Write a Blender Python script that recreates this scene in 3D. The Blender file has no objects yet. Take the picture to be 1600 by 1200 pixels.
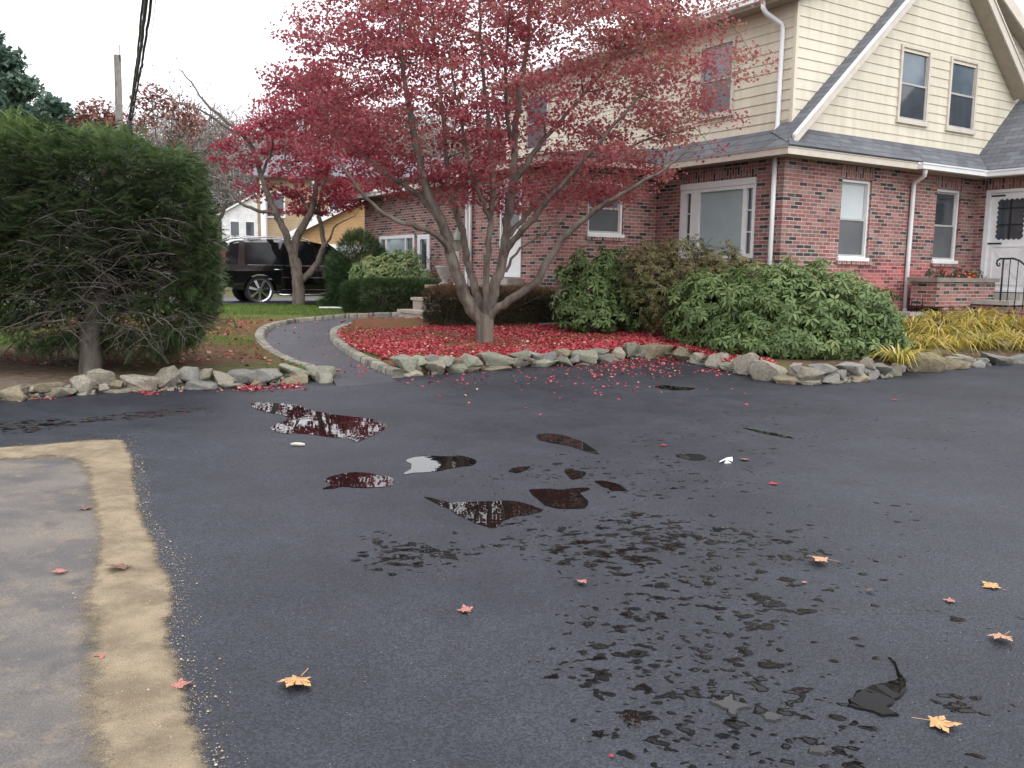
import bpy, math, random
import numpy as np
random.seed(7); RNG = np.random.default_rng(11)
S = bpy.context.scene; COL = S.collection
# ------------------------------------------------------------------ camera geometry (solved from the photo)
F = 1364.0; PI_ = math.radians(7.423); RO = math.radians(.848); YA = math.radians(-32.41); HC = 1.5
_cp, _sp, _cr, _sr = math.cos(PI_), math.sin(PI_), math.cos(RO), math.sin(RO)
FW = (0, _cp, -_sp); UP0 = (0, _sp, _cp); RT0 = (1, 0, 0)
CR = tuple(_cr*a+_sr*b for a, b in zip(RT0, UP0)); CU = tuple(-_sr*a+_cr*b for a, b in zip(RT0, UP0))
dA = (math.sin(YA), math.cos(YA)); dB = (math.cos(YA), -math.sin(YA))
def ray(x, y):
    a = (x-800)/F; b = (600-y)/F
    return tuple(FW[i]+a*CR[i]+b*CU[i] for i in range(3))
def onz(x, y, z):
    r = ray(x, y); t = (z-HC)/r[2]; return (r[0]*t, r[1]*t, z)
def aty(x, y, Y):
    r = ray(x, y); t = Y/r[1]; return (r[0]*t, Y, HC+r[2]*t)
def asphalt_z(Y):
    return .018*np.clip(np.asarray(Y, float)-3, -40, 12)
def on_asphalt(x, y):
    z = 0.0
    for _ in range(12):
        p = onz(x, y, z); z = float(asphalt_z(p[1]))
    return (p[0], p[1], z)
HO = (4.6407, 15.4)                      # brick corner of the house
HROT = -YA
def HW(u, v, z): return (HO[0]+u*dB[0]+v*dA[0], HO[1]+u*dB[1]+v*dA[1], z)
def to_uv(X, Y):
    dx, dy = X-HO[0], Y-HO[1]; return dx*dB[0]+dy*dB[1], dx*dA[0]+dy*dA[1]
# ------------------------------------------------------------------ object helpers
def link(o, parent=None):
    COL.objects.link(o)
    if parent is not None: o.parent = parent
    return o
def empty(name, loc=(0, 0, 0), rz=0):
    o = bpy.data.objects.new(name, None); o.location = loc; o.rotation_euler = (0, 0, rz); o.empty_display_size = .2
    return link(o)
def tag(o, label=None, cat=None, group=None, kind=None):
    if label: o['label'] = label
    if cat: o['category'] = cat
    if group: o['group'] = group
    if kind: o['kind'] = kind
    return o
def np_mesh(name, V, Fc, mat, parent=None, tint=None, smooth=False, uv=None, extra=None):
    """V (n,3); Fc list of int arrays (m,k) of one or more polygon sizes"""
    if not isinstance(Fc, list): Fc = [Fc]
    Fc = [np.asarray(f, np.int32) for f in Fc if len(f)]
    me = bpy.data.meshes.new(name)
    V = np.asarray(V, np.float32)
    me.vertices.add(len(V)); me.vertices.foreach_set('co', V.ravel())
    nl = sum(f.size for f in Fc); npol = sum(len(f) for f in Fc)
    me.loops.add(nl); me.polygons.add(npol)
    li = np.concatenate([f.ravel() for f in Fc])
    tot = np.concatenate([np.full(len(f), f.shape[1], np.int32) for f in Fc])
    st = np.concatenate([[0], np.cumsum(tot)[:-1]]).astype(np.int32)
    me.loops.foreach_set('vertex_index', li); me.polygons.foreach_set('loop_start', st)
    me.polygons.foreach_set('loop_total', tot)
    if smooth: me.polygons.foreach_set('use_smooth', np.ones(npol, bool))
    me.update(calc_edges=True)
    if tint is not None:
        a = me.attributes.new('tint', 'FLOAT', 'POINT'); a.data.foreach_set('value', np.asarray(tint, np.float32))
    if extra:
        for k, val in extra.items():
            a = me.attributes.new(k, 'FLOAT', 'POINT'); a.data.foreach_set('value', np.asarray(val, np.float32))
    if uv is not None:
        l = me.uv_layers.new(name='UVMap'); l.data.foreach_set('uv', np.asarray(uv, np.float32)[li].ravel())
    if mat: me.materials.append(mat)
    return link(bpy.data.objects.new(name, me), parent)
class MB:
    """collects polygons with uv and builds ONE mesh object"""
    def __init__(s): s.v = []; s.f = []; s.uv = []; s.sm = []
    def poly(s, pts, uv=None, smooth=False):
        b = len(s.v); s.v += [tuple(p) for p in pts]; s.f.append(tuple(range(b, b+len(pts))))
        s.uv.append(uv if uv else [(p[0]+p[1], p[2]) for p in pts]); s.sm.append(smooth); return s
    def box(s, x0, x1, y0, y1, z0, z1):
        P = lambda x, y, z: (x, y, z)
        q = [((x0,y0,z0),(x1,y0,z0),(x1,y0,z1),(x0,y0,z1)), ((x1,y1,z0),(x0,y1,z0),(x0,y1,z1),(x1,y1,z1)),
             ((x0,y1,z0),(x0,y0,z0),(x0,y0,z1),(x0,y1,z1)), ((x1,y0,z0),(x1,y1,z0),(x1,y1,z1),(x1,y0,z1)),
             ((x0,y0,z1),(x1,y0,z1),(x1,y1,z1),(x0,y1,z1)), ((x0,y1,z0),(x1,y1,z0),(x1,y0,z0),(x0,y0,z0))]
        for k, f in enumerate(q):
            if k < 2: uv = [(p[0], p[2]) for p in f]
            elif k < 4: uv = [(p[1], p[2]) for p in f]
            else: uv = [(p[0], p[1]) for p in f]
            s.poly(f, uv)
        return s
    def tube(s, pts, r, n=8, cap=True):
        pts = [np.array(p, float) for p in pts]; R = r if hasattr(r, '__len__') else [r]*len(pts)
        rings = []; prev = None
        for i, p in enumerate(pts):
            t = pts[min(i+1, len(pts)-1)]-pts[max(i-1, 0)]; t = t/(np.linalg.norm(t)+1e-9)
            if prev is None:
                a = np.array([0, 0, 1.]) if abs(t[2]) < .9 else np.array([1., 0, 0])
            else: a = prev
            x = a-t*(a@t); x /= np.linalg.norm(x)+1e-9; y = np.cross(t, x); prev = x
            rings.append([p+R[i]*(x*math.cos(2*math.pi*k/n)+y*math.sin(2*math.pi*k/n)) for k in range(n)])
        b = len(s.v)
        for rg in rings: s.v += [tuple(q) for q in rg]
        for i in range(len(rings)-1):
            for k in range(n):
                k2 = (k+1) % n
                s.f.append((b+i*n+k, b+i*n+k2, b+(i+1)*n+k2, b+(i+1)*n+k)); s.uv.append([(k/n, i), (k2/n, i), (k2/n, i+1), (k/n, i+1)]); s.sm.append(True)
        if cap:
            s.f.append(tuple(b+k for k in reversed(range(n)))); s.uv.append([(0, 0)]*n); s.sm.append(False)
            e = b+(len(rings)-1)*n
            s.f.append(tuple(e+k for k in range(n))); s.uv.append([(0, 0)]*n); s.sm.append(False)
        return s
    def lathe(s, prof, c=(0, 0, 0), n=20):
        b = len(s.v)
        for r, z in prof:
            for k in range(n):
                a = 2*math.pi*k/n; s.v.append((c[0]+r*math.cos(a), c[1]+r*math.sin(a), c[2]+z))
        for i in range(len(prof)-1):
            for k in range(n):
                k2 = (k+1) % n
                s.f.append((b+i*n+k, b+i*n+k2, b+(i+1)*n+k2, b+(i+1)*n+k)); s.uv.append([(k/n, prof[i][1])]*4); s.sm.append(True)
        return s
    def build(s, name, mat, parent=None):
        me = bpy.data.meshes.new(name); me.from_pydata(s.v, [], s.f)
        l = me.uv_layers.new(name='UVMap'); l.data.foreach_set('uv', np.array([c for u in s.uv for c in u], np.float32).ravel())
        me.polygons.foreach_set('use_smooth', np.array(s.sm, bool))
        if mat: me.materials.append(mat)
        me.update()
        return link(bpy.data.objects.new(name, me), parent)
def instanced(tv, tf, pos, rot, scale, tint):
    """merge many copies of a template: returns V, [faces], tint"""
    tv = np.asarray(tv, float); m = len(pos); n = len(tv)
    V = np.einsum('mij,nj->mni', rot, tv)*np.asarray(scale).reshape(m, 1, -1)+np.asarray(pos)[:, None, :]
    Fs = []
    sizes = sorted(set(len(f) for f in tf))
    for k in sizes:
        a = np.array([f for f in tf if len(f) == k], np.int32)
        Fs.append((a[None]+(np.arange(m)*n)[:, None, None]).reshape(-1, k))
    return V.reshape(-1, 3), Fs, np.repeat(tint, n)
def frames(d, roll=None, up=None):
    """rotation matrices with local y along d, local z near 'up' rolled"""
    d = d/np.linalg.norm(d, axis=1, keepdims=True); m = len(d)
    u = np.tile([0, 0, 1.], (m, 1)) if up is None else up
    u = u + RNG.normal(0, .02, (m, 3))
    x = np.cross(d, u); x /= np.linalg.norm(x, axis=1, keepdims=True)+1e-9
    z = np.cross(x, d)
    if roll is not None:
        c, s_ = np.cos(roll)[:, None], np.sin(roll)[:, None]; x, z = x*c+z*s_, z*c-x*s_
    return np.stack([x, d, z], axis=2)
def rand_dirs(m):
    d = RNG.normal(size=(m, 3)); return d/np.linalg.norm(d, axis=1, keepdims=True)
def in_poly(X, Y, P):
    X = np.asarray(X); Y = np.asarray(Y); r = np.zeros(X.shape, bool); n = len(P); j = n-1
    for i in range(n):
        xi, yi = P[i][:2]; xj, yj = P[j][:2]
        c = ((yi > Y) != (yj > Y)) & (X < (xj-xi)*(Y-yi)/(yj-yi+1e-12)+xi); r ^= c; j = i
    return r
def poly_dist(X, Y, P, closed=True):
    X = np.asarray(X, float); Y = np.asarray(Y, float); D = np.full(X.shape, 1e9)
    n = len(P)
    for i in range(n if closed else n-1):
        ax, ay = P[i][:2]; bx, by = P[(i+1) % n][:2]; dx, dy = bx-ax, by-ay
        t = np.clip(((X-ax)*dx+(Y-ay)*dy)/(dx*dx+dy*dy+1e-12), 0, 1)
        D = np.minimum(D, np.hypot(X-ax-t*dx, Y-ay-t*dy))
    return D
def vnoise(X, Y, s=1.0, seed=0, oct=3):
    out = np.zeros(np.shape(X)); amp = 1; tot = 0
    for o in range(oct):
        g = np.random.default_rng(seed+o*17).random((64, 64))
        x = np.asarray(X)*s*2**o; y = np.asarray(Y)*s*2**o
        xi = np.floor(x).astype(int); yi = np.floor(y).astype(int); fx = x-xi; fy = y-yi
        fx = fx*fx*(3-2*fx); fy = fy*fy*(3-2*fy)
        G = lambda a, b: g[a % 64, b % 64]
        out += amp*((G(xi, yi)*(1-fx)+G(xi+1, yi)*fx)*(1-fy)+(G(xi, yi+1)*(1-fx)+G(xi+1, yi+1)*fx)*fy); tot += amp; amp *= .5
    return out/tot
# ------------------------------------------------------------------ material helpers
class NT:
    def __init__(s, name):
        s.m = bpy.data.materials.new(name); s.m.use_nodes = True; s.t = s.m.node_tree; s.t.nodes.clear()
        s.out = s.n('ShaderNodeOutputMaterial'); s.b = s.n('ShaderNodeBsdfPrincipled'); s.l(s.b.outputs[0], s.out.inputs[0])
    def n(s, t, **k):
        x = s.t.nodes.new(t)
        for a, v in k.items(): setattr(x, a, v)
        return x
    def l(s, a, b): s.t.links.new(a, b)
    def inp(s, node, key, v):
        if isinstance(v, bpy.types.NodeSocket): s.l(v, node.inputs[key])
        else:
            if isinstance(v, tuple) and len(v) == 3 and node.inputs[key].type == 'RGBA': v = (*v, 1)
            elif isinstance(v, (int, float)) and node.inputs[key].type == 'RGBA': v = (v, v, v, 1)
            node.inputs[key].default_value = v
    def coord(s, w='Object'): return s.n('ShaderNodeTexCoord').outputs[w]
    def attr(s, name): return s.n('ShaderNodeAttribute', attribute_name=name).outputs['Fac']
    def mapping(s, vec, scale=(1, 1, 1), loc=(0, 0, 0), rot=(0, 0, 0)):
        m = s.n('ShaderNodeMapping'); s.l(vec, m.inputs[0]); m.inputs['Scale'].default_value = scale; m.inputs['Location'].default_value = loc; m.inputs['Rotation'].default_value = rot
        return m.outputs[0]
    def noise(s, vec, scale=5, detail=4, rough=.55, dist=0, out='Fac'):
        x = s.n('ShaderNodeTexNoise'); s.l(vec, x.inputs['Vector']); x.inputs['Scale'].default_value = scale; x.inputs['Detail'].default_value = detail
        x.inputs['Roughness'].default_value = rough; x.inputs['Distortion'].default_value = dist; return x.outputs[out]
    def voro(s, vec, scale=5, feature='F1', out='Distance', rnd=1):
        x = s.n('ShaderNodeTexVoronoi', feature=feature); s.l(vec, x.inputs['Vector']); x.inputs['Scale'].default_value = scale; x.inputs['Randomness'].default_value = rnd
        return x.outputs[out]
    def ramp(s, f, stops, interp='LINEAR'):
        x = s.n('ShaderNodeValToRGB'); s.inp(x, 0, f); e = x.color_ramp; e.interpolation = interp
        while len(e.elements) < len(stops): e.elements.new(.5)
        for el, (p, c) in zip(e.elements, stops):
            el.position = p; el.color = (*c, 1) if isinstance(c, tuple) else (c, c, c, 1)
        return x.outputs[0]
    def mix(s, f, a, b, blend='MIX'):
        x = s.n('ShaderNodeMix', data_type='RGBA', blend_type=blend)
        s.inp(x, 0, f); s.inp(x, 6, a); s.inp(x, 7, b); return x.outputs[2]
    def math(s, op, a, b=0.0, clamp=False):
        x = s.n('ShaderNodeMath', operation=op, use_clamp=clamp); s.inp(x, 0, a); s.inp(x, 1, b); return x.outputs[0]
    def mapr(s, v, a, b, c=0., d=1., smooth=True):
        x = s.n('ShaderNodeMapRange'); x.interpolation_type = 'SMOOTHSTEP' if smooth else 'LINEAR'
        s.inp(x, 0, v)
        for i, q in enumerate((a, b, c, d)): x.inputs[i+1].default_value = q
        return x.outputs[0]
    def bump(s, h, strength=.3, dist=.02, normal=None):
        x = s.n('ShaderNodeBump'); s.l(h, x.inputs['Height']); x.inputs['Strength'].default_value = strength; x.inputs['Distance'].default_value = dist
        if normal is not None: s.l(normal, x.inputs['Normal'])
        return x.outputs[0]
    def set(s, **k):
        for a, v in k.items(): s.inp(s.b, a.replace('_', ' '), v)
        return s.m
def plain(name, col, rough=.6, var=.12, scale=6, metallic=0., spec=.5, bump=0.):
    t = NT(name); c = t.coord(); n = t.noise(c, scale, 5, .6)
    k = t.mapr(n, .25, .75, 1-var, 1+var)
    col_ = t.mix(1.0, col, k, 'MULTIPLY')
    t.set(Base_Color=col_, Roughness=rough, Metallic=metallic, Specular_IOR_Level=spec)
    if bump: t.set(Normal=t.bump(t.noise(c, scale*6, 3), bump, .01))
    return t.m
def leafmat(name, stops, rough=.55, trans=.25, spec=.3):
    """foliage: colour from the per-leaf 'tint' attribute, with light passing through the blade"""
    t = NT(name); col = t.ramp(t.attr('tint'), stops)
    t.set(Base_Color=col, Roughness=rough, Specular_IOR_Level=spec)
    tr = t.n('ShaderNodeBsdfTranslucent'); t.l(col, tr.inputs[0])
    mx = t.n('ShaderNodeMixShader'); mx.inputs[0].default_value = trans
    t.l(t.b.outputs[0], mx.inputs[1]); t.l(tr.outputs[0], mx.inputs[2]); t.l(mx.outputs[0], t.out.inputs[0])
    return t.m
# ------------------------------------------------------------------ camera, light, sky
cam = bpy.data.cameras.new('camera'); co = link(bpy.data.objects.new('camera', cam))
from mathutils import Matrix
m = Matrix(((CR[0], CU[0], -FW[0], 0), (CR[1], CU[1], -FW[1], 0), (CR[2], CU[2], -FW[2], HC), (0, 0, 0, 1)))
co.matrix_world = m
cam.sensor_width = 36; cam.lens = F/1600*36; cam.clip_end = 5000; cam.clip_start = .05
S.camera = co
SUN_EL, SUN_AZ = math.radians(38), math.radians(150)
w = bpy.data.worlds.new('World'); S.world = w; w.use_nodes = True
nt = w.node_tree; nt.nodes.clear()
wo = nt.nodes.new('ShaderNodeOutputWorld'); bg = nt.nodes.new('ShaderNodeBackground')
sky = nt.nodes.new('ShaderNodeTexSky'); sky.sky_type = 'NISHITA'; sky.sun_disc = False
sky.sun_elevation = SUN_EL; sky.sun_rotation = SUN_AZ; sky.dust_density = 4
hs = nt.nodes.new('ShaderNodeHueSaturation'); hs.inputs['Saturation'].default_value = .25
mx = nt.nodes.new('ShaderNodeMix'); mx.data_type = 'RGBA'; mx.inputs[0].default_value = .82; mx.inputs[7].default_value = (16.6, 16.7, 17.7, 1)
nt.links.new(sky.outputs[0], hs.inputs['Color']); nt.links.new(hs.outputs[0], mx.inputs[6])
tc = nt.nodes.new('ShaderNodeTexCoord'); sx_ = nt.nodes.new('ShaderNodeSeparateXYZ'); mr = nt.nodes.new('ShaderNodeMapRange'); vm = nt.nodes.new('ShaderNodeVectorMath'); vm.operation = 'SCALE'
nt.links.new(tc.outputs['Generated'], sx_.inputs[0]); nt.links.new(sx_.outputs['Z'], mr.inputs[0]); mr.inputs[1].default_value = 0; mr.inputs[2].default_value = 1; mr.inputs[3].default_value = .88; mr.inputs[4].default_value = 1.5
nt.links.new(mx.outputs[2], vm.inputs[0]); nt.links.new(mr.outputs[0], vm.inputs['Scale']); nt.links.new(vm.outputs[0], bg.inputs[0]); bg.inputs[1].default_value = .12; nt.links.new(bg.outputs[0], wo.inputs[0])
sl = bpy.data.lights.new('sun', 'SUN'); sl.energy = .8; sl.angle = math.radians(40); sl.color = (1, .97, .93)
so = link(bpy.data.objects.new('sun', sl)); so.rotation_euler = (math.radians(90)-SUN_EL, 0, math.radians(180)-SUN_AZ+math.radians(0))
S.view_settings.view_transform = 'Standard'; S.view_settings.look = 'None'; S.view_settings.exposure = 0; S.view_settings.gamma = 1
# ================================================================== MATERIALS
M = {}
def brick_material(name, washed=False):
    t = NT(name); uv = t.coord('UV')
    wob = t.n('ShaderNodeVectorMath', operation='MULTIPLY_ADD'); nz = t.noise(uv, 14, 3, out='Color'); t.l(nz, wob.inputs[0]); wob.inputs[1].default_value = (.012, .012, 0); t.l(uv, wob.inputs[2])
    def br(mort, smooth):
        b = t.n('ShaderNodeTexBrick'); t.l(wob.outputs[0], b.inputs['Vector']); b.inputs['Color1'].default_value = (0, 0, 0, 1); b.inputs['Color2'].default_value = (1, 1, 1, 1)
        b.inputs['Scale'].default_value = 1; b.inputs['Mortar Size'].default_value = mort; b.inputs['Mortar Smooth'].default_value = smooth
        b.inputs['Brick Width'].default_value = .205; b.inputs['Row Height'].default_value = .0677; b.offset = .5
        return b
    b = br(.0075, .2); bw = t.n('ShaderNodeRGBToBW'); t.l(b.outputs['Color'], bw.inputs[0])
    col = t.ramp(bw.outputs[0], [(0, (.275, .115, .104)), (.16, (.335, .165, .15)), (.26, (.235, .094, .086)), (.36, (.345, .195, .175)), (.44, (.285, .132, .118)), (.51, (.19, .125, .11)), (.58, (.05, .05, .052)), (.69, (.32, .148, .132)), (.77, (.24, .185, .155)), (.83, (.08, .067, .062)), (.91, (.32, .15, .125))], 'CONSTANT')
    sp = t.noise(uv, 60, 4, .7)
    col = t.mix(1, col, t.mapr(sp, .25, .75, .8, 1.2), 'MULTIPLY')
    wn = t.noise(uv, .9, 5, .6)
    mort = t.mix(t.mapr(wn, .35, .65), (.50, .42, .39), (.38, .31, .285))
    c2 = t.mix(b.outputs['Fac'], col, mort)
    if washed:                       # the lower wall where old paint has left the brick pinker
        sx = t.n('ShaderNodeSeparateXYZ'); t.l(uv, sx.inputs[0])
        e = t.math('ADD', sx.outputs['Y'], t.math('MULTIPLY', wn, .5))
        f = t.math('MULTIPLY', t.mapr(e, 2.1, 1.85), t.mapr(sx.outputs['X'], 1.3, 2.4))
        dk = t.math('SUBTRACT', 1, t.mapr(bw.outputs[0], .57, .58))
        pk = t.mix(1, c2, (1.45, .95, 1.0), 'MULTIPLY')
        c2 = t.mix(t.math('MULTIPLY', f, .8), c2, t.mix(.35, pk, (.42, .11, .11)))
    st = t.mapr(t.noise(uv, 2.3, 6, .65), .3, .7, .86, 1.12)
    c2 = t.mix(1, c2, st, 'MULTIPLY')
    h = t.math('SUBTRACT', 1, b.outputs['Fac']); h2 = t.math('ADD', h, t.math('MULTIPLY', sp, .35))
    t.set(Base_Color=c2, Roughness=.85, Specular_IOR_Level=.25, Normal=t.bump(h2, .6, .012)); return t.m
M['brick'] = brick_material('brick'); M['brick_washed'] = brick_material('brick_washed', True)
def siding_mat():
    t = NT('cream_siding'); c = t.coord(); n = t.noise(t.mapping(c, (1, 1, .4)), 1.3, 5, .6)
    gr = t.noise(t.mapping(c, (30, 30, 3)), 4, 3, .6)
    col = t.mix(t.mapr(n, .3, .7), (.655, .605, .465), (.715, .665, .54))
    col = t.mix(1, col, t.mapr(gr, .2, .8, .92, 1.05), 'MULTIPLY'); col = t.mix(1, col, t.mapr(t.noise(t.mapping(c, (2.2, 2.2, .25)), 2.0, 5, .65), .3, .7, .90, 1.05), 'MULTIPLY')
    t.set(Base_Color=col, Roughness=.65, Specular_IOR_Level=.25, Normal=t.bump(gr, .15, .004)); return t.m
M['siding'] = siding_mat()
def shingle_mat():
    t = NT('asphalt_shingle'); uv = t.coord('UV')
    b = t.n('ShaderNodeTexBrick'); t.l(uv, b.inputs['Vector']); b.inputs['Color1'].default_value = (0, 0, 0, 1); b.inputs['Color2'].default_value = (1, 1, 1, 1); b.inputs['Scale'].default_value = 1
    b.inputs['Brick Width'].default_value = .30; b.inputs['Row Height'].default_value = .14; b.inputs['Mortar Size'].default_value = .006; b.inputs['Mortar Smooth'].default_value = .3
    bw = t.n('ShaderNodeRGBToBW'); t.l(b.outputs['Color'], bw.inputs[0])
    col = t.mix(bw.outputs[0], (.115, .12, .135), (.165, .173, .19)); col = t.mix(t.math('MULTIPLY', b.outputs['Fac'], .75), col, (.03, .03, .035))
    g = t.noise(t.coord(), 160, 2, .7); col = t.mix(1, col, t.mapr(g, .3, .7, .75, 1.25), 'MULTIPLY')
    col = t.mix(1, col, t.mapr(t.noise(t.coord(), 1.1, 4), .3, .7, .85, 1.15), 'MULTIPLY')
    t.set(Base_Color=col, Roughness=.85, Specular_IOR_Level=.3, Normal=t.bump(t.math('SUBTRACT', t.math('MULTIPLY', g, .2), b.outputs['Fac']), .6, .012)); return t.m
M['shingle'] = shingle_mat()
M['white'] = plain('white_paint', (.76, .765, .76), .45, .05)
M['trim'] = plain('cream_trim', (.60, .545, .46), .55, .08)
M['greytrim'] = plain('grey_sill_paint', (.42, .42, .40), .6, .1)
M['soffit'] = plain('soffit', (.36, .31, .24), .7, .08)
M['metal_black'] = plain('black_iron', (.012, .012, .014), .45, .2)
M['shade'] = plain('window_shade', (.34, .42, .43), .12, .06, 2, spec=.6)
M['shade2'] = plain('pale_blind', (.52, .57, .58), .35, .05, 2)
M['screen'] = plain('window_screen', (.10, .108, .115), .22, .12, 2, spec=.5)
def glass_mat(name, col, r=.06):
    t = NT(name); n = t.noise(t.coord(), 1.6, 2)
    t.set(Base_Color=t.mix(1, col, t.mapr(n, .3, .7, .7, 1.3), 'MULTIPLY'), Roughness=r, Specular_IOR_Level=.9, Normal=t.bump(t.noise(t.coord(), 2.2, 2), .02, .05)); return t.m
M['glass'] = glass_mat('window_glass', (.045, .055, .065)); M['glass_blue'] = glass_mat('upper_glass', (.10, .135, .16), .12)
M['concrete'] = plain('concrete', (.36, .34, .31), .85, .16, 5, bump=.2)
M['stonecap'] = plain('flagstone', (.22, .20, .17), .8, .22, 4, bump=.3)
M['stepstone'] = plain('sandstone_step', (.36, .30, .24), .85, .15, 4, bump=.3)
# --- stones
def stone_mat(name, a, b):
    t = NT(name); c = t.coord(); r = t.n('ShaderNodeObjectInfo').outputs['Random']
    n = t.noise(c, 9, 6, .65); n2 = t.noise(c, 40, 4, .7)
    col = t.mix(t.mapr(n, .3, .7), a, b); col = t.mix(1, col, t.mapr(n2, .25, .75, .72, 1.25), 'MULTIPLY')
    col = t.mix(1, col, t.mapr(r, 0, 1, .78, 1.18, False), 'MULTIPLY')
    li = t.mapr(t.noise(c, 16, 3), .6, .68); col = t.mix(t.math('MULTIPLY', li, .35), col, (.30, .32, .26))
    t.set(Base_Color=col, Roughness=.85, Specular_IOR_Level=.25, Normal=t.bump(t.math('ADD', n, t.math('MULTIPLY', n2, .5)), .7, .03)); return t.m
M['st_pale'] = stone_mat('pale_fieldstone', (.345, .31, .245), (.21, .19, .15)); M['st_grey'] = stone_mat('grey_fieldstone', (.19, .185, .17), (.28, .265, .235))
M['st_tan'] = stone_mat('tan_fieldstone', (.28, .235, .155), (.18, .155, .11)); M['st_green'] = stone_mat('greenish_fieldstone', (.28, .28, .21), (.20, .205, .16)); M['st_pink'] = stone_mat('pinkish_fieldstone', (.38, .30, .27), (.30, .26, .24))
M['rubble'] = leafmat('rubble', [(0, (.10, .09, .075)), (.5, (.20, .185, .15)), (.85, (.28, .26, .21)), (1, (.14, .09, .06))], .9, 0)
def curb_mat():
    t = NT('curb_stone'); c = t.coord(); uv = t.coord('UV')
    j = t.voro(t.mapping(uv, (1, .2, 1)), 3.2, 'DISTANCE_TO_EDGE'); cell = t.voro(t.mapping(uv, (1, .2, 1)), 3.2, 'F1', 'Color')
    bw = t.n('ShaderNodeRGBToBW'); t.l(cell, bw.inputs[0]); n = t.noise(c, 12, 6, .65)
    col = t.mix(bw.outputs[0], (.20, .19, .15), (.34, .32, .26)); col = t.mix(1, col, t.mapr(n, .25, .75, .7, 1.25), 'MULTIPLY'); col = t.mix(t.mapr(j, .05, .0), col, (.09, .08, .07))
    t.set(Base_Color=col, Roughness=.9, Specular_IOR_Level=.2, Normal=t.bump(t.math('ADD', n, t.mapr(j, 0, .1)), .6, .03)); return t.m
M['curb'] = curb_mat()
# --- asphalt: fine aggregate, broad tone changes, rain left in beads and small pools ('wet' says where they gather)
def asphalt_mat():
    t = NT('new_asphalt'); c = t.coord()
    g1 = t.noise(c, 130, 3, .65); g2 = t.voro(c, 105); big = t.noise(c, .55, 5, .6); med = t.noise(c, 3.5, 5, .6)
    streak = t.noise(t.mapping(c, (.25, 1.6, 1), rot=(0, 0, .35)), 1.2, 4, .6)
    tone = t.mix(t.mapr(big, .3, .7), (.0165, .0185, .025), (.030, .033, .042)); tone = t.mix(1, tone, t.mapr(med, .25, .75, .86, 1.14), 'MULTIPLY'); tone = t.mix(1, tone, t.mapr(streak, .3, .7, .94, 1.06), 'MULTIPLY')
    tone = t.mix(1, tone, t.mapr(g1, .3, .7, .68, 1.38), 'MULTIPLY'); bwc = t.n('ShaderNodeRGBToBW'); t.l(t.voro(c, 105, out='Color'), bwc.inputs[0]); tone = t.mix(1, tone, t.mapr(bwc.outputs[0], .2, .8, .72, 1.35), 'MULTIPLY')
    fleck = t.mapr(t.voro(c, 44), .13, .07); pick = t.mapr(t.voro(c, 38, out='Color'), .78, .8); fleck = t.math('MULTIPLY', fleck, pick)
    tone = t.mix(t.math('MULTIPLY', fleck, .7), tone, (.34, .32, .29))
    wet = t.attr('wet')
    wc = t.mapping(c, (1.0, 1.25, 1), rot=(0, 0, -.25))
    f = t.math('ADD', t.math('MULTIPLY', t.noise(wc, 9.5, 2.0, .4, .2), .60), t.math('MULTIPLY', t.noise(wc, 20, 2.0, .4, .2), .40)); f = t.math('ADD', f, 0.0)
    th = t.math('SUBTRACT', .90, t.math('MULTIPLY', wet, .36))
    wv = t.n('ShaderNodeVectorMath', operation='MULTIPLY_ADD'); t.l(t.noise(wc, 9, 3, .55, out='Color'), wv.inputs[0]); wv.inputs[1].default_value = (.11, .11, 0); t.l(wc, wv.inputs[2])
    def beads(sc, k):
        rb = t.n('ShaderNodeRGBToBW'); t.l(t.voro(wv.outputs[0], sc, out='Color'), rb.inputs[0])
        rad = t.math('MINIMUM', t.math('MULTIPLY', t.math('SUBTRACT', t.math('SUBTRACT', wet, .24), t.math('MULTIPLY', rb.outputs[0], .95)), .85), .43)
        return t.math('MULTIPLY', t.math('SUBTRACT', rad, t.voro(wv.outputs[0], sc)), k)
    d = t.math('MAXIMUM', t.math('SUBTRACT', f, th), t.math('MAXIMUM', beads(8.5, .22), beads(21, .12)))
    mask = t.mapr(d, .0, .012); body = t.mapr(d, .0, .06)
    col = t.mix(mask, tone, (.006, .006, .007))
    dampn = t.mapr(t.math('SUBTRACT', d, -.05), 0, .05); col = t.mix(t.math('MULTIPLY', dampn, .0), col, (.02, .02, .022))
    rough = t.mix(mask, t.mapr(med, .3, .7, .5, .62), .02)
    hb = t.math('ADD', t.math('MULTIPLY', g1, .5), t.math('SUBTRACT', 1, g2))
    dry = t.math('SUBTRACT', 1, mask)
    n1 = t.bump(t.math('MULTIPLY', hb, dry), .55, .005)
    n2 = t.bump(body, 1.0, .013, n1)
    t.set(Base_Color=col, Roughness=rough, Specular_IOR_Level=.5, IOR=t.mapr(mask, 0, 1, 1.38, 1.17, False), Normal=n2); return t.m
M['asphalt'] = asphalt_mat()
def path_mat():
    t = NT('path_asphalt'); c = t.coord(); g = t.noise(c, 180, 2, .6); b = t.noise(c, 1.1, 5)
    col = t.mix(t.mapr(b, .3, .7), (.034, .035, .042), (.056, .057, .066)); col = t.mix(1, col, t.mapr(g, .3, .7, .6, 1.4), 'MULTIPLY')
    t.set(Base_Color=col, Roughness=.6, Specular_IOR_Level=.4, Normal=t.bump(g, .4, .005)); return t.m
M['path'] = path_mat()
def puddle_mat():
    t = NT('puddle_water'); c = t.coord()
    t.set(Base_Color=(.006, .0055, .005), Roughness=.012, IOR=1.36, Specular_IOR_Level=.5, Normal=t.bump(t.noise(c, 3.0, 2, .5), .010, .05)); return t.m
M['water'] = puddle_mat()
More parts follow.
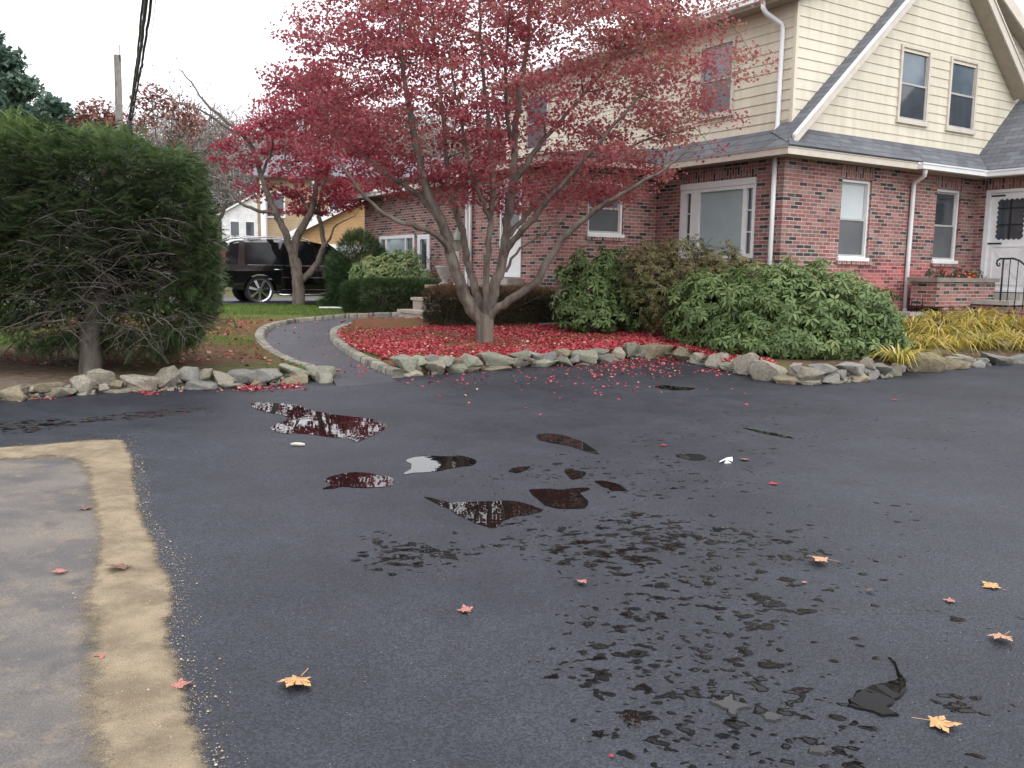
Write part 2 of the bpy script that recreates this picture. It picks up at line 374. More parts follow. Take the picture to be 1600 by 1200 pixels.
M['water_shallow'] = M['water'].copy(); M['water_shallow'].name = 'shallow_water'; [setattr(n_.inputs['IOR'], 'default_value', 1.13) for n_ in M['water_shallow'].node_tree.nodes if n_.type == 'BSDF_PRINCIPLED']
def oldpave_mat():
    t = NT('old_pavement'); c = t.coord(); b = t.noise(t.mapping(c, (.7, 1.3, 1), rot=(0, 0, .2)), 1.5, 6, .62, .4); m2 = t.noise(c, 6, 5, .65); g = t.noise(c, 130, 3, .7)
    col = t.mix(t.mapr(b, .33, .66), (.088, .083, .082), (.155, .138, .12)); col = t.mix(t.math('MULTIPLY', t.mapr(m2, .50, .70), .6), col, (.22, .175, .125)); col = t.mix(t.math('MULTIPLY', t.mapr(t.noise(c, 2.6, 5), .58, .72), .6), col, (.06, .06, .062))
    col = t.mix(1, col, t.mapr(g, .25, .75, .7, 1.3), 'MULTIPLY')
    t.set(Base_Color=col, Roughness=.85, Specular_IOR_Level=.25, Normal=t.bump(g, .5, .006)); return t.m
M['oldpave'] = oldpave_mat()
def sand_mat():
    t = NT('sand'); c = t.coord(); b = t.noise(c, 5, 6, .65); g = t.noise(c, 220, 3, .75); pb = t.mapr(t.voro(c, 60), .22, .1); pk = t.mapr(t.voro(c, 60, out='Color'), .72, .76)
    col = t.mix(t.mapr(b, .3, .7), (.34, .275, .185), (.20, .16, .11)); col = t.mix(1, col, t.mapr(g, .25, .75, .65, 1.3), 'MULTIPLY'); col = t.mix(t.math('MULTIPLY', pb, pk), col, (.13, .09, .06))
    t.set(Base_Color=col, Roughness=.95, Specular_IOR_Level=.1, Normal=t.bump(t.math('ADD', g, b), .7, .012))
    nz = t.math('ADD', t.math('MULTIPLY', t.noise(c, 11, 6, .7), .6), t.math('MULTIPLY', t.noise(c, 170, 2, .7), .4))
    cover = t.mapr(t.math('ADD', t.attr('edge'), t.math('MULTIPLY', t.math('SUBTRACT', nz, .5), 1.5)), .28, .78)
    tp = t.n('ShaderNodeBsdfTransparent'); mx_ = t.n('ShaderNodeMixShader'); t.l(cover, mx_.inputs[0]); t.l(tp.outputs[0], mx_.inputs[1]); t.l(t.b.outputs[0], mx_.inputs[2]); t.l(mx_.outputs[0], t.out.inputs[0]); return t.m
M['sand'] = sand_mat()
def terrain_mat():
    t = NT('lawn_and_beds'); c = t.coord(); n = t.noise(c, 2.2, 6, .65); f = t.noise(c, 45, 4, .7); mn = t.noise(c, 9, 5, .65)
    grass = t.mix(t.mapr(n, .3, .7), (.065, .115, .018), (.115, .165, .035)); grass = t.mix(t.mapr(mn, .5, .7), grass, (.13, .125, .04))
    mulch = t.mix(t.mapr(mn, .3, .7), (.075, .05, .036), (.16, .115, .08)); mulch = t.mix(t.mapr(t.voro(c, 26), .12, .05), mulch, (.27, .21, .15))
    litter = t.mix(t.mapr(mn, .35, .65), (.15, .095, .045), (.24, .085, .06))
    dirt = t.mix(t.mapr(mn, .3, .7), (.20, .155, .115), (.28, .225, .17))
    col = t.mix(t.attr('mulch'), grass, mulch); col = t.mix(t.attr('litter'), col, litter); col = t.mix(t.attr('dirt'), col, dirt)
    col = t.mix(1, col, t.mapr(f, .25, .75, .65, 1.35), 'MULTIPLY')
    t.set(Base_Color=col, Roughness=.95, Specular_IOR_Level=.1, Normal=t.bump(t.math('ADD', f, mn), .8, .04)); return t.m
M['terrain'] = terrain_mat()
def ground_mat():
    t = NT('far_ground'); c = t.coord(); n = t.noise(c, .25, 6, .6); f = t.noise(c, 6, 4)
    col = t.mix(t.mapr(n, .35, .65), (.08, .095, .035), (.11, .085, .06)); col = t.mix(1, col, t.mapr(f, .3, .7, .75, 1.25), 'MULTIPLY')
    t.set(Base_Color=col, Roughness=.95, Specular_IOR_Level=.1); return t.m
M['ground'] = ground_mat()
# --- bark and leaves
def bark_mat(name, a, b, sc=8):
    t = NT(name); c = t.coord(); n = t.noise(t.mapping(c, (1, 1, .3)), sc, 6, .65); p = t.noise(c, 3, 4)
    col = t.mix(t.mapr(n, .3, .7), a, b); col = t.mix(t.math('MULTIPLY', t.mapr(p, .55, .7), .5), col, (.20, .215, .16))
    t.set(Base_Color=col, Roughness=.9, Specular_IOR_Level=.2, Normal=t.bump(n, .6, .03)); return t.m
M['bark_maple'] = bark_mat('maple_bark', (.08, .065, .055), (.19, .155, .13)); M['bark_dark'] = bark_mat('dark_bark', (.05, .042, .035), (.12, .105, .09)); M['bark_grey'] = bark_mat('grey_twig_bark', (.10, .09, .08), (.21, .19, .17))
M['red_leaf'] = leafmat('maple_leaf_red', [(0, (.20, .040, .058)), (.25, (.33, .062, .085)), (.5, (.37, .105, .118)), (.72, (.42, .145, .145)), (.86, (.43, .19, .135)), (1, (.36, .21, .15))], .5, .5)
M['crimson_leaf'] = leafmat('maple_leaf_crimson', [(0, (.22, .04, .06)), (.4, (.36, .06, .09)), (.8, (.46, .085, .12)), (1, (.40, .15, .12))], .5, .42)
M['fallen_red'] = leafmat('fallen_leaf_red', [(0, (.25, .022, .035)), (.35, (.45, .045, .07)), (.7, (.56, .085, .11)), (.88, (.46, .16, .10)), (.96, (.55, .36, .28)), (1, (.60, .48, .42))], .6, .15)
M['fallen_brown'] = leafmat('fallen_leaf_brown', [(0, (.12, .06, .03)), (.5, (.25, .12, .06)), (.8, (.33, .10, .07)), (1, (.42, .28, .14))], .7, .1)
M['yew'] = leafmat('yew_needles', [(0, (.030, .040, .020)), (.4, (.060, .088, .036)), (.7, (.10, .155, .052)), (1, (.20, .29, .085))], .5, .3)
M['hedge'] = leafmat('clipped_hedge', [(0, (.016, .028, .013)), (.5, (.035, .065, .022)), (.85, (.045, .085, .025)), (1, (.085, .13, .04))], .55, .12)
M['hedge_brown'] = leafmat('clipped_hedge_brown', [(0, (.014, .018, .010)), (.4, (.028, .034, .016)), (.7, (.075, .058, .03)), (1, (.21, .13, .075))], .6, .1)
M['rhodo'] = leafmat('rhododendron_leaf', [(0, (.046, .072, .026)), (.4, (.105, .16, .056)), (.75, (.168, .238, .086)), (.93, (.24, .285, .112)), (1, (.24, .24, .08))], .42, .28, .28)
M['shrub_brown'] = leafmat('browned_shrub_leaf', [(0, (.06, .065, .027)), (.35, (.10, .125, .045)), (.6, (.19, .145, .07)), (.8, (.11, .16, .055)), (1, (.28, .20, .12))], .55, .25)
M['daylily'] = leafmat('daylily_blade', [(0, (.12, .17, .035)), (.28, (.33, .31, .06)), (.58, (.54, .405, .08)), (.85, (.62, .47, .12)), (1, (.58, .47, .28))], .5, .3)
M['grass'] = leafmat('grass_blade', [(0, (.05, .10, .015)), (.6, (.10, .17, .03)), (1, (.19, .19, .06))], .6, .2)
M['pine'] = leafmat('pine_needles', [(0, (.06, .105, .085)), (.6, (.115, .185, .14)), (1, (.18, .25, .17))], .7, .25)
M['woods'] = leafmat('far_twigs', [(0, (.17, .16, .155)), (.4, (.22, .20, .185)), (.6, (.25, .185, .145)), (.75, (.18, .20, .155)), (1, (.28, .19, .155))], .9, .1, .1); M['bark_far'] = plain('far_bark', (.20, .185, .175), .9, .1)  # far twig and bark colours lightened to stand in for distance haze
M['redtree'] = leafmat('far_red_leaves', [(0, (.20, .09, .08)), (.5, (.30, .13, .10)), (1, (.34, .19, .13))], .8, .2, .1)
# ================================================================== GROUND
LEFT_EDGE = [(-60, 640), (0, 628), (60, 624), (120, 618), (200, 612), (265, 610), (330, 608), (400, 603), (450, 600), (486, 597), (520, 593)]
BED_EDGE = [(613, 589), (660, 587), (700, 584), (750, 580), (800, 576), (860, 573), (900, 571), (960, 566), (1005, 560), (1050, 562), (1082, 567), (1110, 574), (1150, 583), (1181, 592), (1213, 598), (1245, 602), (1285, 601), (1322, 598), (1352, 595), (1386, 590), (1411, 583), (1465, 579), (1513, 575), (1560, 571), (1605, 567)]
LE = [on_asphalt(*p) for p in LEFT_EDGE]; BE = [on_asphalt(*p) for p in BED_EDGE]
PZ = [.165, .175, .19, .21, .24, .28, .33, .38, .45, .50, .52]
PL_PX = [(521, 594), (497, 581), (470, 572), (440, 558), (421, 543), (414, 527), (430, 512), (470, 503.5), (520, 498.5), (600, 495), (645, 494)]
PR_PX = [(611, 588), (592, 580), (570, 570), (541, 554), (521, 538), (514, 527), (522, 517), (560, 507.5), (600, 503.5), (640, 501.5), (672, 500.5)]
PL = [onz(x, y, z) for (x, y), z in zip(PL_PX, PZ)]; PR = [onz(x, y, z) for (x, y), z in zip(PR_PX, PZ)]
def smooth_line(P, n=8):
    P = np.array(P); Q = [2*P[0]-P[1]]+list(P)+[2*P[-1]-P[-2]]; out = []
    for i in range(1, len(Q)-2):
        a, b, c, d = Q[i-1], Q[i], Q[i+1], Q[i+2]
        for k in range(n):
            t = k/n; out.append(.5*((2*b)+(-a+c)*t+(2*a-5*b+4*c-d)*t*t+(-a+3*b-3*c+d)*t**3))
    out.append(P[-1]); return np.array(out)
PLs, PRs = smooth_line(PL), smooth_line(PR)
PATH_POLY = [tuple(p) for p in PLs]+[tuple(p) for p in PRs[::-1]]
ext = [(LE[0][0]-30, LE[0][1]-20), (LE[0][0]-60, 40)]
YARD = [(-60, 60), (-60, -12)]+[(p[0], p[1]+.16) for p in LE]+[(p[0], p[1]+.16) for p in BE]+[(BE[-1][0]+3, BE[-1][1]+1.8), (40, 30), (40, 60)]
def base_z(X, Y):
    X = np.asarray(X, float); Y = np.asarray(Y, float)
    left = np.interp(Y, [8, 9.4, 12, 14, 16, 18.5, 22, 25, 30], [.17, .23, .29, .32, .36, .46, .50, .42, .40])
    right = np.interp(Y, [11, 12, 13.5, 15, 16.7, 20, 30], [.25, .30, .38, .44, .51, .55, .42])
    k = np.clip((X+2.6)/1.6, 0, 1); k = k*k*(3-2*k)
    z = left*(1-k)+right*k
    u, v = to_uv(X, Y)
    a = np.clip((u+.6)/2.6, 0, 1); b = np.clip((v+2.6)/2.3, 0, 1)
    z = z+.27*a*b*(Y < 24)
    z = z-.10*np.clip((X-5.6)/1.5, 0, 1)*np.clip((-1.6-v)/1, 0, 1)
    return z+.03*(vnoise(X, Y, 1.1, 5)-.5)
def bilerp_path(X, Y):
    """height of the path under a point, by nearest centre line sample"""
    C = (PLs+PRs)/2; d = (np.asarray(X)[..., None]-C[:, 0])**2+(np.asarray(Y)[..., None]-C[:, 1])**2
    return C[np.argmin(d, -1), 2]
def terrain_z(X, Y): return base_z(X, Y)
def ground_at(x, y): return float(base_z(np.array([x]), np.array([y]))[0])
def on_ground(x, y, it=25):
    z = .3
    for _ in range(it):
        p = onz(x, y, z); z = .5*z+.5*ground_at(p[0], p[1])
    return onz(x, y, z)
# far ground sheet to the horizon
bm = MB(); bm.poly([(-1500, -800, -.8), (1500, -800, -.8), (1500, 2500, -.8), (-1500, 2500, -.8)])
tag(bm.build('ground', M['ground']), kind='structure')
# driveway sheet: finer where water lies
def wet_field(X, Y):
    out = np.zeros(np.shape(X))
    for px, py, rx, ry, rot, a in WET:
        c = on_asphalt(px, py); e = on_asphalt(px, py+1.0)
        dx, dy = X-c[0], Y-c[1]; cr, sr = math.cos(rot), math.sin(rot)
        q = ((dx*cr+dy*sr)/rx)**2+((-dx*sr+dy*cr)/ry)**2
        out = np.maximum(out, min(1.1, a*1.04+.03)*np.clip(1.3-q, 0, 1)**.7)
    return out
WET = [(920, 840, 1.0, .75, .3, .98), (1060, 860, 1.1, .8, .2, .86), (1010, 740, 1.5, 1.2, .3, .72), (1100, 960, .8, .5, .2, .86), (1050, 1040, .75, .35, .1, .90), (960, 1000, .45, .3, 0, .82),
       (1150, 1100, .55, .25, 0, .92), (1290, 850, 1.0, .8, .2, .62), (1300, 670, 2.6, 2.0, .3, .62), (1180, 1180, .5, .2, 0, .85), (1520, 1100, .25, .16, 0, .92), (1560, 960, .3, .2, 0, .7), (1400, 960, .9, .6, 0, .55),
       (640, 870, .36, .32, .3, 1.08), (590, 835, .22, .14, 0, 1.0), (780, 750, .7, .5, .3, .62), (220, 648, .9, .28, .7, 1.12), (45, 665, .5, .45, .6, .98), (330, 645, .3, .2, .5, .8), (770, 850, .25, .12, -.9, 1.1), (700, 825, .2, .09, -.9, 1.05), (1560, 640, 2.0, 1.2, .2, .62), (1200, 800, 1.6, 1.1, .2, .66), (1450, 820, 1.3, 1.0, .2, .5), (1250, 960, 1.0, .6, .2, .70), (1480, 700, 1.6, 1.2, .2, .55), (1100, 690, 1.2, .9, .2, .66), (1540, 1180, .4, .15, 0, .7), (1000, 1140, .4, .15, 0, .86), (1330, 1150, .3, .12, 0, .8), (470, 650, .5, .3, .4, .5), (560, 715, .35, .2, .2, .62), (820, 740, .5, .35, .3, .74), (850, 1060, .35, .15, 0, .8)]
def grid(x0, x1, y0, y1, st):
    xs = np.arange(x0, x1+1e-6, st); ys = np.arange(y0, y1+1e-6, st); X, Y = np.meshgrid(xs, ys)
    nx, ny = len(xs), len(ys); i = np.arange(nx*ny).reshape(ny, nx)
    Fq = np.stack([i[:-1, :-1], i[:-1, 1:], i[1:, 1:], i[1:, :-1]], -1).reshape(-1, 4)
    return X.ravel(), Y.ravel(), Fq
X, Y, Fq = grid(-8, 14, 1, 16.6, .11); Z = asphalt_z(Y)+.012*(vnoise(X, Y, .5, 3, 2)-.5)*np.clip((Y-1)/3, 0, 1)*0
_y = in_poly(X, Y, YARD) & (poly_dist(X, Y, YARD) > .1); Z = np.where(_y, -.2, Z)
wv = wet_field(X, Y)*(1-np.clip((vnoise(X, Y, 1.4, 9)-.62)*6, 0, 1)*.4)
V = np.stack([X, Y, Z], 1)
# outer skirt of large quads round the fine sheet
B0 = (-8, 14, 1, 16.6); xs1 = B0[0]+.11*round((B0[1]-B0[0])/.11); O = (-70, 70, -60, 18)
xe = X.max(); ye = Y.max()
k = len(V); zt = float(asphalt_z(ye)); yl = [1, 3, 15, ye]
extra = []; ef = []
def addq(a, b, c, d):
    b0 = k+len(extra); extra.extend([a, b, c, d]); ef.append([b0, b0+1, b0+2, b0+3])
_za = float(asphalt_z(-36)); _zb = float(asphalt_z(1)); addq((O[0], -36, _za), (O[1], -36, _za), (O[1], 1, _zb), (O[0], 1, _zb))
for a, b in zip(yl[:-1], yl[1:]):
    za, zb = float(asphalt_z(a)), float(asphalt_z(b))
    addq((O[0], a, za), (-8, a, za), (-8, b, zb), (O[0], b, zb)); addq((xe, a, za), (O[1], a, za), (O[1], b, zb), (xe, b, zb))
V = np.concatenate([V, np.array(extra)]); Fa = [np.concatenate([Fq, np.array(ef)])]
o = np_mesh('driveway', V, Fa, M['asphalt'], smooth=True, extra={'wet': np.concatenate([wv, np.zeros(len(extra))])}); tag(o, kind='structure')
# old pavement and the strip of sand along its cut edge
def ragged(px, n, amp, seed):
    P = [on_asphalt(*p) for p in px]; r = np.random.default_rng(seed); out = []
    for a, b in zip(P[:-1], P[1:]):
        L = math.hypot(b[0]-a[0], b[1]-a[1]); m = max(2, int(L/n)); nx, ny = -(b[1]-a[1])/L, (b[0]-a[0])/L
        for i in range(m):
            t = i/m; j = r.normal(0, amp)+r.normal(0, amp*.5); out.append((a[0]+(b[0]-a[0])*t+nx*j, a[1]+(b[1]-a[1])*t+ny*j))
    out.append(P[-1][:2]); return out
outer = ragged([(-420, 735), (-200, 718), (0, 701), (100, 693), (150, 689), (193, 687), (203, 712), (211, 760), (216, 800), (236, 850), (262, 905), (268, 940), (255, 985), (270, 1040), (288, 1090), (300, 1140), (322, 1215), (350, 1420)], .025, .011, 3)
inner = ragged([(-420, 757), (-200, 738), (0, 719), (70, 713), (125, 716), (142, 745), (150, 790), (158, 850), (152, 900), (146, 950), (150, 1000), (158, 1060), (166, 1130), (176, 1215), (195, 1420)], .03, .010, 4)
def resample(P, n):
    P = np.array(P); d = np.r_[0, np.cumsum(np.hypot(*np.diff(P, axis=0).T))]; s = np.linspace(0, d[-1], n)
    return np.stack([np.interp(s, d, P[:, 0]), np.interp(s, d, P[:, 1])], 1)
n = 620; A_ = resample(outer, n); B_ = resample(inner, n)
def blur(P, k):
    w_ = np.ones(k)/k; Q = np.pad(P, ((k//2, k//2), (0, 0)), mode='edge'); return np.stack([np.convolve(Q[:, i], w_, 'valid') for i in (0, 1)], 1)[:len(P)]
Ab, Bb = blur(A_, 17), blur(B_, 21); Nn = Ab-Bb; Nn /= np.linalg.norm(Nn, axis=1, keepdims=True)
s_ = np.arange(n)*.02; ra = .05*(vnoise(s_, s_*0, 5, 41, 4)-.5)+.02*(vnoise(s_, s_*0, 30, 42, 2)-.5); rb = .13*(vnoise(s_, s_*0, 3, 43, 4)-.5)+.015*(vnoise(s_, s_*0, 30, 44, 2)-.5)
A_ = Ab+Nn*ra[:, None]; B_ = Bb-Nn*rb[:, None]
# sand: a low ridge, five strips across
V = []; W = [('A', .05, .004, 0), ('A', .012, .007, .45), ('M', .12, .013, .8), ('M', .35, .02, 1), ('M', .65, .018, 1), ('M', .88, .013, .8), ('B', .03, .0095, .5), ('B', .17, .0075, 0)]; EA = [q[3] for q in W]
for md, q_, h, _e in W:
    P = Ab+Nn*(q_+ra*.6)[:, None] if md == 'A' else (Bb-Nn*(q_+rb*.35)[:, None] if md == 'B' else Ab*(1-q_)+Bb*q_)
    V.append(np.c_[P, asphalt_z(P[:, 1])+h+(.006*(vnoise(P[:, 0], P[:, 1], 9, 21)-.5) if md == 'M' else 0)])
V = np.concatenate(V); i = np.arange(n-1); Fs = np.concatenate([np.stack([r*n+i, (r+1)*n+i, (r+1)*n+i+1, r*n+i+1], 1) for r in range(len(W)-1)])
tag(np_mesh('sand_strip', V, Fs, M['sand'], smooth=True, extra={'edge': np.repeat(EA, n)}), kind='structure')
mid = Ab*.45+Bb*.55
cx, cy = -40, 2.0
bm = MB(); Pm = [tuple(p) for p in resample(mid, 160)]; far = [(-40, float(Pm[0][1])), (-40, -6), (float(Pm[-1][0]), -6)]
V = [(p[0], p[1], float(asphalt_z(p[1]))+.004) for p in Pm]+[(p[0], p[1], float(asphalt_z(p[1]))+.004) for p in far]
import bmesh
def fill_poly(name, pts, mat):
    b = bmesh.new(); vs = [b.verts.new(p) for p in pts]; es = [b.edges.new((vs[i], vs[(i+1) % len(vs)])) for i in range(len(vs))]
    bmesh.ops.triangle_fill(b, edges=es, use_beauty=True); bmesh.ops.recalc_face_normals(b, faces=b.faces)
    if sum(f.normal.z for f in b.faces) < 0: bmesh.ops.reverse_faces(b, faces=b.faces)
    me = bpy.data.meshes.new(name); b.to_mesh(me); b.free(); me.materials.append(mat); return link(bpy.data.objects.new(name, me))
tag(fill_poly('old_pavement', V, M['oldpave']), kind='structure')
# loose grains and pebbles along the sand
m_ = 5200; t = RNG.random(m_)**.6; idx = (t*(n-1)).astype(int); P = A_[idx]+(A_[idx]-B_[idx])*np.where(RNG.random((m_, 1)) < .62, RNG.normal(.02, .22, (m_, 1)), RNG.uniform(-1.3, .3, (m_, 1)))
ico = [(0, 0, 1), (.9, 0, .2), (.28, .85, .1), (-.72, .53, .2), (-.72, -.53, .1), (.28, -.85, .2)]; icf = [(0, 1, 2), (0, 2, 3), (0, 3, 4), (0, 4, 5), (0, 5, 1)]
V, Fs, T = instanced(ico, icf, np.c_[P, asphalt_z(P[:, 1])+.004+.014*np.clip((.35-np.abs(((P-A_[idx])*(B_[idx]-A_[idx])).sum(1)/((B_[idx]-A_[idx])**2).sum(1)-.5))*6, 0, 1)], frames(rand_dirs(m_)*[1, 1, .05]), RNG.uniform(.0010, .0032, m_)*np.where(RNG.random(m_) < .05, 2.2, 1), RNG.random(m_))
M['grit'] = leafmat('grit', [(0, (.30, .22, .12)), (.6, (.42, .32, .19)), (.8, (.16, .11, .07)), (1, (.5, .46, .4))], .9, 0)
tag(np_mesh('sand_grains', V, Fs, M['grit'], tint=T), 'loose sand grains and pebbles scattered along the sand strip', 'sand', kind='stuff')
# --- garden path
nP = len(PLs); ws = np.linspace(0, 1, 7); V = []
for q in ws: V.append(PLs*(1-q)+PRs*q)
V = np.concatenate(V); V[:, 2] += .012*np.repeat(np.sin(ws*math.pi), nP)
dst = np.r_[np.linspace(0, 1, nP)]
# run the first row out over the driveway so both surfaces meet
first = np.array([V[r*nP] for r in range(len(ws))]); Vf = first.copy(); Vf[:, 1] -= .35; Vf[:, 0] += .12; Vf[:, 2] = asphalt_z(Vf[:, 1])-.006; base = len(V); V = np.concatenate([V, Vf])
i = np.arange(nP-1); Fs = [np.concatenate([np.stack([r*nP+i, (r+1)*nP+i, (r+1)*nP+i+1, r*nP+i+1], 1) for r in range(len(ws)-1)]+[np.array([[base+r, base+r+1, (r+1)*nP, r*nP]]) for r in range(len(ws)-1)])]
Fs = [f[:, ::-1] for f in Fs]
tag(np_mesh('garden_path', V, Fs, M['path'], smooth=True), kind='structure')
# --- lawn, beds
X, Y, Fq = grid(-21, 13, 5, 30, .11)
Z = base_z(X, Y)
yard = in_poly(X, Y, YARD); Z = np.where(yard, Z, -.22)
dp = poly_dist(X, Y, PATH_POLY); inp_ = in_poly(X, Y, PATH_POLY)
pz = np.zeros(len(X)); near = (inp_ | (dp < .9)) & yard; pz[near] = bilerp_path(X[near], Y[near])
Z = np.where(inp_ | ((dp < .12) & yard), np.minimum(Z, pz-.07), Z)
bl = np.clip((dp-.12)/.7, 0, 1); Z = np.where(near & ~inp_ & (dp >= .12), Z*bl+(pz+.075)*(1-bl), Z)
u_, v_ = to_uv(X, Y)
def soft(d, a, b): return np.clip((d-a)/(b-a), 0, 1)
def blob(cx, cy, rx, ry): return np.clip(1.35-((X-cx)/rx)**2-((Y-cy)/ry)**2, 0, 1)
nz = vnoise(X, Y, 1.6, 31)
mul = np.maximum.reduce([blob(-5.6, 11.0, 2.6, 2.6), blob(-8, 9.5, 4, 2.4)*.9]); 
bx_ = np.interp(Y, [12, 13.5, 15.5, 18, 21], [-1.7, -2.3, -2.95, -3.4, -2.7]); bed_r = soft(X-bx_, -.25, .05)*(Y > 11)                           # everything right of the path is bed
shr = np.maximum.reduce([blob(4.3, 13.5, 2.4, 1.8), blob(2.2, 15.4, 2.3, 1.3), blob(7.2, 15.6, 3.2, 2.8), soft(X, 3.2, 4.2)*bed_r*.9])
mul = np.clip(np.maximum(mul, shr)*(.6+nz), 0, 1)
lit = np.clip(bed_r*(.55+nz*.9)*(1-.85*soft(X, 2.6, 3.6))+soft(-np.abs(Y-16.5)+1.5*nz, -1.6, -.2)*(X < -2.6)*.8+blob(-4.4, 12.6, 1.8, 1.6)*.7*nz*1.5, 0, 1)
dirt = np.clip(blob(-8.5, 9.0, 3.5, 1.2)+blob(6.6, 14.2, 1.4, .6), 0, 1)*(.4+nz)
tv = np_mesh('lawn', np.stack([X, Y, Z], 1), Fq, M['terrain'], smooth=True, extra={'mulch': mul, 'litter': lit, 'dirt': np.clip(dirt, 0, 1)}); tag(tv, kind='structure')
# slope rising to the woods behind
X, Y, Fq = grid(-150, 110, 29.6, 330, 4.0)
Z = .40+np.clip((Y-60)/150, 0, 1)**1.3*14*(.6+.8*vnoise(X, Y, .02, 8)); Z[Y < 31] = .36
tag(np_mesh('hillside', np.stack([X, Y, Z], 1), Fq, M['ground'], smooth=True), kind='structure')
def far_z(x, y): return .40+np.clip((y-60)/150, 0, 1)**1.3*14*(.6+.8*float(vnoise(np.array([x]), np.array([y]), .02, 8)[0]))
# neighbour's paved drive with the parked car
dr = [(-16, 13.0), (-10.6, 18.2), (-8.6, 22.3), (-7.6, 24.3), (-6.2, 25.2), (-3.6, 26.4), (-1.5, 29.0), (-6, 31.5), (-13, 27.5), (-22, 19)]
bm = MB(); 
gx = [(p[0], p[1], ground_at(p[0], min(p[1], 29.5))+.035) for p in dr]
tag(fill_poly('side_drive', gx, M['path']), kind='structure')
# ------------------------------------------------------------------ curbs of the path
def curb(name, line, side, label, w=.17, h=.085):
    P = np.array(line); T = np.gradient(P, axis=0); N = np.stack([-T[:, 1], T[:, 0]], 1); N /= np.linalg.norm(N, axis=1, keepdims=True); N *= side
    n = len(P); d = np.r_[0, np.cumsum(np.hypot(*np.diff(P[:, :2], axis=0).T))]; prof = [(0, -.06), (.01, h*.8), (.035, h), (w-.035, h), (w-.008, h*.85), (w, -.06)]
    V = []; uv = []
    for a, z in prof:
        j = .014*(vnoise(d, d*0, 4.0, 77)-.5)*2 if z > 0 else 0; jz = .03*(vnoise(d+9, d*0, 3.1, 78)-.5) if z > 0 else 0
        V.append(np.c_[P[:, :2]+N*(a+j)[:, None] if hasattr(j, '__len__') else P[:, :2]+N*a, P[:, 2]+z+jz]); uv.append(np.c_[d, np.full(n, a)])
    V = np.concatenate(V); uv = np.concatenate(uv); i = np.arange(n-1); Fs = np.concatenate([np.stack([r*n+i, (r+1)*n+i, (r+1)*n+i+1, r*n+i+1], 1) for r in range(len(prof)-1)])
    if side > 0: Fs = Fs[:, ::-1]
    caps = [np.array([[r*n for r in range(len(prof))], [r*n+n-1 for r in range(len(prof))][::-1]])]
    tag(np_mesh(name, V, [Fs]+caps, M['curb'], smooth=False, uv=uv), label, 'curb')
curb('path_curb', smooth_line(PL, 14), 1, 'low mortared stone curb along the lawn side of the curved path')
curb('path_curb', smooth_line(PR, 14), -1, 'low mortared stone curb bending round the red leafy tree bed')
# ------------------------------------------------------------------ field stones, each one a thing
def stone_mesh(seed):
    """angular fieldstone: hull of random points, edges worn round, faces slightly uneven"""
    r = np.random.default_rng(seed); b = bmesh.new(); n = int(r.integers(11, 17)); d = r.normal(size=(n, 3)); d /= np.linalg.norm(d, axis=1, keepdims=True); d = np.sign(d)*np.abs(d)**.72
    for p in d*r.uniform(.82, 1.1, (n, 1)): b.verts.new(p)
    h = bmesh.ops.convex_hull(b, input=b.verts[:]); bmesh.ops.delete(b, geom=[v for v in b.verts if not v.link_faces], context='VERTS')
    bmesh.ops.dissolve_limit(b, angle_limit=.22, verts=b.verts[:], edges=b.edges[:])
    bmesh.ops.bevel(b, geom=b.edges[:], offset=.13, segments=2, profile=.6, affect='EDGES', clamp_overlap=True)
    bmesh.ops.triangulate(b, faces=b.faces[:]); bmesh.ops.subdivide_edges(b, edges=[e for e in b.edges if e.calc_length() > .28], cuts=2, use_grid_fill=True); bmesh.ops.triangulate(b, faces=b.faces[:])
    for v in b.verts:
        p = np.array(v.co); k = 1+.03*math.sin(6*p[0]+4*p[2]+seed)+.025*math.sin(9*p[1]-5*p[2]+seed*2)+.018*math.sin(17*p[0]+13*p[2]+11*p[1]); v.co = p*k
    bmesh.ops.recalc_face_normals(b, faces=b.faces[:])
    co_ = np.array([v.co[:] for v in b.verts]); lo, hi = co_.min(0), co_.max(0)
    for v in b.verts: v.co = [(v.co[i]-(lo[i]+hi[i])/2)/(hi[i]-lo[i]) for i in range(3)]
    for f in b.faces: f.smooth = True
    for e_ in b.edges: e_.smooth = not (len(e_.link_faces) == 2 and e_.calc_face_angle(0) > .55)
    me = bpy.data.meshes.new('stone'); b.to_mesh(me); b.free(); return me
STM = [stone_mesh(100+i) for i in range(23)]
for q in STM: q.materials.append(M['st_pale'])
def line_at(line_px, line_w, x):
    xs = [p[0] for p in line_px]; return (np.interp(x, xs, [p[0] for p in line_w]), np.interp(x, xs, [p[1] for p in line_w]), np.interp(x, xs, [p[1] for p in line_px]))
def stone(x0, x1, y0, y1, mat, label, wall, group):
    lp, lw = (LEFT_EDGE, LE) if wall == 'L' else (BED_EDGE, BE)
    xc, yc = (x0+x1)/2, (y0+y1)/2; lx, ly, by = line_at(lp, lw, xc)
    low = y1 > by-7
    W0 = (x1-x0)/F*ly*1.22; H0 = (y1-y0)/F*ly*1.28
    D = min(max(W0*.8, .14), .34); Yc = ly+D*.38+(0 if low else .06)
    c = aty(xc, yc, Yc); k = len(STONES)
    me = STM[(k*7+3) % 23]; o = bpy.data.objects.new('wall_stone', me); link(o)
    o.location = c; sc = Yc/ly; o.scale = (W0*sc, D, H0*sc); o.rotation_euler = (0, 0, random.uniform(-.22, .22)+(math.pi if k % 2 else 0))
    o.material_slots[0].link = 'OBJECT'; o.material_slots[0].material = M[mat]
    tag(o, label, 'stone', group); STONES.append(o)
STONES = []
gL = 'field stones edging the left bed'; gT = 'field stones edging the tree bed'; gR = 'field stones edging the shrub bed'
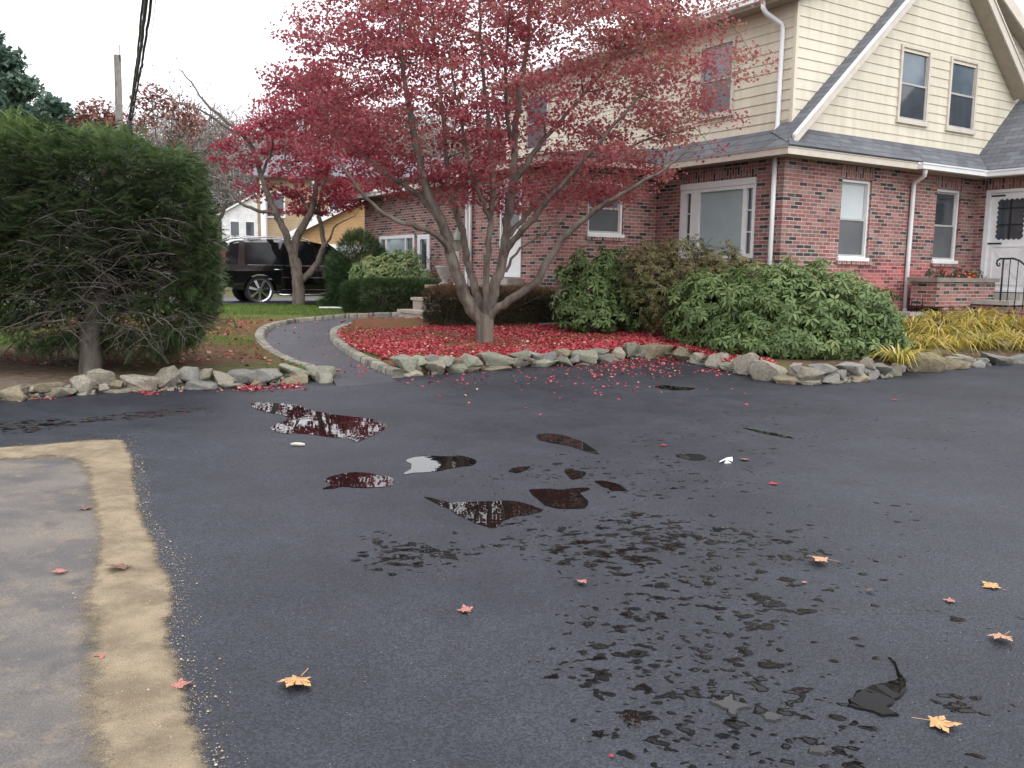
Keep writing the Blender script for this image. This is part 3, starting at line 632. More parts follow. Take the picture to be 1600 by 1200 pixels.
Lst = [(0, 45, 604, 627, 'st_tan', 'long flat tan slab lying at the left end of the row of stones'), (42, 95, 598, 615, 'st_tan', 'flat tan stone lying up on the soil behind the leftmost slabs'), (68, 116, 605, 624, 'st_pale', 'flat pale stone beside the upright rounded stone in front of the yew trunk'),
 (116, 146, 588, 617, 'st_pale', 'rounded pale stone standing upright just right of the yew trunk foot'), (139, 177, 580, 610, 'st_pale', 'big pale angular stone leaning behind the rounded upright one'), (172, 190, 592, 608, 'st_tan', 'small tan stone tucked between the big pale stone and the long grey one'),
 (188, 250, 588, 610, 'st_pale', 'long pale grey block with red leaves at its foot, left of the tall stone'), (240, 279, 575, 604, 'st_pale', 'tall pale angular stone, highest of the row under the yew'), (279, 310, 575, 600, 'st_grey', 'squarish grey stone next to the tall pale stone'), (308, 331, 577, 593, 'st_pale', 'small pale stone perched on the low flat grey stone'),
 (286, 338, 594, 613, 'st_grey', 'low wide grey stone at the drive below two smaller stones'), (329, 362, 582, 604, 'st_pale', 'pale stone next to the two long dark stones'), (136, 216, 607, 621, 'st_pale', 'thin pale slab at the asphalt under the long grey block'), (250, 272, 605, 615, 'st_pale', 'little pale stone flat on the asphalt below the tall stone'), (345, 376, 596, 609, 'st_pale', 'small cream stone among red leaves under the dark stones'),
 (360, 398, 579, 598, 'st_grey', 'left of two long dark bluish stones before the lawn'), (394, 437, 577, 598, 'st_grey', 'right of two long dark bluish stones before the lawn'), (433, 477, 580, 602, 'st_tan', 'yellow tan boulder with red leaves heaped against it'), (438, 479, 570, 586, 'st_green', 'flat stone resting behind the yellow tan boulder'), (478, 520, 574, 598, 'st_green', 'square end block at the corner where the path meets the drive'), (391, 410, 593, 606, 'st_tan', 'tiny tan stone in the red leaves left of the yellow boulder')]
for a in Lst: stone(*a[:4], a[4], a[5], 'L', gL)
Tst = [(611, 650, 557, 580, 'st_green', 'rounded greenish stone at the path end, top of its pile'), (616, 657, 575, 591, 'st_pale', 'pale oblong block at the path end, under the rounded greenish stone'), (644, 658, 566, 577, 'st_tan', 'very small stone wedged beside the pale oblong block'), (646, 670, 557, 569, 'st_green', 'small flat stone above the big pale faceted stone'), (656, 696, 563, 588, 'st_pale', 'big pale faceted stone standing on the drive below the tree'), (666, 684, 555, 565, 'st_grey', 'small grey stone on top, behind the big pale faceted one'), (679, 708, 558, 572, 'st_green', 'sloping flat stone right of the big pale faceted one'), (695, 729, 566, 584, 'st_green', 'low wedge shaped greenish stone on the asphalt below the trunk'), (709, 723, 560, 571, 'st_tan', 'small tan stone left of the round trunk-side stone'), (720, 752, 555, 576, 'st_green', 'round greenish stone in front of the maple trunk'), (727, 750, 573, 582, 'st_tan', 'low rubble stone under the round greenish stone'),
 (750, 799, 553, 572, 'st_green', 'longest flat greenish stone, in front of the maple trunk'), (746, 799, 570, 580, 'st_tan', 'thin tan slab beneath the longest flat stone'), (798, 828, 548, 562, 'st_green', 'upper green stone of the pair right of the longest stone'), (798, 833, 560, 577, 'st_pale', 'lower pale stone of the pair right of the longest stone'), (826, 847, 550, 565, 'st_grey', 'small grey stone beside the upper green stone'), (844, 868, 551, 569, 'st_grey', 'thin grey stone leaning to the right in the tree bed edge'), (832, 868, 561, 577, 'st_green', 'broad low stone under the thin leaning grey one'), (864, 892, 546, 558, 'st_tan', 'flat top stone half covered by red leaves'), (870, 894, 556, 572, 'st_green', 'mossy stone with red leaves tucked above it'), (890, 904, 554, 567, 'st_grey', 'small upright grey stone left of the wide mottled one'), (892, 929, 549, 568, 'st_green', 'wide mottled stone under the middle of the leaf drift'), (899, 929, 564, 573, 'st_tan', 'flat tan stone at the asphalt under the wide mottled stone'), (921, 949, 545, 555, 'st_green', 'flat thin stone lying along the top of the edging'), (930, 957, 553, 568, 'st_grey', 'round grey stone low in the edging near the leaf heap'), (951, 974, 544, 559, 'st_pale', 'pale square stone next to the last big boulder'), (954, 974, 556, 567, 'st_pink', 'low pinkish stone in the leaf heap'), (971, 1000, 537, 557, 'st_green', 'big upright boulder at the right end of the tree bed'), (990, 1009, 546, 560, 'st_green', 'brownish stone behind the leaf heap beside the upright boulder'), (1005, 1052, 540, 564, 'st_tan', 'wide brown boulder below the white drain pipe'), (1052, 1082, 543, 563, 'st_tan', 'round tan boulder alone between the two stone rows')]
for a in Tst: stone(*a[:4], a[4], a[5], 'R', gT)
Rst = [(1080, 1108, 553, 574, 'st_pale', 'pale block starting the edging of the big rhododendron'), (1105, 1141, 554, 579, 'st_pale', 'pale wedge stone with red leaves at its foot'), (1124, 1152, 567, 584, 'st_green', 'low mossy stone between the wedge and the pointed stone'), (1150, 1180, 554, 586, 'st_pale', 'pointed pale stone rising highest of the shrub edging'), (1174, 1194, 564, 582, 'st_grey', 'small dark stone behind the pointed one'), (1180, 1234, 566, 597, 'st_pale', 'largest pale boulder under the rhododendron'), (1233, 1252, 569, 585, 'st_pink', 'pinkish stone right of the largest boulder'), (1212, 1250, 586, 601, 'st_tan', 'low tan stone under the pinkish one'), (1240, 1285, 574, 598, 'st_pale', 'flat topped pale stone at the corner of the bed'), (1243, 1285, 591, 604, 'st_pale', 'lowest pale slab at the corner of the bed'), (1268, 1303, 569, 584, 'st_grey', 'dark grey stone on top right of the corner'), (1280, 1307, 581, 597, 'st_grey', 'blocky grey stone under the dark one'), (1282, 1309, 593, 603, 'st_pale', 'thin pale chip at the asphalt right of the corner'), (1303, 1322, 579, 593, 'st_grey', 'small squarish grey stone in the middle course'), (1304, 1325, 589, 602, 'st_pale', 'small white stone at the foot of the shrub edging'), (1311, 1348, 568, 586, 'st_grey', 'smooth grey rounded stone with a pale rim on top'), (1319, 1354, 580, 599, 'st_tan', 'tan block under the smooth grey rounded stone'), (1348, 1368, 560, 575, 'st_pale', 'egg shaped pale stone sitting on top by the rhododendron edge'), (1350, 1374, 572, 595, 'st_grey', 'speckled grey stone below the egg shaped one'), (1362, 1388, 570, 585, 'st_grey', 'jagged dark stone right of the egg shaped one'), (1371, 1390, 582, 594, 'st_green', 'small low stone left of the green round one'), (1385, 1408, 573, 591, 'st_green', 'round greenish stone where the daylilies begin'), (1392, 1413, 564, 583, 'st_pink', 'two toned pinkish stone beside the big tan boulder'), (1410, 1469, 554, 584, 'st_tan', 'biggest tan boulder below the yellow daylilies'), (1463, 1508, 561, 581, 'st_tan', 'sunken flat tan stone right of the biggest tan boulder'), (1475, 1500, 558, 568, 'st_pale', 'white flat stone on the soil by the daylilies'), (1492, 1516, 555, 567, 'st_pale', 'white folded looking stone, top of its little heap'), (1498, 1516, 565, 577, 'st_pale', 'bright white chip under the folded looking stone'), (1512, 1534, 564, 577, 'st_grey', 'small grey stone with pale spots at the right'), (1527, 1546, 561, 577, 'st_grey', 'round grey stone second from the long smooth end stones'), (1541, 1577, 554, 574, 'st_grey', 'long smooth grey stone near the right edge'), (1572, 1612, 555, 573, 'st_grey', 'last grey stone at the right edge of the picture')]
for a in Rst: stone(*a[:4], a[4], a[5], 'R', gR)
rr_ = np.random.default_rng(77); PP = []
for lw in (LE[1:], BE):
    Q = resample([p[:2] for p in lw], 900); k_ = rr_.integers(0, 900, 230); q = Q[k_]+np.c_[rr_.normal(0, .02, 230), np.abs(rr_.normal(.10, .07, 230))]; PP.append(np.c_[q, asphalt_z(q[:, 1])+rr_.uniform(.0, .10, 230)*(q[:, 1]-Q[k_][:, 1] > .05)])
PP = np.concatenate(PP); m_ = len(PP); sv = np.array([v.co[:] for v in STM[2].vertices]); stt = [tuple(p.vertices) for p in STM[2].polygons]
V, Fs, T = instanced(sv, stt, PP, frames(rand_dirs(m_)), rr_.uniform(.03, .10, (m_, 1))*rr_.uniform(.6, 1.1, (m_, 3)), rr_.random(m_))
tag(np_mesh('stone_rubble', V, Fs, M['rubble'], smooth=False, tint=T), 'small stone rubble packed between the edging stones', 'rubble', kind='stuff')
# ------------------------------------------------------------------ puddles (standing water: flat mirrors on the asphalt)
PUD = [[(388,630),(410,629),(440,631),(468,633),(480,640),(520,648),(560,652),(585,655),(603,662),(607,667),(590,678),(570,685),(558,692),(548,686),(520,684),(480,678),(440,678),(425,672),(422,668),(440,660),(450,655),(448,650),(420,645),(400,640)],
 [(628,742),(640,735),(646,728),(632,720),(642,716),(668,711),(690,714),(720,712),(735,716),(747,722),(735,728),(710,731),(680,738),(650,739)],
 [(500,765),(520,757),(505,750),(522,743),(545,738),(575,739),(600,745),(612,746),(614,755),(616,759),(590,762),(560,763),(535,760),(520,764)],
 [(657,775),(680,780),(700,786),(720,785),(760,784),(785,782),(810,784),(830,790),(850,797),(840,802),(820,806),(800,808),(785,816),(770,827),(745,818),(720,808),(700,795),(685,788)],
 [(825,768),(830,765),(860,764),(875,766),(905,762),(922,763),(920,767),(905,769),(910,775),(920,783),(915,795),(880,796),(855,792),(845,785)],
 [(927,752),(940,751),(965,756),(985,769),(965,767),(955,768),(950,763),(938,759)],
 [(838,679),(855,677),(880,680),(910,690),(930,703),(938,712),(915,705),(890,697),(860,692),(840,688)],
 [(880,733),(900,735),(917,738),(912,746),(895,751),(885,742)], [(793,737),(805,730),(832,729),(822,735),(808,740)],
 [(1322,1100),(1330,1090),(1345,1078),(1370,1069),(1393,1066),(1404,1061),(1398,1045),(1387,1024),(1402,1040),(1414,1058),(1420,1072),(1410,1090),(1395,1100),(1389,1110),(1408,1118),(1395,1122),(1370,1118),(1345,1110),(1325,1105)],
 [(1020,604),(1040,602),(1060,605),(1089,606),(1080,610),(1050,610),(1030,607)], [(1155,668),(1175,671),(1210,677),(1247,686),(1225,684),(1190,677)], [(1053,712),(1075,709),(1100,711),(1105,718),(1085,720),(1068,717)],
 [(1104,1098),(1125,1096),(1140,1085),(1150,1088),(1145,1096),(1172,1102),(1176,1108),(1155,1112),(1150,1122),(1138,1118),(1130,1108)], [(966,1118),(990,1113),(1003,1120),(1000,1138),(985,1140),(975,1128)], [(1186,1118),(1205,1113),(1228,1120),(1215,1130),(1196,1128)], [(1262,1172),(1285,1163),(1300,1176),(1290,1182),(1268,1180)]]
WL = [('widest dark puddle with white sky at its right tip, nearest the left stones', 0), ('white puddle reflecting dark trunks near the middle of the drive', 1)]
for k, P in enumerate(PUD):
    c = np.mean(P, 0); Q = []
    for a, b in zip(P, P[1:]+P[:1]):
        a, b = np.array(a, float), np.array(b, float); m3 = 3 if np.hypot(*(b-a)) > 8 else 2
        for j in range(m3):
            q = a+(b-a)*j/m3; Q.append(q)
    Q = np.array(Q); Q2 = (np.roll(Q, 1, 0)+2*Q+np.roll(Q, -1, 0))/4
    W3 = [on_asphalt(*q) for q in Q2]; W3 = [(p[0]+RNG.normal(0, .004), p[1]+RNG.normal(0, .004), p[2]+.0035) for p in W3]
    if k in (9, 13, 14, 15, 16):                                   # thicker little pools stand proud of the asphalt with a rounded rim
        Wn = np.array(W3); tg = np.roll(Wn, -1, 0)-np.roll(Wn, 1, 0); nn = np.c_[-tg[:, 1], tg[:, 0]]; nn /= np.linalg.norm(nn, axis=1, keepdims=True)+1e-9
        if sum(W3[i][0]*W3[(i+1) % len(W3)][1]-W3[(i+1) % len(W3)][0]*W3[i][1] for i in range(len(W3))) < 0: nn = -nn
        inn = Wn.copy(); inn[:, :2] += nn*.007; inn[:, 2] += .0035; Wn[:, 2] -= .003; m4 = len(Wn)
        o = fill_poly('puddle', [tuple(p) for p in inn], M['water_shallow' if k == 9 else 'water'])
        bb = bmesh.new(); bb.from_mesh(o.data); base_v = list(bb.verts); ring = [bb.verts.new(tuple(p)) for p in Wn]; bb.verts.ensure_lookup_table()
        for i in range(m4):
            j = (i+1) % m4; f = bb.faces.new((ring[i], ring[j], bb.verts[j], bb.verts[i]))
        bmesh.ops.recalc_face_normals(bb, faces=bb.faces[:])
        if sum(f.normal.z for f in bb.faces) < 0: bmesh.ops.reverse_faces(bb, faces=bb.faces[:])
        bb.to_mesh(o.data); bb.free(); tag(o, kind='structure'); continue
    tag(fill_poly('puddle', W3, M['water_shallow' if k in (9, 13, 14, 15, 16) else 'water']), kind='structure')
# ================================================================== THE BRICK HOUSE (local axes: u along the gable front, v along the driveway side)
house = empty('brick_house', (HO[0], HO[1], 0), HROT)
tag(house, 'brick and cream sided house with grey gabled roofs behind the shrubs and red maple', 'house')
def PB(v0): return lambda a, z, o=0: (a, v0-o, z)            # wall facing -v
def PA(u0): return lambda a, z, o=0: (u0-o, a, z)            # wall facing -u
def flip(P): return P is not None
def wall(name, P, a0, a1, z0, z1, holes, mat, rev=.09, isA=False, parent=None):
    rev = .15
    mb = MB(); As = sorted({a0, a1}|{h[0] for h in holes}|{h[1] for h in holes}); Zs = sorted({z0, z1}|{h[2] for h in holes}|{h[3] for h in holes})
    for x0, x1 in zip(As[:-1], As[1:]):
        for y0, y1 in zip(Zs[:-1], Zs[1:]):
            cx, cy = (x0+x1)/2, (y0+y1)/2
            if any(h[0] < cx < h[1] and h[2] < cy < h[3] for h in holes): continue
            q = [(x0, y0), (x1, y0), (x1, y1), (x0, y1)]
            if isA: q = q[::-1]
            mb.poly([P(*c) for c in q], q)
    for h in holes:
        e = [(h[0], h[2]), (h[1], h[2]), (h[1], h[3]), (h[0], h[3])]
        for (ax, az), (bx, bz) in zip(e, e[1:]+e[:1]):
            mb.poly([P(ax, az), P(bx, bz), P(bx, bz, -rev), P(ax, az, -rev)], [(ax, az), (bx, bz), (bx+rev, bz+rev), (ax+rev, az+rev)])
    return mb.build(name, mat, parent or house)
def bar(mb, P, a0, a1, z0, z1, o0, o1):
    """box in wall space"""
    c = [P(a, z, o) for a in (a0, a1) for z in (z0, z1) for o in (o0, o1)]
    xs, ys, zs = zip(*c); return mb.box(min(xs), max(xs), min(ys), max(ys), min(zs), max(zs))
def rectframe(mb, P, a0, a1, z0, z1, w, o0, o1, wb=None, wt=None):
    wb = w if wb is None else wb; wt = w if wt is None else wt
    bar(mb, P, a0, a0+w, z0, z1, o0, o1); bar(mb, P, a1-w, a1, z0, z1, o0, o1)
    bar(mb, P, a0+w, a1-w, z0, z0+wb, o0, o1); bar(mb, P, a0+w, a1-w, z1-wt, z1, o0, o1)
def pane(P, a0, a1, z0, z1, o, name, mat, par, isA):
    mb = MB(); q = [(a0, z0), (a1, z0), (a1, z1), (a0, z1)]; q = q[::-1] if isA else q
    bar(mb, P, a0, a1, z0, z1, o-.012, o); return mb.build(name, mat, par)
def dh_window(P, a0, a1, z0, z1, isA, up, lo, frame='white', sashm='white', o=0., label=None, cas=.045, par=None):
    """double hung window: frame > sashes, panes"""
    mb = MB(); rectframe(mb, P, a0, a1, z0, z1, cas, o-.09, o+.012, .05, .05); bar(mb, P, a0-.02, a1+.02, z0-.035, z0+.03, o-.02, max(o, 0)+.035)
    w = mb.build('window', M[frame], par or house)
    zm = z0+(z1-z0)*.5; i0, i1 = a0+cas, a1-cas
    mb = MB(); rectframe(mb, P, i0, i1, zm-.02, z1-.05, .035, o-.075, o-.035); w2 = mb.build('upper_sash', M[sashm], w)
    mb = MB(); rectframe(mb, P, i0, i1, z0+.05, zm+.02, .035, o-.055, o-.012); mb.build('lower_sash', M[sashm], w)
    pane(P, i0+.03, i1-.03, zm, z1-.08, o-.05, 'upper_pane', M[up], w, isA); pane(P, i0+.03, i1-.03, z0+.08, zm, o-.03, 'lower_pane', M[lo], w, isA)
    if label: w['label'] = label
    return w
b0, a1w, k2 = PB(0), PA(0), PB(3.28)
ZS = 3.5
W1 = (1.56, 2.42, 1.80, 3.25); W2 = (4.50, 5.34, 1.80, 3.25); PW = (.62, 2.54, 1.78, 3.10); W3 = (-1.72, -.84, 2.21, 3.26); D2 = (4.50, 5.32, 1.36, 3.36); A3W = (10.55, 12.8, 1.35, 2.40); A3D = (9.66, 10.36, .6, 2.38); D4 = (-1.26, -.24, 1.21, 3.27)
wall('front_brick_wall', b0, 0, 5.87, .2, ZS, [W1, W2], M['brick_washed'])
wall('side_brick_wall', a1w, 0, 3.28, .2, ZS, [PW], M['brick'], isA=True)
wall('bay_front_brick_wall', k2, -2.46, 0, .2, ZS, [W3], M['brick'])
pA2 = PA(-2.46); wall('bay_side_brick_wall', pA2, 3.28, 6.62, .2, ZS, [D2], M['brick'], isA=True)
pA3 = PA(-1.9); wall('wing_brick_wall', pA3, 6.62, 13.9, .2, ZS-.02, [A3W, A3D], M['brick'], isA=True)
mb = MB(); mb.poly([(-2.46, 6.62, .2), (-1.9, 6.62, .2), (-1.9, 6.62, ZS), (-2.46, 6.62, ZS)][::-1]); mb.build('return_brick_wall', M['brick'], house); mb = MB(); mb.poly([(-1.9, 13.9, .2), (4, 13.9, .2), (4, 13.9, ZS), (-1.9, 13.9, ZS)][::-1]); mb.build('rear_brick_wall', M['brick'], house)
pA4 = PA(5.87); wall('entry_brick_wall', pA4, -2.6, 0, .2, ZS, [D4], M['brick'], isA=True)
mb = MB(); mb.poly([(5.87, -2.6, .2), (10.5, -2.6, .2), (10.5, -2.6, ZS), (5.87, -2.6, ZS)]); mb.build('entry_front_wall', M['brick'], house)
# soldier courses and rowlock sills
def soldier(P, a0, a1, z0, z1, isA, o=.005):
    mb = MB(); q = [(a0, z0), (a1, z0), (a1, z1), (a0, z1)]
    bar(mb, P, a0, a1, z0, z1, -.01, o)
    mb.uv = [[(c[2], (c[0]+c[1])) for c in [mb.v[i] for i in f]] for f in mb.f]
    mb.build('soldier_course', M['brick'], house)
soldier(b0, W1[0]-.06, W1[1]+.06, 3.27, 3.485, False); soldier(b0, W2[0]-.06, W2[1]+.06, 3.27, 3.485, False); soldier(a1w, .6, 2.56, 3.215, 3.43, True); soldier(pA4, -1.45, -.1, 3.29, 3.485, True)
def rowlock(P, a0, a1, z):
    mb = MB(); bar(mb, P, a0, a1, z-.10, z-.035, -.01, .045); mb.uv = [[(c[2]+.02, (c[0]+c[1])) for c in [mb.v[i] for i in f]] for f in mb.f]; mb.build('brick_sill', M['brick'], house)
rowlock(b0, W1[0]-.05, W1[1]+.12, W1[2]); rowlock(b0, W2[0]-.05, W2[1]+.1, W2[2]); rowlock(k2, W3[0]-.05, W3[1]+.05, W3[2])
# lower windows
dh_window(b0, *W1, False, 'shade2', 'screen', sashm='greytrim', o=-.055); dh_window(b0, *W2, False, 'glass', 'screen', sashm='greytrim', o=-.055); dh_window(k2, *W3, False, 'glass_blue', 'screen', sashm='greytrim', o=-.055)
# picture window with side lights
mb = MB(); a, b_, z0, z1 = PW; rectframe(mb, a1w, a, b_, z0, z1, .06, -.09, .012, .08, .07); bar(mb, a1w, a+.21, a+.29, z0, z1, -.09, .014); bar(mb, a1w, b_-.52, b_-.29, z0, z1, -.09, .014); bar(mb, a1w, b_-.16, b_, z0, z1, -.09, .016); bar(mb, a1w, a, b_, z1, 3.213, -.02, .03)
pw = mb.build('picture_window', M['white'], house)
pane(a1w, a+.29, b_-.52, z0+.08, z1-.07, -.03, 'shaded_pane', M['shade'], pw, True)
for s0, s1 in ((a+.05, a+.21), (b_-.29, b_-.16)):
    pane(a1w, s0, s1, z0+.08, z1-.07, -.05, 'side_light_pane', M['glass'], pw, True)
    mb = MB()
    for f in (1/3, 2/3): bar(mb, a1w, s0, s1, z0+.08+(z1-z0-.15)*f-.008, z0+.08+(z1-z0-.15)*f+.012, -.05, -.02)
    mb.build('muntin', M['white'], pw)
# wing window and door (far left)
mb = MB(); a, b_, z0, z1 = A3W; rectframe(mb, pA3, a, b_, z0, z1, .09, -.08, .02); bar(mb, pA3, 11.05, 11.13, z0, z1, -.08, .015); bar(mb, pA3, 12.3, 12.4, z0, z1, -.08, .015); w = mb.build('window', M['white'], house)
pane(pA3, 11.13, 12.3, z0+.09, z1-.09, -.04, 'shaded_pane', M['shade'], w, True); pane(pA3, a+.09, 11.05, z0+.09, z1-.09, -.04, 'side_light_pane', M['screen'], w, True); pane(pA3, 12.4, b_-.09, z0+.09, z1-.09, -.04, 'side_light_pane', M['screen'], w, True)
mb = MB(); a, b_, z0, z1 = A3D; rectframe(mb, pA3, a, b_, z0, z1, .16, -.08, .02, .9, .12); w = mb.build('storm_door', M['white'], house); pane(pA3, a+.16, b_-.16, z0+.9, z1-.12, -.03, 'pane', M['glass'], w, True)
# side door behind the maple
mb = MB(); a, b_, z0, z1 = D2; rectframe(mb, pA2, a, b_, z0, z1, .05, -.09, .02, .06, .06); bar(mb, pA2, a+.05, b_-.05, z0+.06, 2.32, -.05, -.015); rectframe(mb, pA2, a+.05, b_-.05, 2.32, z1-.06, .07, -.05, -.015, .02, .09)
w = mb.build('side_door', M['white'], house); pane(pA2, a+.12, b_-.12, 2.34, z1-.15, -.035, 'pane', M['screen'], w, True)
# scalloped white entry door
mb = MB(); a, b_, z0, z1 = D4; rectframe(mb, pA4, a, b_, z0, z1, .09, -.10, .03, .04, .06); w = mb.build('entry_door', M['white'], house)
mb = MB(); i0, i1 = a+.09, b_-.09; bar(mb, pA4, i0, i1, z0+.04, z1-.06, -.06, -.02)
for g in (0, 1):                                                # crossbuck on the lower panel
    x0, x1 = (i0+.12, i1-.12) if g == 0 else (i1-.12, i0+.12); n_ = 9
    for q in range(n_):
        f0, f1 = q/n_, (q+1)/n_; c0 = x0+(x1-x0)*f0; c1 = x0+(x1-x0)*f1; zz0 = z0+.2+.68*f0; zz1 = z0+.2+.68*f1
        mb.poly([pA4(c0, zz0-.03, -.008), pA4(c1, zz1-.03, -.008), pA4(c1, zz1+.03, -.008), pA4(c0, zz0+.03, -.008)])
rectframe(mb, pA4, i0+.08, i1-.08, z0+.14, z0+.94, .035, -.03, -.004)
slab = mb.build('door_slab', M['white'], w)
def wavy(x0, x1, y0, y1, n1, n2, amp):
    pts = []
    for k in range(n1*6): pts.append((x0+(x1-x0)*k/(n1*6), y0-amp*abs(math.sin(math.pi*k/6))))
    for k in range(n2*6): pts.append((x1+amp*abs(math.sin(math.pi*k/6)), y0+(y1-y0)*k/(n2*6)))
    for k in range(n1*6): pts.append((x1-(x1-x0)*k/(n1*6), y1+amp*abs(math.sin(math.pi*k/6))))
    for k in range(n2*6): pts.append((x0-amp*abs(math.sin(math.pi*k/6)), y1-(y1-y0)*k/(n2*6)))
    return pts
wp = wavy(i0+.17, i1-.17, z0+1.08, z1-.22, 5, 8, .03); mb = MB(); q = [pA4(x, z, -.012) for x, z in wp]; mb.poly(q[::-1]); gl = mb.build('scalloped_pane', M['glass'], w)
mb = MB(); xm = (i0+i1)/2
bar(mb, pA4, xm-.012, xm+.012, z0+1.08, z1-.22, -.011, .0); 
for zz in (z0+1.35, z0+1.68): bar(mb, pA4, i0+.17, i1-.17, zz-.012, zz+.012, -.011, -.001)
mb.build('grille', M['metal_black'], w)
for zz in (z0+.98, z1-.12):
    mb = MB(); bar(mb, pA4, i1-.28, i1+.02, zz-.015, zz+.015, -.018, .0); mb.build('strap_hinge', M['metal_black'], w)
# soffits, fascias
mb = MB(); ov = .36
mb.poly([(-ov, -ov, ZS), (5.87-ov, -ov, ZS), (5.87, 0, ZS), (0, 0, ZS)][::-1]); mb.poly([(-ov, -ov, ZS), (0, 0, ZS), (0, 3.28, ZS), (-ov, 3.28-ov, ZS)][::-1])
mb.poly([(-ov, 3.28-ov, ZS), (0, 3.28, ZS), (-2.46, 3.28, ZS), (-2.46-ov, 3.28-ov, ZS)][::-1]); mb.poly([(-2.46-ov, 3.28-ov, ZS), (-2.46, 3.28, ZS), (-2.46, 6.9, ZS), (-2.46-ov, 6.9, ZS)][::-1])
mb.poly([(-2.26, 6.9, ZS-.02), (-1.9, 6.9, ZS-.02), (-1.9, 14.3, ZS-.02), (-2.26, 14.3, ZS-.02)][::-1]); mb.poly([(5.87-ov, -ov, ZS), (5.87-ov, -3, ZS), (5.87, -3, ZS), (5.87, 0, ZS)])
mb.build('soffit', M['soffit'], house)
mb = MB(); t = .03
mb.box(-ov-t, 3.2, -ov-t, -ov, ZS-.01, ZS+.095); mb.box(-ov-t, -ov, -ov, 3.28-ov, ZS-.01, ZS+.095); mb.box(-2.46-ov, -ov-t, 3.28-ov-t, 3.28-ov, ZS-.01, ZS+.095); mb.box(-2.46-ov-t, -2.46-ov, 3.28-ov-t, 6.95, ZS-.01, ZS+.095)
mb.box(3.2, 5.87-ov, -ov-t+.01, -ov, ZS, ZS+.09); mb.build('fascia', M['trim'], house)
mb = MB(); mb.box(-ov-t-.012, 3.2, -ov-t-.012, -ov, ZS+.097, ZS+.125); mb.box(-ov-t-.012, -ov, -ov, 3.28-ov, ZS+.097, ZS+.125); mb.box(-2.46-ov-t-.01, -ov-t-.012, 3.28-ov-t-.012, 3.28-ov, ZS+.097, ZS+.125); mb.box(-2.46-ov-t-.012, -2.46-ov, 3.28-ov-t, 6.95, ZS+.097, ZS+.125)
mb.build('drip_edge', M['trim'], house)
def gutter(pts, name='gutter'):
    mb = MB(); mb.tube(pts, .055, 10); return mb.build(name, M['white'], house)
# K-style gutters: a box trough with a rolled lip
mb = MB(); g = 5.87-ov
mb.box(3.22, g-.001, -ov-.13, -ov-.012, ZS+.0, ZS+.10); mb.box(g-.13, g-.012, -3.1, -ov-.13, ZS+.0, ZS+.10); mb.box(3.2, g-.012, -ov-.145, -ov-.131, ZS+.085, ZS+.115); mb.box(g-.145, g-.131, -3.1, -ov-.146, ZS+.085, ZS+.115); mb.build('gutter', M['white'], house)
mb = MB(); mb.box(-2.39, -2.26, 6.96, 14.35, ZS-.03, ZS+.07); mb.box(-2.405, -2.391, 6.96, 14.35, ZS+.055, ZS+.085); mb.build('gutter', M['white'], house)
# skirt roof, entry roof, wing roof
def slab(mb, pts, th=.035):
    n = np.cross(np.array(pts[1])-pts[0], np.array(pts[2])-pts[0]); n = n/np.linalg.norm(n); n = n if n[2] > 0 else -n
    pts = [np.array(p, float) for p in pts]
    a = np.cross(np.array(pts[1])-pts[0], np.array(pts[2])-pts[0])
    if a[2] < 0: pts = pts[::-1]
    # uv: along the eave and up the slope
    ex = np.array([-n[1], n[0], 0]); ex = ex/(np.linalg.norm(ex)+1e-9); ey = np.cross(n, ex)
    top = [p+n*th for p in pts]; uv = [(p@ex, p@ey) for p in pts]
    mb.poly([tuple(p) for p in top], uv); mb.poly([tuple(p) for p in pts[::-1]], uv[::-1])
    for i in range(len(pts)):
        j = (i+1) % len(pts); mb.poly([tuple(pts[i]), tuple(pts[j]), tuple(top[j]), tuple(top[i])], [(uv[i][0], 0), (uv[j][0], 0), (uv[j][0], th), (uv[i][0], th)])
o2 = ov+.05; z0 = ZS+.115; z1 = 3.985
mb = MB(); slab(mb, [(-o2, -o2, z0), (5.87-o2, -o2, z0), (5.87+.02, 0.0, z1), (.0, .0, z1)]); slab(mb, [(-o2, -o2, z0), (.0, .0, z1), (.12, .12, z1+.03), (.12, 3.4, z1+.03), (-o2, 3.28-o2, z0)])
mb.build('skirt_roof', M['shingle'], house)
mb = MB(); slab(mb, [(-2.46-o2, 3.28-o2, z0), (.12, 3.28-o2, z0), (.12, 3.28-o2+.5, z0+.36)]); slab(mb, [(-2.46-o2, 3.28-o2, z0), (.12, 3.28-o2+.5, z0+.36), (.12, 9.4, z0+.36), (-2.46-o2, 9.4, z0)]); mb.build('bay_roof', M['shingle'], house)
mb = MB(); ue = 5.87-o2; slab(mb, [(ue, -3.1, z0), (ue, -o2, z0), (5.89, 0, z0+.39), (8.9, 0.0, z0+.93*(8.9-ue)), (8.9, -3.1, z0+.93*(8.9-ue))]); slab(mb, [(5.89, .0, z0+.39), (9.5, 3.6, z0+.39+3.36), (9.5, 0, z0+.39+3.36)]); mb.build('entry_roof', M['shingle'], house)
mb = MB(); slab(mb, [(-2.3, 6.96, ZS+.06), (-2.3, 14.4, ZS+.06), (1.5, 14.4, ZS+.5), (1.5, 6.96, ZS+.5)]); mb.build('wing_roof', M['shingle'], house)
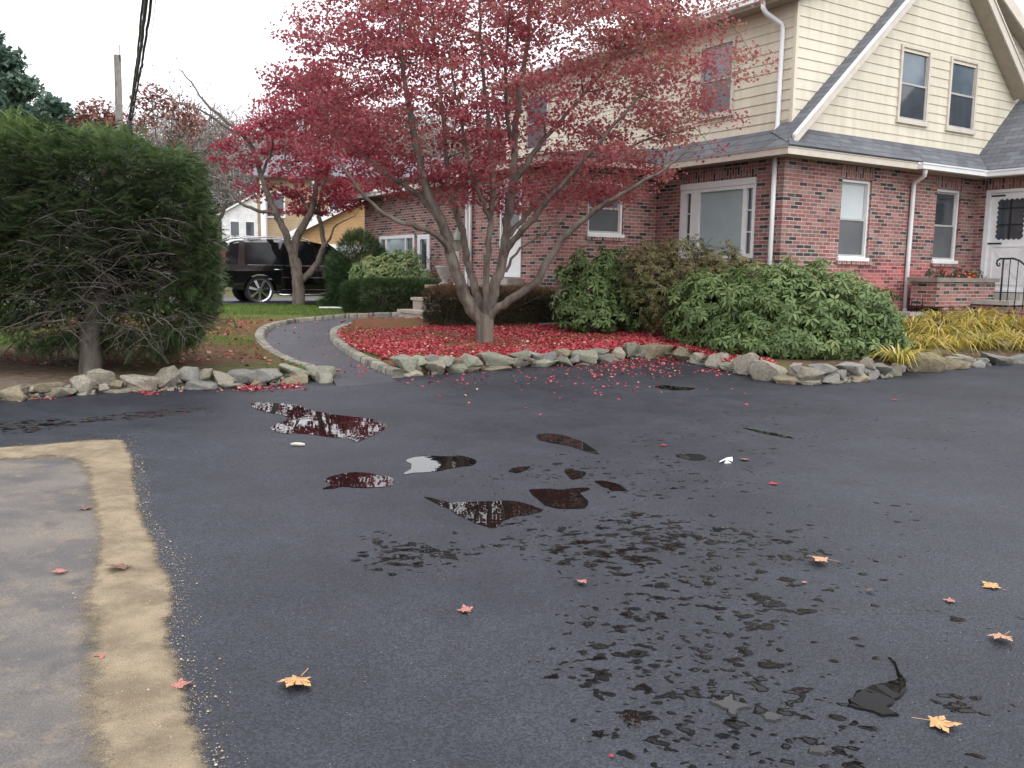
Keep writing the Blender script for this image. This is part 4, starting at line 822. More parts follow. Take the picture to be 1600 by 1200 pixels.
# ---- upper storey: clapboard courses, each board tilted out at its foot
G = lambda c: (lambda z: c)
def boards(name, P, z0, z1, lo, hi, holes, isA, course=.17, lap=.016):
    mb = MB(); z = z0
    while z < z1-1e-3:
        zt = min(z+course, z1); zc = (z+zt)/2
        cuts = sorted([h for h in holes if h[2]-.03 < zc < h[3]+.03])
        edges = [lo]
        for h in cuts: edges += [G(h[0]), G(h[1])]
        edges.append(hi)
        for s0, s1 in zip(edges[::2], edges[1::2]):
            l0, l1, r0, r1 = s0(z), s0(zt), s1(z), s1(zt)
            if r0-l0 < .02 and r1-l1 < .02: continue
            r0 = max(r0, l0+.001); r1 = max(r1, l1+.001)
            q = [P(l0, z, lap), P(r0, z, lap), P(r1, zt, 0.002), P(l1, zt, 0.002)]; b_ = [P(l0, z, -.004), P(r0, z, -.004), P(r0, z, lap), P(l0, z, lap)]
            if isA: q = q[::-1]; b_ = b_[::-1]
            mb.poly(q); mb.poly(b_)
        for h in cuts:                                          # the part of a cut course above or below the opening
            for za, zb_ in ((z, min(zt, h[2])), (max(z, h[3]), zt)):
                if zb_-za > .004:
                    oa = lap+(0.002-lap)*(za-z)/(zt-z); ob = lap+(0.002-lap)*(zb_-z)/(zt-z); q = [P(h[0], za, oa), P(h[1], za, oa), P(h[1], zb_, ob), P(h[0], zb_, ob)]; mb.poly(q[::-1] if isA else q)
        z = zt
    return mb.build(name, M['siding'], house)
pUA = PA(.12)
UW = (1.37, 2.27, 4.43, 5.77); UW2 = (7.35, 8.35, 4.43, 5.77)
boards('upper_side_siding', pUA, 3.98, 6.16, G(0.0), G(9.3), [UW, UW2], True)
mb = MB(); mb.poly([(.12, 9.3, 3.9), (8, 9.3, 3.9), (8, 9.3, 6.2), (4.2, 9.3, 7.8), (.12, 9.3, 6.2)][::-1]); mb.build('upper_rear_siding', M['siding'], house)
GW1 = (3.06, 3.87, 4.46, 5.73); GW2 = (4.66, 5.49, 4.46, 5.73)
lo_ = lambda z: .12 if z < 6.15 else (z-6.1)/.38
hi_ = lambda z: min(5.88+(z-3.96)/.93+.04, 9.0) if z < 6.3 else min(8.9, 4.24+(8.1-z)/.5)
boards('gable_siding', b0, 3.985, 7.9, lo_, hi_, [GW1, GW2], False)
mb = MB(); mb.box(.095, .16, -.018, .05, 3.98, 6.15); mb.build('corner_board', M['siding'], house)
dh_window(pUA, *UW, True, 'glass_blue', 'screen', sashm='greytrim', o=.03, frame='trim', cas=.05); dh_window(pUA, *UW2, True, 'glass_blue', 'screen', sashm='greytrim', o=.03, frame='trim', cas=.05)
for g in (GW1, GW2):
    w = dh_window(b0, g[0]-.07, g[1]+.07, g[2]-.05, g[3]+.07, False, 'glass_blue', 'glass', frame='trim', sashm='greytrim', o=.03, cas=.06)
# gable roof slopes (overhanging the siding), rakes
gz = lambda u: 3.94+.93*u if u < 4.235 else 3.94+.93*4.235-.905*(u-4.235)
mb = MB()
slab(mb, [(-.30, -.30, gz(-.30)), (4.235, -.30, gz(4.235)), (4.235, .30, gz(4.235)), (-.02, .30, gz(-.02))], .05); slab(mb, [(4.235, -.30, gz(4.235)), (7.05, -.30, gz(7.05)), (7.05, .30, gz(7.05)), (4.235, .30, gz(4.235))], .05); mb.build('gable_roof', M['shingle'], house)
def rake(u0, u1, v0, v1, dz0, dz1, zf, mat, name):
    mb = MB(); a = [(u0, v0, zf(u0)+dz0), (u1, v0, zf(u1)+dz0), (u1, v0, zf(u1)+dz1), (u0, v0, zf(u0)+dz1)]; b = [(p[0], v1, p[2]) for p in a]
    mb.poly(a); mb.poly(b[::-1])
    for i in range(4): j = (i+1) % 4; mb.poly([a[j], a[i], b[i], b[j]])
    return mb.build(name, M[mat], house)
rake(-.20, 4.235, -.345, -.305, -.13, .03, gz, 'trim', 'rake_board'); rake(-.20, 4.235, -.365, -.30, .032, .075, gz, 'white', 'rake_drip_edge')
rake(4.235, 7.0, -.345, -.305, -.17, .03, gz, 'trim', 'rake_board'); rake(4.235, 7.0, -.365, -.30, .032, .075, gz, 'trim', 'rake_drip_edge')
rake(-.15, 4.2, -.30, -.02, -.16, -.12, gz, 'trim', 'rake_soffit'); rake(4.25, 6.95, -.30, -.02, -.20, -.16, gz, 'soffit', 'rake_soffit')
# dormer roofs either side of the ridge
dz = lambda u: 6.2+.395*(u+.25); dzr = lambda u: 8.02-.53*(u-4.3)
mb = MB(); slab(mb, [(-.25, -.18, dz(-.25)), (4.25, -.18, dz(4.25)), (4.25, 9.5, dz(4.25)), (-.25, 9.5, dz(-.25))], .05); mb.build('dormer_roof', M['shingle'], house)
mb = MB(); slab(mb, [(4.25, -.25, dzr(4.25)), (9.4, -.25, dzr(9.4)), (9.4, 9.5, dzr(9.4)), (4.25, 9.5, dzr(4.25))], .05); mb.build('dormer_roof', M['shingle'], house)
rake(-.2, 4.2, -.20, -.16, -.20, .0, dz, 'trim', 'rake_board'); rake(4.3, 9.3, -.28, -.24, -.22, .03, dzr, 'trim', 'rake_board'); rake(4.3, 9.3, -.24, -.02, -.22, -.18, dzr, 'soffit', 'rake_soffit')
mb = MB(); mb.box(-.25, .12, -.16, 9.4, 6.08, 6.10); mb.build('dormer_soffit', M['soffit'], house)
mb = MB(); mb.box(-.27, -.24, -.16, 9.4, 6.06, 6.19); mb.build('dormer_fascia', M['trim'], house)
mb = MB(); mb.box(-.38, -.272, -.2, 9.45, 6.10, 6.19); mb.box(-.395, -.381, -.2, 9.45, 6.175, 6.205); mb.build('gutter', M['white'], house)
# downspouts
def spout(pts, r=.042): 
    mb = MB(); mb.tube(pts, r, 8); return mb.build('downspout', M['white'], house)
spout([(-.33, .36, 6.11), (-.33, .36, 5.98), (-.28, .34, 5.90), (.03, .27, 5.76), (.065, .26, 5.66), (.065, .26, 4.05), (.0, .26, 3.96)])
spout([(-.06, .17, ZS), (-.055, .17, 2.4), (-.055, .17, .5)]); spout([(3.40, -.42, ZS+.02), (3.40, -.42, 3.45), (3.45, -.38, 3.39), (3.58, -.10, 3.30), (3.62, -.06, 3.2), (3.62, -.055, 2.0), (3.62, -.055, .82)])
spout([(-2.52, 6.5, ZS), (-2.52, 6.5, 2.4), (-2.52, 6.5, .9)])
mb = MB(); mb.tube([(3.62, -.06, .86), (3.62, -.06, .74), (3.60, -.2, .66)], .05, 8); mb.build('downspout_shoe', M['greytrim'], house)
mb = MB(); mb.box(-1.97, -1.91, 7.6, 7.72, .6, 3.1); mb.build('trim_post', M['white'], house)
# ------------------------------------------------------------------ landing and steps of the side door
st = empty('stone_steps', HW(-3.3, 4.7, .4), HROT); tag(st, 'tan stone landing and steps to the white side door, behind the clipped hedge', 'steps')
def loc(mb, u0, u1, v0, v1, z0, z1): return mb.box(u0+3.3, u1+3.3, v0-4.7, v1-4.7, z0-.4, z1-.4)
mb = MB(); loc(mb, -3.96, -2.465, 3.99, 5.68, .2, 1.12); mb.build('landing_base', M['brick'], st)
mb = MB(); loc(mb, -4.02, -2.465, 3.93, 5.74, 1.12, 1.18); mb.build('landing_slab', M['stepstone'], st)
mb = MB(); loc(mb, -2.85, -2.465, 4.4, 5.4, 1.182, 1.33); mb.build('door_step', M['concrete'], st)
for u0, u1, z, v1 in ((-4.4, -4.022, .93, 5.62), (-4.78, -4.402, .70, 5.45)):
    mb = MB(); loc(mb, u0+.03, u1, 4.36, v1-.05, .2, z-.06); loc(mb, u0, u1, 4.32, v1, z-.058, z); mb.build('step', M['stepstone'], st)
# low flagstone ledge at the wall foot
mb = MB(); q = [HW(-2.9, 3.2, 0), HW(-1.2, 3.15, 0), HW(-1.1, 2.75, 0), HW(-2.95, 2.8, 0)]; zq = .52
mb.poly([(p[0], p[1], zq) for p in q][::-1]); 
for i in range(4): j = (i+1) % 4; mb.poly([(q[i][0], q[i][1], zq), (q[j][0], q[j][1], zq), (q[j][0], q[j][1], .3), (q[i][0], q[i][1], .3)][::-1])
tag(mb.build('stone_ledge', M['stonecap']), 'low flat stone ledge at the foot of the brick corner beside the hedge', 'ledge')
# ------------------------------------------------------------------ entry stoop, planter, railing
sp = empty('brick_stoop', HW(5.2, -1.2, .6), HROT); tag(sp, 'brick stoop with a concrete top in front of the scalloped white door', 'stoop')
def loc2(mb, u0, u1, v0, v1, z0, z1): return mb.box(u0-5.2, u1-5.2, v0+1.2, v1+1.2, z0-.6, z1-.6)
mb = MB(); loc2(mb, 4.66, 5.865, -1.5, -.03, .3, .98); mb.build('brick_base', M['brick'], sp)
mb = MB(); loc2(mb, 4.60, 5.865, -1.56, -.03, .98, 1.06); mb.build('concrete_top', M['concrete'], sp)
mb = MB(); loc2(mb, 5.45, 5.865, -1.3, -.1, 1.062, 1.19); mb.build('door_step', M['concrete'], sp)
for k, (z, v0) in enumerate(((.90, -1.9), (.74, -2.25), (.58, -2.6))):
    mb = MB(); loc2(mb, 4.66, 5.865, v0, v0+.34 if k else -1.562, .25, z); mb.build('lower_step', M['brick'], sp)
pl = empty('brick_planter', HW(4.5, -.8, .7), HROT); tag(pl, 'raised brick planter with a stone cap under the right hand window', 'planter')
def loc3(mb, u0, u1, v0, v1, z0, z1): return mb.box(u0-4.5, u1-4.5, v0+.8, v1+.8, z0-.7, z1-.7)
vf = -.80
mb = MB(); loc3(mb, 3.72, 5.15, vf+.06, -.33, .3, .93); mb.build('brick_foot', M['brick'], pl)
mb = MB(); loc3(mb, 3.46, 5.44, vf, -.27, .93, 1.40)
mb.build('brick_box', M['brick'], pl)
for k in range(4):
    mb = MB(); u_0 = 3.74+k*.38; loc3(mb, u_0, u_0+.17, vf+.015, vf+.058, .86, .928); mb.build('corbel', M['brick'], pl)
mb = MB(); u0, u1, v0, v1 = 3.38, 5.50, vf-.05, -.22
loc3(mb, u0, u1, v0, v0+.12, 1.40, 1.48); loc3(mb, u0, u1, v1-.12, v1, 1.40, 1.48); loc3(mb, u0, u0+.12, v0+.12, v1-.12, 1.40, 1.48); loc3(mb, u1-.12, u1, v0+.12, v1-.12, 1.40, 1.48); mb.build('stone_cap', M['stonecap'], pl)
mb = MB(); loc3(mb, u0+.12, u1-.12, v0+.12, v1-.12, 1.402, 1.46); mb.build('soil', M['bark_dark'], pl)
rl = empty('iron_railing', HW(4.75, -1.3, 1.06), HROT); tag(rl, 'black wrought iron handrail with a curled end at the entry stoop', 'railing')
mb = MB(); mb.tube([(0, 0, 0), (0, 0, .78)], .017, 6); mb.build('post', M['metal_black'], rl)
R3 = [(0, .10, .66), (0, .125, .70), (0, .12, .76), (0, .06, .80), (0, 0, .795), (0, -.18, .80), (0, -.30, .76), (0, -.7, .45), (0, -1.1, .16)]
mb = MB(); mb.tube(R3, .018, 6); mb.tube([(0, .10, .66), (0, .07, .655), (0, .06, .69), (0, .08, .71)], .012, 6); mb.build('top_rail', M['metal_black'], rl)
for k in range(6):
    y = -.13-.15*k; zt = np.interp(-y, [0, .18, .30, .7, 1.1], [.795, .80, .76, .45, .16]); zb = 0 if y > -.28 else (-.16 if y > -.6 else -.32)
    mb = MB(); mb.tube([(0, y, zb), (0, y, zt)], .009, 5); mb.build('baluster', M['metal_black'], rl)
# basement window guard
wg = empty('window_guard', HW(3.05, -.5, .72), HROT); tag(wg, 'short black iron bars above a pale sill at the wall foot left of the planter', 'window guard')
mb = MB(); mb.box(-.02, .52, -.06, .3, -.3, .10); mb.build('sill', M['concrete'], wg)
for k in range(3):
    mb = MB(); mb.tube([(.06+.17*k, -.03, .10), (.06+.17*k, -.03, .34), (.09+.17*k, -.03, .36)], .010, 5); mb.build('bar', M['metal_black'], wg)
# flowers in the planter
M['flower_or'] = plain('orange_petals', (.75, .16, .03), .6, .2, 30); M['flower_pk'] = plain('coral_petals', (.62, .16, .13), .6, .2, 30); M['flower_leaf'] = plain('grey_green_foliage', (.10, .13, .09), .6, .3, 30)
for k, (uu, kind, lab) in enumerate([(3.62, 0, 'grey green foliage plant at the left end of the planter'), (3.98, 1, 'coral flowering plant near the left of the planter'), (4.28, 0, 'grey green foliage plant in the middle left of the planter'), (4.58, 1, 'coral flowering plant in the middle of the planter'), (4.90, 2, 'bright orange flowering plant toward the right of the planter'), (5.22, 0, 'dark foliage plant at the right end of the planter')]):
    e = empty('flower_plant', HW(uu, -.55, 1.46), 0); tag(e, lab, 'plant', 'plants in the brick planter')
    m_ = 90; d = rand_dirs(m_); d[:, 2] = np.abs(d[:, 2]); P = d*RNG.uniform(.05, .17, (m_, 1))
    tv = [(0, 0, 0), (.35, .5, .06), (0, 1, 0), (-.35, .5, .06)]
    V, Fs, T = instanced(tv, [(0, 1, 2, 3)], P, frames(d+RNG.normal(0, .4, d.shape)), RNG.uniform(.04, .08, m_), RNG.random(m_))
    np_mesh('foliage', V, Fs, M['flower_leaf'], e)
    if kind:
        m_ = 26; d = rand_dirs(m_); d[:, 2] = np.abs(d[:, 2])+.2; P = d/np.linalg.norm(d, axis=1, keepdims=True)*RNG.uniform(.12, .19, (m_, 1))
        V, Fs, T = instanced([(.5, 0, 0), (.15, .5, .1), (-.45, .3, 0), (-.45, -.3, .1), (.15, -.5, 0)], [(0, 1, 2, 3, 4)], P, frames(rand_dirs(m_)), RNG.uniform(.05, .09, m_), RNG.random(m_))
        np_mesh('blossoms', V, Fs, M['flower_or' if kind == 2 else 'flower_pk'], e)
# lamp on the landing, stone urn
lp = empty('lamp_post', HW(-3.72, 4.9, 1.18), HROT); tag(lp, 'short white lamp post with a pointed verdigris roofed lantern behind the maple limbs', 'lamp post')
M['verdigris'] = plain('verdigris_roof', (.22, .25, .19), .6, .15, 8); M['lantern'] = plain('lantern_body', (.30, .31, .24), .5, .15, 9)
mb = MB(); mb.lathe([(.07, 0), (.07, .04), (.04, .06), (.035, .66), (.05, .68)], n=12); mb.build('post', M['white'], lp)
mb = MB(); mb.lathe([(.001, 1.16), (.012, 1.14), (.03, 1.08), (.15, .90), (.155, .885), (.11, .88)], n=6); mb.build('lantern_roof', M['verdigris'], lp)
mb = MB(); mb.lathe([(.10, .88), (.085, .72), (.06, .68), (.0, .68)], n=6); mb.build('lantern_body', M['lantern'], lp)
ur = tag(MB().lathe([(0, 0), (.12, 0), (.12, .03), (.05, .07), (.05, .10), (.11, .18), (.16, .30), (.17, .34), (.19, .36), (.19, .39), (.15, .39), (.14, .33), (0, .32)], n=20).build('garden_urn', M['concrete']), 'weathered stone urn standing on the landing beside the lamp', 'urn')
ur.location = HW(-3.80, 5.28, 1.18); ur.rotation_euler = (0, 0, .3)
# ================================================================== TREES AND SHRUBS
def tubes_mesh(name, paths, mat, parent=None, n=6):
    """paths: list of (pts (k,3), radii (k,)) -> ONE mesh"""
    Vs = []; Fs = []; b = 0
    for P, R in paths:
        P = np.asarray(P, float); R = np.asarray(R, float); k = len(P); nn = n if R[0] > .012 else (4 if R[0] > .005 else 3)
        T = np.gradient(P, axis=0); T /= np.linalg.norm(T, axis=1, keepdims=True)+1e-9
        a = np.where(np.abs(T[:, 2:3]) < .9, [[0, 0, 1.]], [[1., 0, 0]]); a = np.tile(a[0], (k, 1))
        x = np.cross(a, T); x /= np.linalg.norm(x, axis=1, keepdims=True)+1e-9; y = np.cross(T, x)
        th = np.arange(nn)*2*math.pi/nn
        ring = P[:, None]+R[:, None, None]*(x[:, None]*np.cos(th)[None, :, None]+y[:, None]*np.sin(th)[None, :, None])
        Vs.append(ring.reshape(-1, 3)); i = np.arange(k-1)[:, None]*nn; j = np.arange(nn)[None]; j2 = (j+1) % nn
        Fs.append(np.stack([b+i+j, b+i+j2, b+i+nn+j2, b+i+nn+j], -1).reshape(-1, 4)); b += k*nn
    return np_mesh(name, np.concatenate(Vs), np.concatenate(Fs), mat, parent, smooth=True)
def curve3(P, r0, r1, step=.12, wob=.012):
    P = smooth_line(np.array(P, float), 8); d = np.r_[0, np.cumsum(np.linalg.norm(np.diff(P, axis=0), axis=1))]; n = max(4, int(d[-1]/step)); s = np.linspace(0, d[-1], n)
    Q = np.stack([np.interp(s, d, P[:, i]) for i in range(3)], 1); Q[1:-1] += RNG.normal(0, wob, (n-2, 3)); return Q, np.linspace(r0, r1, n)**1.0
def twig_to(a, b, r0, r1, sag=.12, k=7):
    """curved twig from a limb point a out to b, arriving flatter"""
    a, b = np.array(a), np.array(b); L = np.linalg.norm(b-a); m_ = (a+b)/2+np.array([0, 0, 1])*L*sag+RNG.normal(0, .05*L, 3)
    t = np.linspace(0, 1, k)[:, None]; P = (1-t)**2*a+2*t*(1-t)*m_+t*t*b; P[1:-1] += RNG.normal(0, .012*L, (k-2, 3)); return P, np.linspace(r0, r1, k)
LEAF5 = [(0, 0, 0), (.32, .28, .05), (.5, .62, .0), (.2, .62, .04), (0, 1, -.02), (-.2, .62, .04), (-.5, .62, .0), (-.32, .28, .05)]
LEAF5F = [(0, 1, 2, 3), (0, 3, 4), (0, 4, 5), (0, 5, 6, 7)]
KITE = [(0, 0, 0), (.38, .45, .06), (0, 1, 0), (-.38, .45, .06)]; KITEF = [(0, 1, 2, 3)]
def grow(root, limbs, inside, n_cl, box, leaf_n, leaf_s, mat_leaf, mat_bark, cl_r=(.28, .5), flat=.3, hang=.35, seed=1, tintf=None, order_r=.02):
    """limbs: list of paths; clusters sampled in a crown volume are tied back to the nearest limb/branch node"""
    global RNG
    RNG = np.random.default_rng(seed)
    paths = list(limbs); nodes = np.concatenate([p[len(p)//3:] for p, r in limbs]); nr = np.concatenate([r[len(p)//3:] for p, r in limbs])
    cl = []
    lo, hi = np.array(box[0]), np.array(box[1])
    while len(cl) < n_cl:
        q = lo+(hi-lo)*RNG.random((4000, 3)); q = q[inside(q)]
        for p in q:
            if len(cl) >= n_cl: break
            cl.append(p)
    cl = np.array(cl); ctr = nodes.mean(0)
    order = np.argsort(np.min(((cl[:, None]-nodes[None])**2).sum(-1), 1))
    for k in order:
        p = cl[k]; d = nodes-p; dist = np.linalg.norm(d, axis=1)
        pen = dist+np.where(d[:, 2] > .1, .8*d[:, 2], 0)          # prefer to come from below and inside
        j = int(np.argmin(pen)); a = nodes[j]; r0 = min(nr[j]*.62, .008+.013*dist[j])
        P, R = twig_to(a, p, max(r0, .004), .0028, .10)
        paths.append((P, R)); nodes = np.concatenate([nodes, P[2:]]); nr = np.concatenate([nr, R[2:]])
    tubes_mesh('branches', paths, mat_bark, root)
    # leaves: flattened sprays round every cluster centre
    m_ = n_cl*leaf_n; ci = np.repeat(np.arange(n_cl), leaf_n); cr = RNG.uniform(cl_r[0], cl_r[1], n_cl)[ci]
    off = rand_dirs(m_)*(RNG.random(m_)**.45*cr)[:, None]; off[:, 2] *= flat
    tilt = RNG.normal(0, .22, (n_cl, 2))[ci]; off[:, 2] += tilt[:, 0]*off[:, 0]+tilt[:, 1]*off[:, 1]
    P = cl[ci]+off; ok = inside(P, 1.06); P = P[ok]; off = off[ok]; ci = ci[ok]; m_ = len(P)
    d = off.copy(); d[:, 2] = -hang*np.linalg.norm(off, axis=1)-.05; d += RNG.normal(0, .18, d.shape)
    base = RNG.random(n_cl)[ci]; tint = np.clip(.62*base+.38*RNG.random(m_)+(tintf(P) if tintf else 0), 0, 1)
    V, Fs, T = instanced(LEAF5, LEAF5F, P, frames(d, RNG.normal(0, .7, m_)), RNG.uniform(leaf_s[0], leaf_s[1], m_), tint)
    np_mesh('crown', V, Fs, mat_leaf, root, tint=T)
def pix(P): return [aty(x, y, Y) for x, y, Y in P]
# ---------------------------------------------------------------- the red maple in the bed
b0_ = on_ground(757, 534); TY = b0_[1]
mt = empty('red_maple', b0_); tag(mt, 'large spreading red maple in the leaf covered bed before the brick house', 'tree')
def L(P, r0, r1): 
    Q, R = curve3([np.array(aty(x, y, TY+dy))-np.array(b0_) for x, y, dy in P], r0*(1.22 if r0 < .1 else 1.08), r1*1.25, .10, .010); return Q, R
limbs = [L([(757, 541, 0), (757, 525, 0), (757, 508, 0), (757, 492, 0)], .145, .125),
 L([(756, 505, 0), (738, 487, -.05), (727, 462, -.12), (716, 435, -.2), (707, 405, -.25), (701, 375, -.3), (690, 345, -.4), (672, 310, -.5), (660, 270, -.55), (648, 215, -.6), (636, 150, -.7), (628, 90, -.8), (625, 30, -.8)], .088, .018),
 L([(706, 400, -.25), (692, 378, -.4), (672, 362, -.55), (645, 352, -.7), (612, 342, -.8), (580, 318, -.9), (548, 280, -1.0), (520, 240, -1.1)], .045, .010),
 L([(690, 345, -.4), (668, 318, -.2), (640, 296, .1), (600, 268, .3), (560, 235, .5), (520, 190, .6), (480, 140, .6)], .045, .010),
 L([(757, 498, 0), (748, 468, .2), (737, 435, .4), (729, 405, .6), (724, 370, .75), (712, 330, .9), (700, 290, 1.0), (697, 235, 1.1), (690, 160, 1.2), (680, 80, 1.3), (675, 0, 1.3)], .060, .014),
 L([(758, 495, 0), (758, 460, -.1), (760, 425, -.15), (763, 385, -.2), (766, 345, -.25), (771, 300, -.3), (768, 240, -.3), (760, 160, -.35), (752, 80, -.4), (748, -20, -.4)], .052, .014),
 L([(766, 345, -.25), (758, 325, -.4), (748, 300, -.6), (735, 260, -.9), (722, 200, -1.2), (710, 130, -1.5), (700, 70, -1.7)], .028, .009),
 L([(759, 497, 0), (769, 465, .05), (779, 430, .1), (786, 400, .12), (791, 365, .15), (796, 325, .15), (801, 285, .15), (803, 240, .15), (808, 180, .1), (818, 110, .1), (826, 40, 0), (830, -40, 0)], .080, .020),
 L([(784, 408, .12), (796, 385, 0), (815, 360, -.2), (840, 335, -.4), (862, 305, -.6), (890, 275, -.8), (925, 235, -1.0), (965, 190, -1.2), (1010, 140, -1.3)], .045, .010),
 L([(800, 290, .15), (818, 262, .3), (842, 228, .5), (875, 190, .7), (910, 150, .8), (950, 100, .9), (985, 50, .9)], .040, .010),
 L([(790, 372, .15), (812, 348, .3), (838, 315, .5), (872, 288, .6), (915, 262, .7), (970, 235, .7), (1030, 212, .6), (1085, 200, .5)], .034, .008),
 L([(759, 500, 0), (775, 482, -.1), (800, 467, -.2), (832, 446, -.3), (850, 420, -.4), (872, 383, -.5), (905, 348, -.7), (945, 318, -.9), (990, 292, -1.1), (1040, 262, -1.3), (1090, 225, -1.4)], .062, .010),
 L([(790, 425, .1), (800, 405, .05), (815, 385, 0), (838, 372, -.1), (862, 358, -.2), (885, 340, -.2)], .020, .006),
 L([(803, 240, .15), (795, 190, -.2), (790, 130, -.6), (792, 60, -1.0), (800, -10, -1.2)], .030, .010)]
cC = np.array([-.15, 14.25, 4.45])-np.array(b0_)
def in_maple(q, k=1.0):
    W = q+np.array(b0_); x, y, z = W[:, 0], W[:, 1], W[:, 2]
    e = ((x-np.where(z < 4.6, -.08, .08))/np.where((x < 0) & (z < 5), 3.9, np.where((x > 0) & (z < 5.4), 3.85, 3.70))/k)**2+((y-14.2)/2.75/k)**2+((z-4.55)/np.where(z > 4.55, 2.75, 2.2)/k)**2 < 1
    rr = np.hypot((x+.3), (y-14.2)*1.2); zlow = np.where(x < -.3, 2.50+.16*np.clip(rr-1.6, 0, 9)**1.3, 2.42+.12*np.clip(rr-1.2, 0, 9)**1.4)
    u, v = to_uv(x, y)
    ho = ((v > 2.75) & (u > -3.0) & (z < 4.15)) | ((u > -.55) & (v > -.6)) | ((v > 2.8) & (u > -.4))
    gap = vnoise(x*1.0+z*.7, y+z*.9, .95, 55, 2)
    lean = (x+.3)/4.2
    dens = np.where(z < 3.3, .62, .46)
    side = ~((x < -2.4) & (z < 2.85)) & ~((x > 2.3) & (z < 2.8))
    inner = ((((x+.1)/3.8)**2+((y-14.2)/2.75)**2+((z-4.3)/2.3)**2) < np.where(z < 4.2, .46, .28)) & (z < 5.2) & (RNG.random(len(x)) < .70) & (k == 1.0)
    return e & (z > zlow*.99) & ~ho & (gap > 1-dens-.30) & side & ~inner & ~((x > 2.5) & (RNG.random(len(x)) < .34))
def mt_tint(P): return np.clip((P[:, 2]-3.4)*.07+P[:, 0]*.055, -.25, .25)
grow(mt, limbs, in_maple, 1000, ([-4.2, -3.0, 1.9], [4.6, 2.9, 7.3]), 80, (.038, .072), M['red_leaf'], M['bark_maple'], seed=5, tintf=mt_tint)
# ---------------------------------------------------------------- the small maple by the parked car
b1 = on_ground(465, 476); TY2 = b1[1]
m2 = empty('crimson_maple', b1); tag(m2, 'smaller crimson maple standing on the lawn in front of the black car', 'tree')
def L2(P, r0, r1): return curve3([np.array(aty(x, y, TY2+dy))-np.array(b1) for x, y, dy in P], r0*1.15, r1*1.2, .14, .014)
limbs2 = [L2([(465, 480, 0), (466, 462, 0), (466, 445, 0), (464, 425, 0), (460, 405, 0)], .17, .13),
 L2([(461, 415, 0), (458, 392, 0), (464, 370, .1), (476, 350, .2), (486, 330, .2), (492, 305, .2), (495, 270, .2), (490, 220, .2), (480, 170, .2)], .12, .02),
 L2([(460, 408, 0), (452, 385, -.1), (446, 365, -.2), (440, 350, -.2), (432, 335, -.3), (424, 318, -.3), (416, 298, -.4), (408, 275, -.4), (396, 235, -.5), (380, 212, -.6), (345, 182, -.7), (318, 158, -.8), (300, 132, -.8), (280, 108, -.8)], .10, .012),
 L2([(432, 335, -.3), (415, 331, -.5), (398, 328, -.7), (378, 318, -.9), (362, 300, -1.0), (345, 265, -1.0), (330, 220, -.9)], .05, .01),
 L2([(385, 215, -.6), (358, 203, -.6), (320, 175, -.6), (290, 165, -.5), (255, 145, -.5), (222, 125, -.5)], .04, .008),
 L2([(465, 445, 0), (480, 432, .1), (492, 415, .2), (502, 398, .2), (506, 378, .3), (500, 350, .3), (498, 325, .3), (505, 290, .3), (515, 250, .3)], .10, .018),
 L2([(504, 392, .2), (515, 372, 0), (525, 352, -.1), (545, 342, -.2), (555, 338, -.2)], .035, .010),
 L2([(408, 275, -.4), (420, 250, -.5), (428, 215, -.6), (425, 170, -.6), (415, 120, -.5)], .04, .01),
 L2([(486, 330, .2), (470, 310, .4), (455, 280, .6), (445, 240, .7), (445, 190, .8)], .04, .01)]
B1 = np.array(b1)
def in_m2(q, k=1.0):
    W = q+B1; x, y, z = W[:, 0], W[:, 1], W[:, 2]; cx = -6.0
    e = ((x-cx)/2.5/k)**2+((y-TY2)/2.0/k)**2+((z-4.35)/1.5/k)**2 < 1
    e2 = ((x-cx-.5)/2.0/k)**2+((y-TY2)/1.7/k)**2+((z-5.7)/1.4/k)**2 < 1
    gap = vnoise(x+z*.7, y+z*.9, .8, 65, 2)
    return (e | e2) & (gap > .50) & (z > 2.95+.08*np.abs(x-cx)) & ((k != 1.0) | (RNG.random(len(x)) > .7*((((x-cx)/2.5)**2+((y-TY2)/2.0)**2+((z-4.6)/1.6)**2) < .38)))
grow(m2, limbs2, in_m2, 400, ([-2.9, -2, 2.2], [2.9, 2, 7.0]), 46, (.07, .115), M['crimson_leaf'], M['bark_maple'], cl_r=(.25, .5), seed=9)
# bare twigs on its upper left limbs, with a few leaves left
RNG = np.random.default_rng(12); tw = []
for Q, R in (limbs2[2], limbs2[3], limbs2[4]):
    for i in range(len(Q)//2, len(Q), 1):
        if RNG.random() < .75:
            e = Q[i]+rand_dirs(1)[0]*[1, .8, .6]*RNG.uniform(.25, .7)+np.array([-.1, 0, .2]); P, R_ = twig_to(Q[i], e, .008, .003, .1, 6); tw.append((P, R_))
            for _ in range(2): tw.append(twig_to(P[3], P[3]+rand_dirs(1)[0]*RNG.uniform(.12, .35), .004, .002, .05, 4))
tubes_mesh('bare_twigs', tw, M['bark_maple'], m2)
tips = np.array([p[0][-1] for p in tw]); tips = tips[RNG.random(len(tips)) < .5]
V, Fs, T = instanced(LEAF5, LEAF5F, tips, frames(rand_dirs(len(tips))), RNG.uniform(.06, .1, len(tips)), RNG.random(len(tips)))
np_mesh('last_leaves', V, Fs, M['red_leaf'], m2, tint=T)
